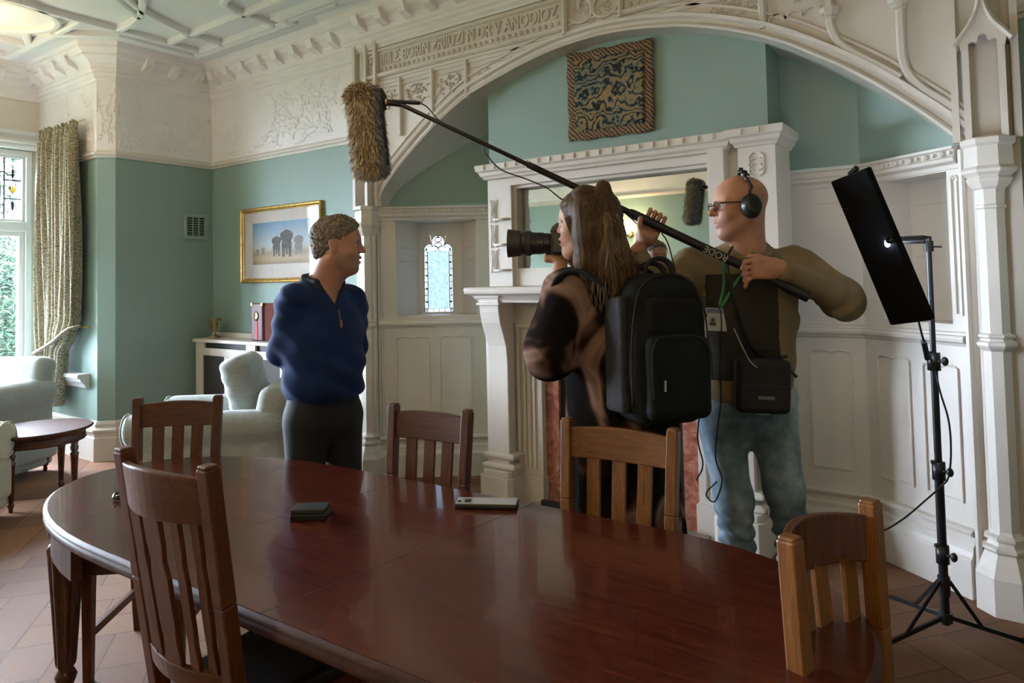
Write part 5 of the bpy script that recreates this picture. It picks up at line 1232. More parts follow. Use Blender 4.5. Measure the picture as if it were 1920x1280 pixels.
# ------------------------------------------------------------------ people: shared pieces
def skin(name, base, second=None, lip=(.36, .12, .10)):
    m = mat(name, base, .5, spec=.4); N, L, b = nodes(m); v = coords(m)
    n = noisy(m, v, 18, 4, .6); c = ramp(m, n, [(.3, tuple(x*.86 for x in base)), (.7, tuple(min(1, x*1.1) for x in base))])
    if second:
        at = N.new('ShaderNodeAttribute'); at.attribute_name = 'mask'
        c = mixc(m, math_(m, 'MINIMUM', at.outputs['Fac'], 1.0), c, second); c = mixc(m, math_(m, 'MAXIMUM', math_(m, 'SUBTRACT', at.outputs['Fac'], 1.0), 0.0), c, lip)
    colour(m, c)
    b.inputs['Subsurface Weight'].default_value = .08; b.inputs['Subsurface Radius'].default_value = (.02, .008, .004); b.inputs['Subsurface Scale'].default_value = .6
    bump(m, noisy(m, v, 260, 2), .12, .001); return m
M_SK1 = skin('skin_ruddy', (.50, .26, .18), (.34, .205, .15)); M_LID = skin('skin_lid', (.36, .17, .12))
M_SK2 = skin('skin_tan', (.50, .25, .165), (.42, .225, .155))
M_SK3 = skin('skin_light', (.52, .29, .20), (.52, .27, .19))
M_EYEW = mat('eye_white', (.72, .68, .62), .25); M_IRIS = mat('iris', (.05, .04, .03), .2)
def head_sdf(fat=1.0, jaw=1.0, nose=1.0, brow=1.0, mouth_open=0.0):
    """face +x, up +z, origin between the ears; crown .122, chin -.118"""
    h = SDF(); h.k = .02
    h.ell((-.014, 0, .038), (.099, .077*fat, .084)); h.ell((.022, 0, .032), (.068, .066*fat, .074), k=.03)
    h.ell((.030, 0, -.035), (.056, .058*fat, .072), k=.035)
    for s in (-1, 1):
        h.cap((-.012, s*.058*fat, -.045), (.052, s*.026*jaw, -.094), .017, .016, .035)      # jaw line
        h.ell((.056, s*.036, -.020), (.026, .022, .022), k=.03)                              # cheekbone
        h.cap((.080, s*.010, .034), (.066, s*.048, .030), .010*brow, .008, .018)             # brow
    h.ell((.070, 0, -.058), (.026, .028, .026), k=.025)                                     # muzzle
    h.ell((.070, 0, -.100), (.020, .022*jaw, .018), k=.025)                                 # chin
    h.cap((-.01, 0, -.075), (.06, 0, -.098), .03, .016, .03)                                # under jaw
    h.cap((.082, 0, .028), (.099*nose, 0, -.010), .008, .0105, .012); h.ell((.102*nose, 0, -.017), (.0125, .011, .0105), k=.010)
    for s in (-1, 1): h.ell((.094, s*.0125, -.021), (.011, .0075, .0075), k=.006)
    for s in (-1, 1): h.sub(lambda P, s=s: sd_ell(P, (.094, s*.031, .010), (.018, .019, .0125)), .014)
    for s in (-1, 1): h.sub(lambda P, s=s: sd_ell(P, (.098, s*.007, -.028), (.005, .004, .005)), .004)
    z0 = -.055
    h.cap((.088, -.018, z0+.004), (.096, 0, z0+.006), .0045, .006, .006); h.cap((.088, .018, z0+.004), (.096, 0, z0+.006), .0045, .006, .006)
    h.cap((.086, -.016, z0-.009-mouth_open), (.093, 0, z0-.010-mouth_open), .005, .007, .006); h.cap((.086, .016, z0-.009-mouth_open), (.093, 0, z0-.010-mouth_open), .005, .007, .006)
    h.sub(lambda P: sd_cap(P, (.098, -.014, z0-.002-mouth_open*.5), (.098, .014, z0-.002-mouth_open*.5), .0035+mouth_open*.6, .0035+mouth_open*.6), .003)
    for s in (-1, 1):                                   # ears
        R_ = rot(0, -8, s*-22)
        h.ell((-.014, s*.080*fat, -.008), (.017, .008, .031), R_, k=.006); h.ell((-.022, s*.084*fat, .006), (.013, .006, .018), R_, k=.005)
        h.sub(lambda P, s=s, R_=R_: sd_ell(P, (-.008, s*.089*fat, -.003), (.0085, .006, .018), R_), .005)
    return h
def eyes(parent, o, R, lid):
    for s in (-1, 1):
        b = MB(); c = Vector(o)+Matrix(R.tolist()) @ Vector((.0735, s*.031, .009)); b.sphere(c, .0122, 16, 10); b.build('eye', M_EYEW, parent, smooth=True)
        b = MB(); c = Vector(o)+Matrix(R.tolist()) @ Vector((.0808, s*.0315, .0085)); b.sphere(c, .0064, 12, 8); b.build('iris', M_IRIS, parent, smooth=True)
        b = MB(); f = Matrix(R.tolist())
        P = [Vector(o)+f @ Vector((.0745+.0128*math.cos(a)*.9, s*.031+.0135*math.sin(a), .009+.0078*math.cos(a*.9))) for a in np.linspace(-1.3, 1.3, 9)]; b.tube(P, .0026, 6); b.build('eyelid', lid, parent, smooth=True)
def fingers(S, base, dirs, lens, rads, k=.006):
    for b0, ds, ls, r in zip(base, dirs, lens, rads):
        p = A(b0)
        for i, (d, l_) in enumerate(zip(ds, ls)):
            d = A(d); d = d/np.linalg.norm(d); q = p+d*l_; S.cap(tuple(p), tuple(q), r*(1-.08*i), r*(1-.08*(i+1)), k); p = q
class Person:
    def __init__(s, name, px, py, D, toward, label):
        """toward: heading in camera terms, degrees from image-right turned toward the camera"""
        p = atd(px, py, D); s.o = Vector((p.x, p.y, 0)); a = math.radians(toward)
        f = Vector(_r)*math.cos(a)-Vector(_f)*math.sin(a); s.h = math.atan2(f.y, f.x)
        s.root = empty(name, s.o, s.h); s.M = (Matrix.Translation(s.o) @ Matrix.Rotation(s.h, 4, 'Z')); s.I = s.M.inverted(); tag(s.root, label, 'person')
    def w(s, px, py, D): return tuple(s.I @ atd(px, py, D))
    def lw(s, v): return tuple(s.M @ Vector(v))
    def dirw(s, v): return s.I.to_3x3() @ Vector(v)
    def heading(s, toward, down=0, tilt=0):
        """local rotation matrix for a head looking 'toward' (camera terms), nodding down, tilting"""
        a = math.radians(toward); f = Vector(_r)*math.cos(a)-Vector(_f)*math.sin(a); f.z = 0; f.normalize(); g = s.dirw(f)
        return rot(tilt, down, math.degrees(math.atan2(g.y, g.x)))

# ------------------------------------------------------------------ man in navy
P1 = Person('person', 607, 760, 3.12, 42, 'man in navy quarter-zip jumper standing with hands clasped behind his back')
hR1 = P1.heading(-10, 3, 0); hO1 = A(P1.w(634, 461, 3.10)); zh = float(hO1[2])
HS1 = head_sdf(1.06, 1.12, 1.06, 1.15, .003)
def H1(v): return tuple(hO1+hR1 @ A(v))
B1 = SDF(); B1.frame(HS1, hO1, hR1)
sh = 1.375; neckb = (.0, 0, 1.415)
B1.it[-1] = (B1.it[-1][0], B1.it[-1][1], .03)
B1.cap(H1((-.028, 0, -.06)), (-.02, 0, 1.43), .060, .064, .04); B1.cap(H1((.03, 0, -.09)), (.03, 0, 1.42), .030, .045, .04)
B1.ell((0, 0, 1.22), (.10, .16, .24), k=.05); B1.cap((-.02, -.13, 1.38), (-.02, .13, 1.38), .05, .05, .06); B1.ell((0, 0, .98), (.10, .14, .16), k=.06)
for s in (-1, 1): B1.chain([(0, s*.09, .90), (.01, s*.105, .50), (-.01, s*.11, .09)], [.075, .05, .035], .04); B1.cap((-.02, s*.11, .05), (.12, s*.13, .035), .035, .03, .03)
RS, RE, RW = P1.w(553, 556, 2.99), P1.w(522, 664, 3.08), P1.w(582, 700, 3.30)
LS_, LE_, LW_ = P1.w(664, 566, 3.24), P1.w(672, 650, 3.36), P1.w(612, 690, 3.34)
B1.chain([RS, RE, RW], [.042, .036, .027], .02); B1.chain([LS_, LE_, LW_], [.042, .036, .027], .02)
for W_, sgn in ((RW, 1), (LW_, -1)):
    w0 = A(W_); B1.ell(tuple(w0+A((-.01, sgn*.035, -.02))), (.018, .045, .038), k=.02)
    fingers(B1, [w0+A((-.012, sgn*(.07), -.045+.019*i)) for i in range(4)], [[(0, sgn, -.25), (.2, sgn*.6, -.6), (.3, -sgn*.1, -.8)]]*4, [(.03, .022, .018)]*4, [.0088]*4)
    fingers(B1, [w0+A((0, sgn*.03, .01))], [[(-.2, sgn*.6, .5), (0, sgn, .2)]], [(.035, .028)], [.0105])
m0 = M_SK1
def sstep(x, a, b): t = np.clip((x-a)/(b-a), 0, 1); return t*t*(3-2*t)
def facemask(o, R, beard=1.0):
    def f(V):
        q = (V-o) @ R; x, y, z = q[:, 0], q[:, 1], q[:, 2]
        m = sstep(-z, .022, .060)*sstep(x, -.02, .012)*sstep(-z, -1, 0)*(1-sstep(-z, .098, .118))*(1-.8*sstep(x, .055, .08)*sstep(z, -.055, -.035))*beard
        lip = np.clip(1-(np.abs(z+.056)/.012)**4, 0, 1)*(np.abs(y) < .024)*(x > .084)
        return m*(1-lip)+lip*1.8
    return f
hx, hy = float(hO1[0]), float(hO1[1])
isomesh('body', B1, axis([(-.34, .016), (hx-.125, .0036), (hx+.135, .012), (.3, None)]), axis([(-.32, .014), (hy-.115, .0036), (hy+.115, .014), (.32, None)]), axis([(-.02, .02), (.9, .012), (1.42, .006), (zh-.135, .0034), (zh+.13, None)]), M_SK1, P1.root, attr=facemask(hO1, hR1))
eyes(P1.root, hO1, hR1, M_LID)
# hair: short, curly, greying
M_HAIR1 = mat('greying_hair', (.13, .10, .075), .8); _v = coords(M_HAIR1); colour(M_HAIR1, ramp(M_HAIR1, noisy(M_HAIR1, _v, 70, 4, .7), [(.3, (.05, .038, .03)), (.5, (.15, .12, .095)), (.7, (.34, .30, .25))])); bump(M_HAIR1, noisy(M_HAIR1, _v, 160, 3), .6, .003)
def hair_short(P):
    d = smin(sd_ell(P, (-.016, 0, .044), (.108, .085, .091)), sd_ell(P, (.016, 0, .066), (.074, .066, .064)), .03)
    d = smin(d, sd_ell(P, (-.052, 0, -.015), (.062, .068, .062)), .02)
    d = d+.0050*np.sin(P[..., 0]*190+2*np.sin(P[..., 2]*90))*np.sin(P[..., 1]*210+2*np.sin(P[..., 0]*110))*np.sin(P[..., 2]*170+1.5*np.sin(P[..., 1]*80))+.0025*lump(P, 70, 3)
    face = np.maximum(P[..., 0]-.052-.5*np.maximum(P[..., 2]-.066, 0), (P[..., 2]-.088)*.9)         # forehead plane
    cut = .8*P[..., 0]+.6*(.055-P[..., 2])-.047
    d = np.maximum(d, cut)
    d = np.maximum(d, -(P[..., 2]+.078)); d = np.maximum(d, (P[..., 0]-.004)-(P[..., 2]+.015)*1.2)
    ear = sd_ell(P, (-.008, .08, -.008), (.022, .03, .036)); ear2 = sd_ell(P, (-.008, -.08, -.008), (.022, .03, .036)); return np.maximum(d, -np.minimum(ear, ear2))
H_ = SDF(); H_.frame(hair_short, hO1, hR1)
isomesh('hair', H_, lin(hx-.14, hx+.14, .0035), lin(hy-.13, hy+.13, .0035), lin(zh-.10, zh+.15, .0035), M_HAIR1, P1.root, relax=0)
b = MB()
for s in (-1, 1): b.tube([H1(q) for q in ((.079, s*.014, .033), (.080, s*.032, .038), (.070, s*.048, .033))], [.003, .0045, .003], 6)
b.build('eyebrow', M_HAIR1, P1.root, smooth=True)
# navy jumper
M_NAVY = mat('navy_merino', (.010, .022, .075), .85, sheen=.05, spec=.2); _v = coords(M_NAVY); colour(M_NAVY, ramp(M_NAVY, noisy(M_NAVY, _v, 9, 3), [(.3, (.006, .018, .075)), (.7, (.010, .030, .115))])); bump(M_NAVY, noisy(M_NAVY, coords(M_NAVY, (300, 300, 60)), 1, 2), .25, .001)
J = SDF()
J.ell((.0, 0, 1.235), (.142, .190, .22)); J.ell((.01, 0, 1.06), (.150, .180, .20), k=.08); J.cap((-.03, -.145, 1.375), (-.03, .145, 1.375), .058, .058, .08); J.ell((.0, 0, .985), (.142, .172, .09), k=.05)
J.cap((-.02, 0, 1.40), (-.025, 0, 1.455), .085, .078, .05)
J.chain([RS, RE], [.064, .047], .05); J.chain([RE, RW], [.049, .040], .02); J.chain([LS_, LE_], [.060, .045], .05); J.chain([LE_, LW_], [.046, .038], .02)
J.disp(lambda P: .0035*np.sin((P[..., 2]*.8+P[..., 0]*.5)*75+3*lump(P, 9, 2))*np.clip(np.abs(P[..., 1])*9-.7, 0, 1)+.0055*np.sin(P[..., 2]*46+P[..., 1]*14+2.2*np.sin(P[..., 1]*9+P[..., 2]*6))*np.clip((1.33-P[..., 2])*4, 0, 1)+.0035*lump(P, 21, 1))
J.inter(lambda P: .935+.01*np.sin(P[..., 1]*20)-P[..., 2], .012)
J.inter(lambda P: (P[..., 2]-1.475)-(P[..., 0]*-.25), .008)
J.sub(lambda P: sd_cap(P, (-.02, 0, 1.42), H1((-.025, 0, -.05)), .067, .072), .004)                    # neck hole
J.sub(lambda P: np.maximum(np.maximum(np.abs(P[..., 1]+.004)-(P[..., 2]-1.325)*.42, 1.325-P[..., 2]), .02-P[..., 0]), .004)  # open zip
isomesh('jumper', J, lin(-.36, .24, .0085), lin(-.36, .36, .0085), lin(.90, 1.53, .0085), M_NAVY, P1.root)
C_ = SDF()                                           # stand-up collar, folded open
for s in (-1, 1):
    C_.cap((-.075, s*.035, 1.475), (-.02, s*.078, 1.475), .012, .012, .015); C_.cap((-.02, s*.078, 1.475), (.055, s*.066, 1.452), .012, .012, .015); C_.cap((.055, s*.066, 1.452), (.115, s*.012, 1.34), .011, .008, .015)
    C_.cap((-.075, s*.035, 1.445), (-.02, s*.082, 1.44), .013, .013, .02); C_.cap((-.02, s*.082, 1.44), (.06, s*.066, 1.42), .013, .013, .02); C_.cap((-.085, 0, 1.46), (-.075, s*.035, 1.46), .016, .016, .015)
isomesh('collar', C_, lin(-.12, .15, .006), lin(-.11, .11, .006), lin(1.30, 1.51, .006), simple('navy_dark_trim', (.006, .010, .025), .8), P1.root)
b = MB(); b.tube([(.128, -.004, 1.335), (.137, -.004, 1.30), (.142, -.004, 1.275)], .0032, 6); b.build('zip', mat('zip_bronze', (.25, .14, .08), .35, .7), P1.root)
b = MB(); b.box(.143, .148, -.008, .002, 1.255, 1.288); b.build('zip_pull', simple('tan_leather_pull', (.32, .13, .05), .5), P1.root, bevel=.002)
# trousers and shoes
def trousers(Pn, hip, legs, m, wst, hemz=.06, disp=None, sole=True, zt=.97, hipw=.085, xr=(-.26, .30), yr=(-.3, .3)):
    T_ = SDF(); T_.ell((0, 0, hip), (.122, .165, .12)); T_.cap((0, -.06, hip+.08), (0, .06, hip+.08), .10, .10, .05)
    for pts, rs in legs: T_.chain(pts, rs, .045)
    T_.disp(disp or (lambda P: .003*lump(P, 19, 4))); T_.inter(lambda P: P[..., 2]-zt, .01); T_.inter(lambda P: hemz-P[..., 2], .006)
    return isomesh('trousers', T_, lin(xr[0], xr[1], .012), lin(yr[0], yr[1], .012), lin(.03, zt+.05, .012), m, Pn.root)
M_DTR = simple('black_denim', (.006, .007, .011), .8, .3, 14, .2, 250)
trousers(P1, .87, [([(0, s*.085, .84), (.01, s*.105, .48), (-.015, s*.115, .08)], [.098, .070, .060]) for s in (-1, 1)], M_DTR, .93)
def shoe(Pn, c, ang, m, L_=.28):
    S_ = SDF(); R_ = rot(0, 0, ang); S_.box((.05, 0, .045), (L_/2, .045, .045), .035); S_.cap((-.03, 0, .07), (-.02, 0, .11), .045, .042, .03); S_.inter(lambda P: .003-P[..., 2], .004)
    G = SDF(); G.frame(S_, (c[0], c[1], 0), R_); return isomesh('shoe', G, lin(c[0]-.25, c[0]+.3, .01), lin(c[1]-.25, c[1]+.25, .01), lin(-.01, .17, .01), m, Pn.root)
M_SHOE = simple('dark_shoe', (.02, .015, .012), .4)
for s in (-1, 1): shoe(P1, (.0, s*.12), s*12, M_SHOE)
# ------------------------------------------------------------------ bald sound recordist holding the boom
P2 = Person('person', 1398, 790, 2.78, 100, 'bald man in glasses and headphones holding the boom pole')
D2 = 2.72
hR2 = P2.heading(178, 3, 0); hO2 = A(P2.w(1386, 389, D2)); z2 = float(hO2[2])
HS2 = head_sdf(.98, .95, 1.10, 1.05, 0)
def H2(v): return tuple(hO2+hR2 @ A(v))
shz = P2.w(1400, 480, D2)[2]
RS2, RE2, RW2 = P2.w(1292, 498, 2.76), P2.w(1236, 556, 2.66), P2.w(1194, 474, 2.63)
LS2, LE2, LW2 = P2.w(1492, 494, 2.80), P2.w(1583, 562, 2.62), P2.w(1462, 503, 2.50)
# boom line: defined first so that the hands close on it
BA, BZ = atd(752, 196, 2.82), atd(1516, 557, 2.49)
def boom_at(px):
    lo, hi = 0.0, 1.0
    for _ in range(40):
        m_ = (lo+hi)/2
        if proj(BA.lerp(BZ, m_))[0] < px: lo = m_
        else: hi = m_
    return BA.lerp(BZ, lo)
bd = (BZ-BA).normalized(); bl = np.array(P2.dirw(bd)); toC = np.array(P2.dirw((Vector(CAM)-boom_at(1300)).normalized())); toC = toC-bl*(toC @ bl); toC /= np.linalg.norm(toC); bu = np.cross(bl, toC); bu = bu if bu[2] > 0 else -bu
gr = A(tuple(P2.I @ boom_at(1224))); gl = A(tuple(P2.I @ boom_at(1412)))
B2 = SDF(); B2.frame(HS2, hO2, hR2); B2.it[-1] = (B2.it[-1][0], B2.it[-1][1], .03)
nb = P2.w(1405, 470, D2+.02)
B2.cap(H2((-.036, 0, -.05)), nb, .056, .060, .04); B2.cap(H2((.025, 0, -.09)), (nb[0]+.03, nb[1], nb[2]-.0), .030, .045, .04)
mid = (A(RS2)+A(LS2))/2
B2.ell((mid[0], mid[1], shz-.22), (.10, .15, .26), k=.05); B2.cap(RS2, LS2, .045, .045, .06); B2.ell((0, 0, 1.0), (.10, .14, .18), k=.06)
lh, lk, la = (0.0, -.105, .90), P2.w(1375, 935, 2.74), P2.w(1392, 1105, 2.78)
rh, rk, ra = (0.0, .10, .90), P2.w(1470, 915, 2.70), P2.w(1505, 1100, 2.80)
def grd(q): return (q[0], q[1], .09)
la, ra = grd(la), grd(ra)
for l_, k_, a_ in ((lh, lk, la), (rh, rk, ra)): B2.chain([l_, k_, a_], [.075, .052, .035], .04); B2.cap((a_[0]-.02, a_[1], .05), (a_[0]+.12, a_[1], .035), .035, .03, .03)
B2.chain([RS2, RE2, RW2], [.042, .036, .026], .02); B2.chain([LS2, LE2, LW2], [.042, .036, .026], .02)
# raised hand: palm behind the pole, fingers over the top and down the near side
pr = gr-toC*.030-bu*.028
B2.cap(RW2, tuple(pr-bu*.03), .025, .026, .02); B2.box(tuple(pr-bu*.006), (.04, .040, .016), .014, np.stack([bl, bu, toC], 1), .02)
for i in range(4):
    b0 = gr+bl*(-.030+.0205*i)-toC*.030+bu*.010; Ln = (.030, .027, .021) if i < 3 else (.026, .022, .018)
    fingers(B2, [tuple(b0)], [[bu*1.0+toC*.25, toC*1.0+bu*.12, -bu*1.0+toC*.1]], [Ln], [.0088 if i < 3 else .0078], .005)
B2.cap(tuple(gr-bu*.058+bl*.028-toC*.006), tuple(gr-bu*.034+bl*.030+toC*.006), .014, .010, .02)                              # heel of the hand
fingers(B2, [tuple(gr-bu*.045-bl*.026-toC*.004)], [[-bl*.5+bu*.7+toC*.5, -bl*.3+bu*.9+toC*.25]], [(.030, .024)], [.0105], .008)   # thumb
B2.ell(tuple(gr-bu*.052+toC*.004), (.030, .022, .020), np.stack([bl, bu, toC], 1), k=.02)
# lower hand: back of the hand to the camera, fingers folded over the far/lower side
w1_ = A(LW2); kn = gl+toC*.030+bu*.012; dh = kn-w1_; dh /= np.linalg.norm(dh)
B2.cap(LW2, tuple(w1_+dh*.03), .027, .024, .02); side = np.cross(dh, toC); side = side if side[2] > 0 else -side
B2.box(tuple((w1_+kn)/2+dh*.012), (.046, .038, .015), .014, np.stack([dh, side, np.cross(dh, side)], 1), .02)
for i in range(4):
    b0 = kn+dh*.004+side*(.028-.0195*i)-toC*.004
    fingers(B2, [tuple(b0)], [[dh*1.0-side*(.15+.12*i), dh*.35-side*.9-toC*.25, -toC*1.0-side*.4]], [(.033-.003*i, .026, .018)], [.0090-.0004*i], .005)
fingers(B2, [tuple((w1_+kn)/2+side*.03)], [[dh*1.0+side*.35-toC*.5, dh*.9-toC*.55]], [(.036, .028)], [.0105], .008)
gx, gy = float(hO2[0]), float(hO2[1])
def fine(vals, lo, hi, base, fs):
    """axis with fine bands"""
    cuts = sorted(set([lo, hi]+[min(max(v, lo), hi) for a_, c_ in vals for v in (a_, c_)])); seg = []
    for a_, c_ in zip(cuts, cuts[1:]):
        mid_ = (a_+c_)/2; seg.append((a_, fs if any(u <= mid_ <= v for u, v in vals) else base))
    return axis(seg+[(cuts[-1], None)])
hb2 = [(gx-.13, gx+.13), (gr[0]-.07, gr[0]+.07), (gl[0]-.07, gl[0]+.07)]; hby = [(gy-.115, gy+.115), (gr[1]-.07, gr[1]+.07), (gl[1]-.08, gl[1]+.08)]
hbz = [(z2-.135, z2+.13), (gr[2]-.10, gr[2]+.07), (gl[2]-.06, gl[2]+.06)]
allp = np.array([RS2, RE2, RW2, LS2, LE2, LW2, la, ra, lk, rk]); lo_ = allp.min(0)-.12; hi_ = allp.max(0)+.14
isomesh('body', B2, fine(hb2, min(lo_[0], -.25), max(hi_[0], .25), .014, .0036), fine(hby, lo_[1], hi_[1], .014, .0036), axis([(-.02, .02), (.95, .012)]+[(z, None) for z in ()]+[(float(gl[2]-.08), .0038), (z2+.13, None)]), M_SK2, P2.root, attr=facemask(hO2, hR2, .6))
eyes(P2.root, hO2, hR2, M_SK2)
b = MB()
for s in (-1, 1): b.tube([H2(q) for q in ((.082, s*.014, .033), (.083, s*.032, .037), (.072, s*.048, .032))], [.002, .003, .002], 6)
b.build('eyebrow', simple('brow_brown', (.10, .06, .04), .8), P2.root, smooth=True)
# glasses
gls = bpy.data.objects.new('glasses', None); link(gls, P2.root); b = MB()
for s in (-1, 1):
    b.tube([H2((.1035-.0012*abs(math.cos(t)), s*.033+.0215*math.cos(t), .008+.0175*math.sin(t))) for t in np.linspace(0, 6.28, 22)[:-1]], .0022, 6, closed=True)
    b.tube([H2(q) for q in ((.101, s*.055, .016), (.09, s*.066, .018), (.03, s*.078, .016), (-.005, s*.081, .012))], [.0028, .0028, .002, .002], 6)
b.tube([H2(q) for q in ((.104, -.012, .012), (.107, 0, .015), (.104, .012, .012))], .002, 6)
b.build('frame', simple('dark_spectacle_frame', (.02, .012, .01), .25), gls, smooth=True)
b = MB()
for s in (-1, 1): b.add([H2((.1035, s*.033+.020*math.cos(t), .008+.016*math.sin(t))) for t in np.linspace(0, 6.28, 20)[:-1]], [list(range(19))])
b.build('lens', glass('spectacle_lens', (.95, .96, .96), spec=.10), gls)
# headphones
hp = bpy.data.objects.new('headphones', None); link(hp, P2.root)
b = MB(); R3 = Matrix(hR2.tolist())
for s in (-1, 1):
    Mh = Matrix.Translation(H2((-.014, s*.088, -.004))) @ R3.to_4x4() @ Matrix.Rotation(-s*R90, 4, 'X')
    q = MB(); q.lathe([(0, -.014), (.036, -.014), (.043, -.006), (.044, .006), (.038, .012), (.036, .024), (.028, .029), (0, .030)], 30, Mh @ Matrix.Diagonal((.9, 1.06, 1, 1))); q.build('ear_cup', M_BLACK, hp, smooth=True)
    q = MB(); q.tube([tuple((Mh @ Matrix.Translation((0, 0, .026))) @ Vector((.018*math.cos(t)-.004, .022*math.sin(t), 0))) for t in np.linspace(0, 6.28, 14)[:-1]], .0012, 5, closed=True); q.build('cup_ring', mat('cup_chrome', (.3, .3, .3), .3, .8), hp)
b.tube([H2((-.016+.006*math.sin(t*9), .092*math.cos(t), .004+.134*math.sin(t)**.9)) for t in np.linspace(.12, math.pi-.12, 40)], [.0065+.002*math.sin(k*1.7) for k in range(40)], 8)
b.build('headband', M_BLACK, hp, smooth=True)
b = MB(); b.tube(crv([H2((-.016+.012*math.sin(k*1.9), (.02+.011*math.cos(k*1.9))+.012*k/2, .146-.004*k+.006*math.sin(k*1.9))) for k in range(9)], 5), .004, 6); b.build('coiled_lead', M_BLACK, hp, smooth=True)
# sweatshirt
M_SW = mat('khaki_sweatshirt', (.20, .15, .085), .9, spec=.2); _v = coords(M_SW); N, L, B_ = nodes(M_SW)
cb = ramp(M_SW, noisy(M_SW, _v, 14, 3), [(.3, (.215, .160, .088)), (.7, (.28, .215, .125))])
ap_ = N.new('ShaderNodeAttribute'); ap_.attribute_name = 'mask'
colour(M_SW, mixc(M_SW, math_(M_SW, 'GREATER_THAN', ap_.outputs['Fac'], .5), cb, (.040, .036, .028))); bump(M_SW, noisy(M_SW, _v, 420, 2), .3, .001)
S2 = SDF(); cxm, cym = float(mid[0]), float(mid[1])
S2.ell((cxm*.9, cym, shz-.20), (.145, .200, .26)); S2.ell((cxm*.5, cym*.5, 1.12), (.138, .185, .22), k=.08); S2.ell((0.0, 0, 1.0), (.136, .180, .10), k=.05)
S2.cap(tuple(A(RS2)+A((-.01, .03, -.005))), tuple(A(LS2)+A((-.01, -.03, -.005))), .058, .058, .07); S2.cap((nb[0]-.01, nb[1], nb[2]-.07), (nb[0]-.01, nb[1], nb[2]-.015), .088, .072, .05)
S2.chain([RS2, RE2], [.068, .058], .05); S2.cap(RE2, tuple(A(RW2)*.92+A(RE2)*.08), .056, .038, .03)
S2.chain([LS2, LE2], [.072, .070], .05); S2.cap(LE2, tuple(A(LW2)*.90+A(LE2)*.10), .068, .041, .03)
def fold2(P):
    a1 = A(LE2)-A(LW2); t = ((P-A(LW2)) @ a1)/(a1 @ a1); a2 = A(LE2)-A(LS2); u = ((P-A(LS2)) @ a2)/(a2 @ a2)
    near = np.exp(-((np.clip(t, 0, 1)-t)**2)*40)*np.clip(t, 0, 1)
    return .0045*np.sin(t*26+2*np.sin(P[..., 2]*22))*np.clip(near, 0, 1)*(P[..., 1] > float(LS2[1])-.02) + .004*np.sin(P[..., 2]*34+P[..., 1]*18+2*np.sin(P[..., 1]*11))*np.clip((shz-.05-P[..., 2])*4, 0, 1)+.003*lump(P, 20, 5)
S2.disp(fold2); S2.inter(lambda P: .955-P[..., 2], .01)
S2.sub(lambda P: sd_cap(P, (nb[0], nb[1], nb[2]-.06), H2((-.03, 0, -.06)), .060, .068), .006)
def patch2(V):                                       # big dark rectangles printed on the chest
    x, y, z = V[:, 0]-cxm, V[:, 1]-cym, V[:, 2]; fr = x > -.02
    m_ = fr & (z < shz-.07) & (z > 1.045) & (y > -.155) & (y < .105); gap = (z > shz-.085)&(z < shz-.075)
    arm = (np.linalg.norm(V-A(LE2), axis=1) < .16) | (V[:, 1] > float(LS2[1])-.02) | (V[:, 1] < float(RS2[1])+.03)
    return (m_ & ~arm).astype(np.float32)
lo2 = allp[:6].min(0)-.1; hi2 = allp[:6].max(0)+.1
isomesh('sweatshirt', S2, lin(min(lo2[0], -.22), max(hi2[0], .24), .0085), lin(lo2[1], hi2[1], .0085), lin(.90, float(max(hi2[2], nb[2]+.03)), .0085), M_SW, P2.root, attr=patch2)
for W_, E_ in ((RW2, RE2), (LW2, LE2)):
    q = MB(); d = (A(W_)-A(E_)); d /= np.linalg.norm(d); c0 = A(W_)-d*.045; q.tube([tuple(c0), tuple(c0+d*.012), tuple(c0+d*.045)], [.040, .0415, .037], 20); q.build('cuff', M_SW, P2.root, smooth=True)
q = MB(); q.tube([(nb[0]+.004+.082*math.cos(t), nb[1]+.078*math.sin(t), nb[2]-.008-.024*math.cos(t)) for t in np.linspace(0, 6.28, 28)[:-1]], .010, 8, closed=True); q.build('neckband', M_SW, P2.root, smooth=True)
M_TEE = simple('pale_blue_tee', (.38, .45, .52), .9, .06, 12)
E_ = SDF(); E_.ell((0, .02, .97), (.130, .178, .13)); E_.disp(lambda P: .005*lump(P, 24, 2)); E_.inter(lambda P: P[..., 2]-1.02, .01); E_.inter(lambda P: .86-.05*np.clip(P[..., 1]*6, 0, 1)-P[..., 2]+.06, .01)
isomesh('t_shirt', E_, lin(-.18, .18, .01), lin(-.22, .24, .01), lin(.82, 1.06, .01), M_TEE, P2.root)
M_JEAN = mat('faded_jeans', (.2, .28, .34), .8); _v = coords(M_JEAN); colour(M_JEAN, ramp(M_JEAN, noisy(M_JEAN, _v, 5, 4, .6), [(.36, (.07, .11, .145)), (.5, (.16, .23, .28)), (.64, (.36, .45, .50))])); bump(M_JEAN, noisy(M_JEAN, coords(M_JEAN, (200, 200, 500)), 1, 2), .2, .001)
def jfold(P): return .0085*np.sin(P[..., 2]*105+2.5*np.sin(P[..., 1]*26+P[..., 0]*20))*np.clip((.60-P[..., 2])*5, 0, 1)+.003*lump(P, 22, 3)
trousers(P2, .90, [([lh, lk, (la[0], la[1], .10)], [.092, .068, .058]), ([rh, rk, (ra[0], ra[1], .10)], [.094, .068, .058])], M_JEAN, .95, disp=jfold, zt=.985, xr=(-.28, .34), yr=(-.36, .42))
for a_ in (la, ra): shoe(P2, (a_[0]+.02, a_[1]), 4, simple('grey_trainer', (.12, .12, .13), .6))
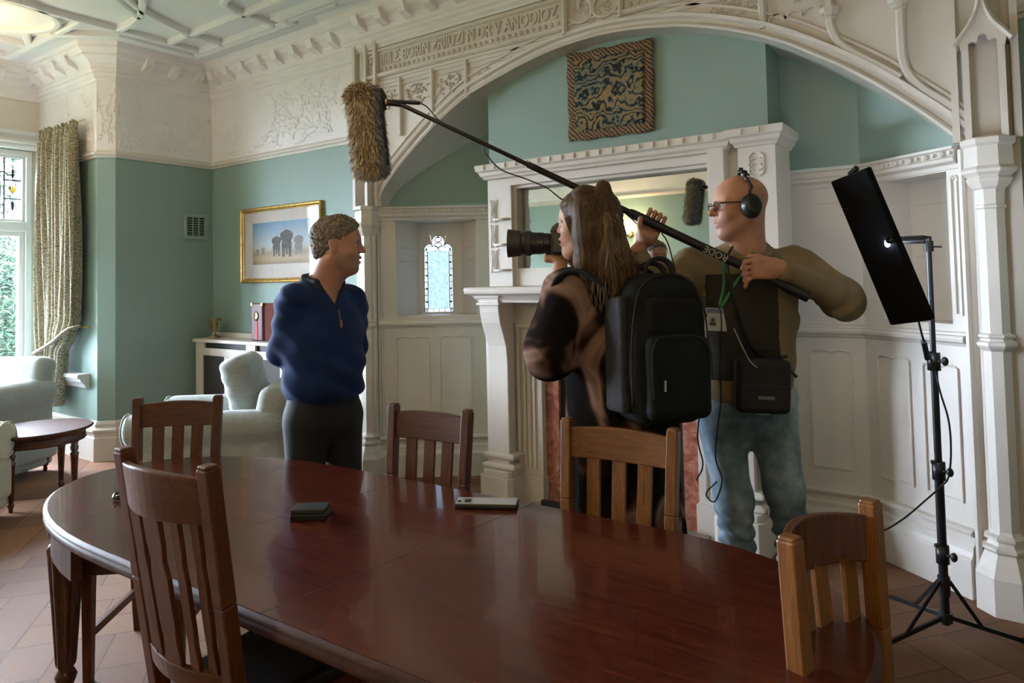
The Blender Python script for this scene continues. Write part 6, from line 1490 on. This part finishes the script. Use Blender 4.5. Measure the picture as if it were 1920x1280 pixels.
# lanyard with badge
b = MB(); M_LAN = simple('green_lanyard', (.06, .30, .12), .6)
def surf(px, py, sdf, Pn, lift=.006, d0=2.2, d1=3.0):
    """first point of a garment met along a direction from the camera, lifted a little off the cloth"""
    for D in np.arange(d0, d1, .004):
        q = A(tuple(Pn.I @ atd(px, py, D)))
        if float(sdf(q[None, None, None])[0, 0, 0]) < lift: return tuple(q)
    return tuple(Pn.I @ atd(px, py, d1-.3))
b.tube(crv([surf(1425, 447, S2, P2), surf(1412, 470, S2, P2), surf(1396, 505, S2, P2), surf(1376, 535, S2, P2), surf(1352, 576, S2, P2)], 6), .0062, 6, flat=.5)
b.tube(crv([surf(1352, 470, S2, P2), surf(1356, 500, S2, P2), surf(1357, 535, S2, P2), surf(1348, 576, S2, P2)], 6), .0055, 6, flat=.5); b.build('lanyard', M_LAN, P2.root, smooth=True)
bc = P2.M @ Vector(surf(1346, 580, S2, P2)); bc = atd(1346, 599, (bc-Vector(CAM)).dot(Vector(_f))-.008); bdg = bpy.data.objects.new('badge', None); link(bdg, P2.root); bdg.matrix_parent_inverse = Matrix(); MBd = P2.I @ (Matrix.Translation(bc) @ Matrix(((_r[0], -_u[0], 0, 0), (_r[1], -_u[1], 0, 0), (_r[2], -_u[2], 0, 0), (0, 0, 0, 1))))
MBd = P2.I @ (Matrix.Translation(bc) @ Matrix(((_r[0], _f[0], 0, 0), (_r[1], _f[1], 0, 0), (0, 0, 1, 0), (0, 0, 0, 1))) @ Matrix.Rotation(math.radians(4), 4, 'Y'))
b = MB(); b.box(-.047, .047, 0, .003, -.043, .043, MBd); b.build('card', simple('badge_white', (.55, .53, .50), .4), bdg)
b = MB(); b.box(-.044, .044, -.001, 0, .024, .040, MBd); b.build('card_header', simple('badge_header', (.16, .18, .26), .4), bdg)
b = MB(); b.box(-.032, -.006, -.001, 0, -.024, .010, MBd); b.build('card_photo', simple('badge_photo', (.40, .38, .34), .5), bdg)
b = MB(); b.sphere((-.019, -.0015, -.002), (.006, .001, .008), 8, 6, MBd); b.box(-.029, -.009, -.002, -.001, -.022, -.012, MBd); b.build('portrait', simple('badge_dark', (.06, .05, .05), .5), bdg)
# shoulder bag and strap
bg_ = empty('shoulder_bag', atd(1428, 722, 2.50)); tag(bg_, 'black soft audio bag hanging at the bald man\'s hip', 'bag')
MBg = Matrix.Rotation(math.atan2(_r[1], _r[0])+math.radians(-6), 4, 'Z') @ Matrix.Rotation(math.radians(3), 4, 'Y'); RB = np.array(MBg.to_3x3(), np.float32)
M_BAG = simple('black_nylon', (.007, .007, .008), .75, .3, 20, .2, 120)
G = SDF(); G.box((0, 0, 0), (.094, .045, .095), .022, RB); G.disp(lambda P: .002*lump(P, 30, 3)); isomesh('body', G, lin(-.13, .13, .007), lin(-.12, .12, .007), lin(-.12, .12, .007), M_BAG, bg_)
b = MB(); b.box(-.085, .085, -.058, -.044, -.080, .010, MBg); b.build('front_pocket', M_BAG, bg_, bevel=.010)
b = MB(); b.box(-.025, .03, -.061, -.058, -.040, -.030, MBg); b.build('maker_label', simple('grey_print', (.12, .12, .11), .5), bg_)
b = MB(); b.tube([MBg @ Vector((.085, 0, .07)), MBg @ Vector((.118, -.01, .035))], .006, 8); b.build('buckle', M_BLACK, bg_)
b = MB(); o0 = bg_.location
b.tube([p-o0 for p in crv([atd(1475, 668, 2.55), atd(1440, 670, 2.55), atd(1412, 655, 2.50), atd(1392, 615, 2.50), atd(1380, 570, 2.50), atd(1366, 520, 2.535), atd(1362, 485, 2.60), atd(1372, 465, 2.68)], 6)], .013, 8, flat=.4); b.build('strap', M_BAG, bg_, smooth=True)
b = MB(); b.tube([MBg @ Vector((-.07, 0, .095)), MBg @ Vector((-.05, 0, .125)), MBg @ Vector((.05, 0, .125)), MBg @ Vector((.07, 0, .095))], .006, 8); b.build('handle', M_BAG, bg_)

# ------------------------------------------------------------------ boom pole
bp = empty('boom_pole', BA); tag(bp, 'long black telescopic boom pole reaching from the bald man to the fur microphone', 'boom pole')
Lb = (BZ-BA).length
def seg(t0, t1, r, nm, m=M_BLACKM): b = MB(); b.tube([(BZ-BA)*t0, (BZ-BA)*t1], r, 16); return b.build(nm, m, bp, smooth=False)
t_ = lambda px: (boom_at(px)-BA).length/Lb
M_POLE = simple('graphite_pole', (.022, .018, .015), .28, .1, 10, metal=.4)
seg(0, t_(1000), .0085, 'inner_tube', M_POLE); seg(t_(1000), t_(1180), .0125, 'middle_tube', M_POLE); seg(t_(1180), t_(1470), .0165, 'outer_tube', M_BLACK); seg(t_(1470), 1, .020, 'grip', M_BLACK)
for px, r in ((990, .0125), (1185, .018)): seg(t_(px), t_(px+26), r, 'locking_collar', M_BLACK)
c = bpy.data.curves.new('maker_name', 'FONT'); c.body = 'RODE'; c.size = .034; c.extrude = .0003; c.align_x = 'CENTER'; c.align_y = 'CENTER'; c.materials.append(simple('grey_lettering', (.32, .30, .25), .5)); c.offset = .0006
fo = bpy.data.objects.new('lettering', c); link(fo, bp); pc_ = boom_at(1342)-BA; n_ = (Vector(CAM)-boom_at(1342)).normalized(); n_ = (n_-bd*n_.dot(bd)).normalized(); xa_ = -bd; ya_ = n_.cross(xa_)
fo.matrix_local = Matrix.Translation(pc_+n_*.0172) @ Matrix((( xa_.x, ya_.x, n_.x), (xa_.y, ya_.y, n_.y), (xa_.z, ya_.z, n_.z))).to_4x4(); to_mesh(fo)
# fur windshield and its mount
MC = atd(690, 247, 2.86); mw = empty('microphone', MC); tag(mw, 'fluffy tan fur-covered boom microphone hanging above the man in navy', 'microphone')
ax_ = (atd(682, 165, 2.84)-atd(700, 330, 2.90)).normalized(); hl = (atd(682, 165, 2.84)-atd(700, 330, 2.90)).length/2
dC = (Vector(CAM)-MC).normalized(); rr = Vector(_r)
M_FUR = mat('tan_fur', (.4, .3, .18), .85); at_ = M_FUR.node_tree.nodes.new('ShaderNodeAttribute'); at_.attribute_name = 'tone'; at_.attribute_type = 'GEOMETRY'
colour(M_FUR, ramp(M_FUR, at_.outputs['Fac'], [(0, (.13, .095, .06)), (.4, (.33, .235, .13)), (.75, (.58, .44, .27)), (1, (.78, .66, .47))]))
M_FURG = mat('grey_fur', (.3, .3, .32), .9); at_ = M_FURG.node_tree.nodes.new('ShaderNodeAttribute'); at_.attribute_name = 'tone'; at_.attribute_type = 'GEOMETRY'
colour(M_FURG, ramp(M_FURG, at_.outputs['Fac'], [(0, (.10, .10, .11)), (.5, (.25, .245, .26)), (1, (.45, .44, .45))]))
rnd = random.Random(5)
def fur(name, m, a0, a1, n, R_, Lh, ok):
    """pointed tufts leaning down the windshield"""
    b = MB(); tones = []; s1 = ax_.orthogonal().normalized(); s2 = ax_.cross(s1)
    while n > 0:
        t = rnd.uniform(-1, 1); a = rnd.uniform(0, 6.28); nr = s1*math.cos(a)+s2*math.sin(a)
        if not ok(nr, t): continue
        n -= 1; ta = max(0, (abs(t)-.84)/.16); rad = R_*math.sqrt(max(.02, 1-ta*ta)); p = ax_*(t*hl)+nr*rad
        outw = (nr*(1-ta*.6)+ax_*math.copysign(ta, t)).normalized(); d = (outw*rnd.uniform(.25, .8)-ax_*(.8 if t < .75 else .1)+Vector((rnd.gauss(0, .3), rnd.gauss(0, .3), rnd.gauss(0, .3)))).normalized()
        Lq = Lh*rnd.uniform(.6, 1.35); sd = d.cross(outw).normalized(); w_ = rnd.uniform(.0014, .003); md = p+d*Lq*.55+outw*.002
        q = d*Lq-ax_*Lq*.25; b.add([p-sd*w_, p+sd*w_, md+sd*w_*.8, md-sd*w_*.8, p+q], [(0, 1, 2, 3), (3, 2, 4)]); tones.append(rnd.random())
    o = b.build(name, m, mw); me = o.data; at = me.attributes.new('tone', 'FLOAT', 'FACE'); at.data.foreach_set('value', [tones[i//2] for i in range(len(me.polygons))]); return o
side_ok = lambda nr: nr.dot(rr)*.95+nr.dot(dC)*.1 < .62
core = MB(); prof = [(0, -1), (.5, -.97), (.85, -.90), (1, -.78), (1, .78), (.85, .9), (.5, .97), (0, 1)]
Mx = Matrix.Translation((0, 0, 0)) @ ax_.to_track_quat('Z', 'Y').to_matrix().to_4x4(); core.lathe([(r*.062, z*hl) for r, z in prof], 24, Mx); core.build('windshield', simple('fur_backing', (.14, .11, .08), .95), mw, smooth=True)
fur('fur', M_FUR, 0, 0, 11000, .060, .030, lambda nr, t: side_ok(nr) and t > -.93); fur('grey_fur', M_FURG, 0, 0, 4200, .062, .022, lambda nr, t: (not side_ok(nr)) or t < -.86)
b = MB(); zx = rr*.068+dC*.03
b.tube([zx+ax_*hl*.9, zx-ax_*hl*.75], .0045, 6); b.build('zip', M_BLACK, mw)
b = MB(); g0 = atd(713, 192, 2.84)-MC; g1 = atd(752, 196, 2.82)-MC
b.tube([p for p in crv([g0+Vector((0, 0, .055)), g0+rr*.018+Vector((0, 0, .02)), g0+rr*.006, g0+rr*.02-Vector((0, 0, .03))], 5)], .009, 8); b.tube([g0, g0+rr*.03, g1], [.016, .013, .010], 10); b.build('suspension_mount', M_BLACK, mw, smooth=True)
b = MB(); b.tube([g0+rr*.022, g0+rr*.030], .017, 12); b.build('clamp_ring', mat('mount_brass', (.5, .38, .2), .35, .8), mw)
b = MB(); b.tube([atd(735, 190, 2.825)-MC, atd(787, 193, 2.81)-MC], .008, 10); b.build('connector', M_BLACK, mw)
cable('boom_cable', [atd(787, 193, 2.81), atd(800, 200, 2.805), atd(815, 217, 2.80), atd(830, 232, 2.785)], .0026, 'short black cable loop between the microphone connector and the boom pole')
cable('loose_cable', [boom_at(905)+Vector((0, 0, -.012)), atd(912, 290, 2.74), atd(940, 318, 2.73), atd(985, 335, 2.72), atd(1025, 352, 2.71), atd(1062, 378, 2.71), atd(1120, 390, 2.70), atd(1165, 396, 2.68), boom_at(1200)+Vector((0, 0, -.035))], .0026, 'thin cable sagging beneath the boom pole')
cable('headphone_cable', [boom_at(1240)+Vector((0, 0, -.02)), atd(1252, 455, 2.58), atd(1262, 490, 2.56), atd(1272, 525, 2.54), atd(1290, 550, 2.52), atd(1315, 556, 2.52), atd(1340, 562, 2.54), atd(1352, 590, 2.515), atd(1352, 640, 2.52), atd(1350, 690, 2.56), atd(1352, 750, 2.58), atd(1345, 810, 2.58), atd(1342, 860, 2.58), atd(1354, 900, 2.58), atd(1340, 940, 2.58), atd(1324, 925, 2.58), atd(1345, 902, 2.58)], .0026, 'thin black cable hanging down the bald man\'s chest and looping by his knee')
cable('bag_cable', [atd(1376, 615, 2.49), atd(1392, 650, 2.46), atd(1405, 675, 2.45), atd(1420, 690, 2.45)], .0022, 'short grey cable plugging into the top of the audio bag', simple('grey_cable', (.35, .35, .35), .5))
cable('backpack_cable', [atd(1318, 560, 2.35), atd(1326, 620, 2.35), atd(1328, 680, 2.36), atd(1316, 750, 2.38), atd(1308, 820, 2.40), atd(1318, 870, 2.42), atd(1306, 900, 2.46)], .0026, 'thin black cable dangling beside the backpack')
# ------------------------------------------------------------------ woman filming, with backpack
P3 = Person('person', 1168, 790, 2.66, 222, 'woman in dark tie-dye coat with long half-up hair, filming with a camera')
hR3 = P3.heading(192, 2, 0); hO3 = A(P3.w(1098, 421, 2.50)); z3 = float(hO3[2])
HS3 = head_sdf(.95, .80, .92, .75, 0)
def H3(v): return tuple(hO3+hR3 @ A(v))
LS3, LE3, LW3 = P3.w(1066, 548, 2.50), P3.w(1032, 660, 2.46), P3.w(1050, 508, 2.56)
RS3, RE3, RW3 = P3.w(1228, 532, 2.74), P3.w(1172, 580, 2.92), P3.w(1085, 500, 2.80)
nk = P3.w(1128, 520, 2.60)
B3 = SDF(); B3.frame(HS3, hO3, hR3, .97); B3.it[-1] = (B3.it[-1][0], B3.it[-1][1], .03)
B3.cap(H3((-.03, 0, -.05)), nk, .046, .050, .04)
m3 = (A(LS3)+A(RS3))/2; B3.ell((m3[0], m3[1], 1.18), (.09, .14, .24), k=.05); B3.cap(LS3, RS3, .04, .04, .06); B3.ell((0, 0, .95), (.10, .15, .16), k=.06)
for s in (-1, 1): B3.chain([(0, s*.085, .88), (.01, s*.09, .48), (0, s*.10, .09)], [.08, .05, .033], .04); B3.cap((-.02, s*.10, .05), (.11, s*.12, .03), .032, .028, .03)
B3.chain([LS3, LE3, LW3], [.036, .032, .023], .02); B3.chain([RS3, RE3, RW3], [.036, .032, .023], .02)
camc = A(P3.w(1046, 452, 2.60)); cf = A(tuple(P3.dirw(Vector(-_r)*.97+Vector(_f)*.10))); cf /= np.linalg.norm(cf); cu = A((0, 0, 1)); cu = cu-cf*(cu @ cf); cu /= np.linalg.norm(cu); cs_ = np.cross(cu, cf)
CR = np.stack([cf, -np.cross(cf, cu), cu], 1)
FS = A(tuple(P3.dirw(Vector(_f)))); FS = FS-cf*(FS @ cf); FS /= np.linalg.norm(FS)
# left hand cradles the lens from below, right hand on the grip (far side)
lh0 = camc+cf*.010-cu*.066; B3.cap(LW3, tuple(lh0-cf*.02), .024, .026, .02); B3.box(tuple(lh0), (.042, .034, .014), .012, CR, .02)
for i in range(4): fingers(B3, [tuple(lh0+cf*(.034-.02*i)+FS*.03)], [[FS*.7+cu*.7, cu*1.0, cu*.8-FS*.5]], [(.028, .022, .016)], [.008], .005)
fingers(B3, [tuple(lh0-cf*.02-FS*.02)], [[cf*.8+FS*.3, cf*.6+FS*.6]], [(.026, .020)], [.0095], .006)
rh0 = camc-cs_*.0+cs_*0; farside = A(tuple(P3.dirw(Vector(_f)))); rh0 = camc+farside*.075-cu*.01-cf*.01
B3.cap(RW3, tuple(rh0), .024, .026, .02); B3.box(tuple(rh0), (.032, .014, .038), .012, CR, .02)
for i in range(4): fingers(B3, [tuple(rh0+cf*.03+cu*(.03-.019*i))], [[cf*1.0-farside*.2, -farside*1.0+cf*.2, -farside*.8-cf*.6]], [(.026, .022, .016)], [.008], .005)
fingers(B3, [tuple(rh0+cu*.03-cf*.02)], [[cu*.5-farside*.8, cf*.6-farside*.6]], [(.03, .022)], [.0095], .006)
kx, ky = float(hO3[0]), float(hO3[1]); pts3 = np.array([LS3, LE3, LW3, RS3, RE3, RW3, lh0, rh0]); l3, h3 = pts3.min(0)-.1, pts3.max(0)+.12
isomesh('body', B3, fine([(kx-.12, kx+.12), (camc[0]-.12, camc[0]+.12)], min(l3[0], -.2), max(h3[0], .25), .014, .004), fine([(ky-.11, ky+.11), (camc[1]-.12, camc[1]+.12)], min(l3[1], -.25), max(h3[1], .25), .014, .004), axis([(-.02, .02), (1.0, .012), (z3-.17, .004), (z3+.13, None)]), M_SK3, P3.root, attr=facemask(hO3, hR3, 0))
eyes(P3.root, hO3, hR3, M_SK3)
# hair
M_HAIR3 = mat('long_brown_hair', (.12, .065, .03), .62, spec=.25); _v = coords(M_HAIR3); N, L, B_ = nodes(M_HAIR3)
M_HAIR3B = mat('fair_hair_lengths', (.2, .13, .065), .55, spec=.3)
for m_, cs3 in ((M_HAIR3, [(.3, (.030, .016, .008)), (.55, (.075, .042, .02)), (.8, (.15, .09, .045))]), (M_HAIR3B, [(.3, (.06, .034, .016)), (.55, (.15, .09, .045)), (.8, (.30, .20, .105))])):
    v_ = coords(m_, (60, 60, 5)); n_ = noisy(m_, v_, 1.5, 4, .6, .6); colour(m_, ramp(m_, n_, cs3)); bump(m_, n_, .5, .003)
def hair3(P):
    d = smin(sd_ell(P, (-.014, 0, .040), (.112, .090, .092)), sd_ell(P, (-.055, 0, .01), (.070, .080, .10)), .03)
    d = d+.0018*np.sin(P[..., 2]*260+P[..., 0]*120+2*np.sin(P[..., 0]*40))
    face = .9*P[..., 0]+.42*(.03-P[..., 2])-.060; return np.maximum(np.maximum(d, face), -(P[..., 2]+.085))
H_ = SDF(); H_.frame(hair3, hO3, hR3); H_.it[-1] = (H_.it[-1][0], H_.it[-1][1], .02)
bun = P3.w(1131, 356, 2.455); H_.ell(bun, (.030, .030, .034), k=.015); H_.ell(tuple(A(bun)+A((0, 0, -.035))), (.017, .017, .03), k=.01)
def W3(L_): return [P3.w(q[0], q[1], q[2]-.045) for q in L_]
for pts, rs in (([(1098, 395, 2.47), (1105, 440, 2.46), (1102, 490, 2.46), (1110, 535, 2.46)], [.05, .055, .045, .020]),
                ([(1125, 390, 2.50), (1135, 440, 2.47), (1142, 500, 2.45), (1150, 548, 2.44)], [.05, .060, .050, .022]),
                ([(1132, 385, 2.54), (1146, 440, 2.52), (1164, 495, 2.48), (1184, 530, 2.46)], [.038, .042, .036, .016])):
    H_.chain(W3(pts), rs, .03)
H_.disp(lambda P: .0008*np.sin((P[..., 0]+P[..., 1]*.6)*300+3*np.sin(P[..., 2]*14)))
isomesh('hair', H_, lin(kx-.34, kx+.16, .006), lin(ky-.26, ky+.26, .006), lin(z3-.34, z3+.18, .006), M_HAIR3, P3.root, relax=1)
rnd = random.Random(3); b = MB()
top3 = (1134, 382, 2.485)
for k in range(170):                                 # loose lengths falling from the bun and crown
    u = rnd.uniform(-1, 1); e_ = rnd.uniform(505, 600) if rnd.random() < .5 else rnd.uniform(470, 560); x1 = 1148+u*46+rnd.gauss(0, 5)
    pts = [(top3[0]+u*14, top3[1]+rnd.uniform(-4, 20), 2.465+abs(u)*.03), (1138+u*26, 420+rnd.uniform(-6, 6), 2.405+abs(u)*.04), (1142+u*38, 462, 2.385+abs(u)*.055), (x1, (462+e_)/2+10, 2.380+abs(u)*.06), (x1+rnd.gauss(0, 7), e_, 2.40+abs(u)*.05)]
    c_ = crv(W3(pts), 4); n_ = len(c_); b.tube(c_, [.0042*(1-.75*i/n_) for i in range(n_)], 5)
b.build('hair_lengths', M_HAIR3B, P3.root, smooth=True)
b = MB()
for k in range(90):                                  # hair combed back from the face to the bun
    a = -1.25+2.5*k/89; p0_ = H3((.050-.02*abs(a), math.sin(a)*.086, .052+.066*math.cos(a))); p1_ = H3((.0, math.sin(a)*.102*.95, .050+.090*math.cos(a*.95))); p2_ = H3((-.055, math.sin(a)*.070, .075+.05*math.cos(a)))
    c_ = crv([p0_, p1_, p2_, bun], 4); n_ = len(c_); b.tube(c_, [.0006]+[.0028]*(n_-1), 4)
for k in range(60):                                  # side hair from the temple down past the jaw
    t = k/59; s = 1; p0_ = H3((.060-.10*t, .088, .02+.05*t)); p1_ = H3((.045-.10*t, .098, -.03)); p2_ = H3((.020-.09*t, .100, -.085)); p3_ = H3((-.02-.09*t, .098, -.15-.05*rnd.random()))
    c_ = crv([p0_, p1_, p2_, p3_], 4); n_ = len(c_); b.tube(c_, [.0036*(1-.6*i/n_) for i in range(n_)], 4)
b.build('combed_hair', M_HAIR3, P3.root, smooth=True)
b = MB(); b.tube([tuple(A(bun)+A((.019*math.cos(t), .019*math.sin(t), -.040))) for t in np.linspace(0, 6.28, 14)[:-1]], .005, 6, closed=True); b.build('hair_tie', M_BLACK, P3.root, smooth=True)
# tie-dye coat
M_TD = mat('tie_dye_coat', (.02, .012, .01), .9, spec=.08); _v = coords(M_TD, (1, 1, .8))
na = noisy(M_TD, _v, 4.2, 2, .45, 1.2); nb_ = noisy(M_TD, coords(M_TD, (1, 1, 1), loc=(3, 2, 1)), 9, 3, .55, 1.0)
c_ = ramp(M_TD, na, [(.50, (.008, .006, .006)), (.54, (.03, .016, .012)), (.58, (.12, .065, .048)), (.64, (.29, .185, .145)), (.72, (.18, .11, .08))])
colour(M_TD, c_); bump(M_TD, noisy(M_TD, coords(M_TD), 9, 3), .4, .01)
K = SDF(); sA, sB = A(LS3), A(RS3)
K.cap(tuple(sA+A((-.02, 0, -.01))), tuple(sB+A((-.02, 0, -.01))), .070, .070, .08)
c1_ = P3.w(1152, 600, 2.60); c2_ = P3.w(1168, 760, 2.62); c3_ = P3.w(1176, 990, 2.64)
K.ell((c1_[0], c1_[1], c1_[2]), (.16, .205, .24), k=.08); K.ell((c2_[0], c2_[1], c2_[2]), (.17, .225, .30), k=.12); K.cap((c2_[0], c2_[1], c2_[2]), (c3_[0], c3_[1], .30), .185, .225, .10)
K.cap(tuple(A(nk)+A((-.01, 0, -.09))), tuple(A(nk)+A((-.01, 0, -.02))), .09, .066, .06)
K.chain([LS3, LE3], [.074, .082], .06); K.ell(P3.w(1032, 660, 2.46), (.066, .058, .062), k=.04); K.ell(P3.w(1022, 688, 2.46), (.045, .055, .030), k=.03); K.cap(LE3, tuple(A(LW3)*.80+A(LE3)*.20), .085, .046, .04)
K.chain([RS3, RE3], [.075, .068], .06); K.cap(RE3, tuple(A(RW3)*.8+A(RE3)*.2), .062, .045, .03)
def cf3(P):
    a_ = np.arctan2(P[..., 1]-c2_[1], P[..., 0]-c2_[0]); return .010*np.sin(a_*9+1.5*np.sin(P[..., 2]*5))*np.clip((1.05-P[..., 2])*2.5, 0, 1)+.005*lump(P, 15, 6)+.004*np.sin(P[..., 2]*38+P[..., 1]*20)*np.clip((P[..., 2]-1.0)*5, 0, 1)
K.disp(cf3); K.inter(lambda P: .24-P[..., 2], .01)
K.sub(lambda P: sd_cap(P, tuple(A(nk)+A((0, 0, -.05))), tuple(A(nk)+A((0, 0, .1))), .055, .075), .006)
l3k = np.array([LS3, LE3, LW3, RS3, RE3, RW3]).min(0)-.15; h3k = np.array([LS3, LE3, LW3, RS3, RE3, RW3]).max(0)+.15
isomesh('coat', K, lin(min(l3k[0], -.38), max(h3k[0], .30), .0105), lin(min(l3k[1], -.34), max(h3k[1], .34), .0105), lin(.18, 1.52, .0105), M_TD, P3.root)
trousers(P3, .86, [([(0, s*.085, .84), (.0, s*.09, .48), (-.01, s*.10, .08)], [.095, .068, .058]) for s in (-1, 1)], M_DTR, .9, zt=.95)
for s in (-1, 1): shoe(P3, (.0, s*.11), s*8, M_SHOE, .25)
# backpack
BC = atd(1234, 650, 2.37); bk_ = empty('backpack', BC); tag(bk_, 'large black backpack worn by the woman filming, with padded top handles', 'backpack')
yawb = math.atan2(_r[1], _r[0])+math.radians(20); RBk = Matrix.Rotation(yawb, 3, 'Z') @ Matrix.Rotation(math.radians(-3), 3, 'X') @ Matrix.Rotation(math.radians(2), 3, 'Y'); RK = np.array(RBk, np.float32); MK = RBk.to_4x4()
M_BP = simple('black_backpack_cloth', (.008, .009, .008), .85, .3, 18, .25, 90, spec=.2); M_BPG = simple('charcoal_backpack_panel', (.028, .026, .026), .8, .2, 18, .25, 120, spec=.2); M_BPB = simple('dark_teal_backpack_pocket', (.006, .009, .009), .8, .3, 10, .2, 70, spec=.2)
def bpack(P):
    q = P @ RK; x, y, z = q[..., 0], q[..., 1], q[..., 2]
    w_ = .150-.050*np.clip((z-.08)/.19, 0, 1)**2-.018*np.clip((-z-.1)/.15, 0, 1); ax3 = np.abs(x)-w_; az = np.abs(z)-.246; ay = np.abs(y)-(.105-.030*np.clip((z-.02)/.25, 0, 1)-.012*np.abs(x)/.15)
    r_ = .055; d3 = np.stack([ax3+r_, ay+r_, az+r_], -1); return np.sqrt((np.maximum(d3, 0)**2).sum(-1))+np.minimum(d3.max(-1), 0)-r_
Kb = SDF(); Kb.it.append(('u', bpack, 0)); Kb.disp(lambda P: .004*lump(P, 22, 2)); isomesh('main_body', Kb, lin(-.25, .25, .009), lin(-.25, .25, .009), lin(-.30, .30, .009), M_BP, bk_)
Kp = SDF(); Kp.box(tuple(RK @ A((.01, -.098, -.095))), (.118, .034, .135), .032, RK); Kp.disp(lambda P: .004*lump(P, 26, 3)); isomesh('front_pocket', Kp, lin(-.22, .22, .009), lin(-.24, .2, .009), lin(-.26, .08, .009), M_BPB, bk_)
Kq = SDF(); Kq.box(tuple(RK @ A((.0, -.083, .100))), (.098, .024, .062), .022, RK); Kq.disp(lambda P: .003*lump(P, 26, 3)); isomesh('top_pocket', Kq, lin(-.2, .2, .009), lin(-.2, .2, .009), lin(.0, .20, .009), M_BP, bk_)
Ks = SDF(); Ks.box(tuple(RK @ A((-.150, .01, -.02))), (.018, .062, .19), .017, RK); isomesh('side_panel', Ks, lin(-.25, .1, .009), lin(-.2, .2, .009), lin(-.24, .2, .009), M_BPG, bk_)
def zipline(pts, nm='zip', r=.003): b = MB(); b.tube([MK @ Vector(p) for p in crv(pts, 5)], r, 6); b.build(nm, M_BPG, bk_, smooth=True)
zipline([(-.150, -.085, -.18), (-.152, -.090, .0), (-.135, -.088, .13), (-.10, -.075, .200), (-.03, -.066, .238), (.05, -.066, .236), (.105, -.075, .19), (.135, -.088, .10)])
zipline([(-.10, -.134, -.16), (-.105, -.134, -.04), (-.09, -.132, .02), (-.04, -.130, .038), (.06, -.130, .038), (.11, -.132, .0), (.12, -.132, -.10)])
b = MB(); b.tube([MK @ Vector(p) for p in ((-.06, -.135, -.10), (-.062, -.137, -.135))], .005, 6); b.build('zip_pull', mat('pull_metal', (.3, .3, .28), .35, .8), bk_)
for dy, hh in ((-.02, .062), (.03, .050)):
    b = MB(); b.tube([MK @ Vector(p) for p in crv([(-.055, dy, .230), (-.05, dy, .228+hh*.7), (-.02, dy, .232+hh), (.02, dy, .232+hh), (.045, dy, .228+hh*.7), (.05, dy, .230)], 6)], .010, 8, flat=.6); b.build('handle', M_BPG, bk_, smooth=True)
b = MB(); ol = bk_.location
b.tube([p-ol for p in crv([atd(1182, 600, 2.40), atd(1150, 560, 2.38), atd(1110, 520, 2.36), atd(1075, 508, 2.38), atd(1050, 520, 2.41), atd(1040, 540, 2.45)], 6)], .018, 8, flat=.45); b.build('shoulder_strap', M_BPG, bk_, smooth=True)
b = MB(); b.tube([p-ol for p in crv([atd(1150, 640, 2.36), atd(1154, 690, 2.36), atd(1162, 720, 2.34), atd(1172, 690, 2.34), atd(1178, 640, 2.34)], 5)], .004, 6); b.build('side_cord', M_BPG, bk_, smooth=True)
# camera
CM = P3.M @ Vector(camc.tolist()); cm_ = empty('camera_body', CM); cm_.name = 'video_camera'; tag(cm_, 'black camera with a large zoom lens held up to the woman\'s face', 'camera')
fW = (P3.M.to_3x3() @ Vector(cf.tolist())).normalized(); uW = (P3.M.to_3x3() @ Vector(cu.tolist())).normalized(); sW = uW.cross(fW).normalized()
MCm = Matrix(((fW.x, sW.x, uW.x), (fW.y, sW.y, uW.y), (fW.z, sW.z, uW.z))).to_4x4()
b = MB(); b.box(-.030, .022, -.066, .066, -.050, .034, MCm); b.build('body', M_BLACK, cm_, bevel=.008, seg=3)
b = MB(); b.prism([(-.035, .03), (.030, .03), (.022, .052), (.005, .066), (-.02, .068), (-.038, .055)], -.026, .026, MCm @ Matrix.Identity(4)); b.build('viewfinder_hump', M_BLACK, cm_, bevel=.006)
ML3 = MCm @ Matrix.Translation((.02, 0, -.008)) @ Matrix.Rotation(R90, 4, 'Y')
b = MB(); b.lathe([(0, 0), (.036, 0), (.038, .012), (.038, .03), (.040, .032), (.041, .055), (.040, .058), (.042, .075), (.044, .078), (.045, .098), (.043, .10), (.041, .115), (.041, .118)], 40, ML3); b.build('lens', M_BLACK, cm_, smooth=False)
b = MB(); b.lathe([(.041, .112), (.047, .118), (.051, .150), (.053, .165), (.050, .165), (.047, .150), (.040, .12)], 40, ML3); b.build('lens_hood', simple('hood_grey', (.03, .027, .026), .5), cm_, smooth=False)
b = MB(); b.lathe([(.0452, .080), (.0465, .080), (.0465, .096), (.0452, .096)], 60, ML3, flute=(40, .0008, 0, 1)); b.build('zoom_ring', simple('ribbed_rubber', (.035, .033, .033), .7), cm_)
b = MB(); b.lathe([(0, .13), (.039, .13), (.0, .131)], 30, ML3); b.build('front_element', mat('coated_glass', (.01, .012, .02), .05, spec=.8), cm_)
b = MB(); b.box(-.02, .02, -.02, .02, -.066, -.050, MCm); b.build('mount_plate', M_BLACK, cm_, bevel=.003)
b = MB(); b.tube([MCm @ Vector(p) for p in crv([(-.01, -.066, .0), (-.02, -.080, -.05), (.0, -.075, -.09), (.02, -.07, -.06)], 5)], .0025, 5); b.build('strap', M_BLACK, cm_, smooth=True)
bpy.context.view_layer.update()
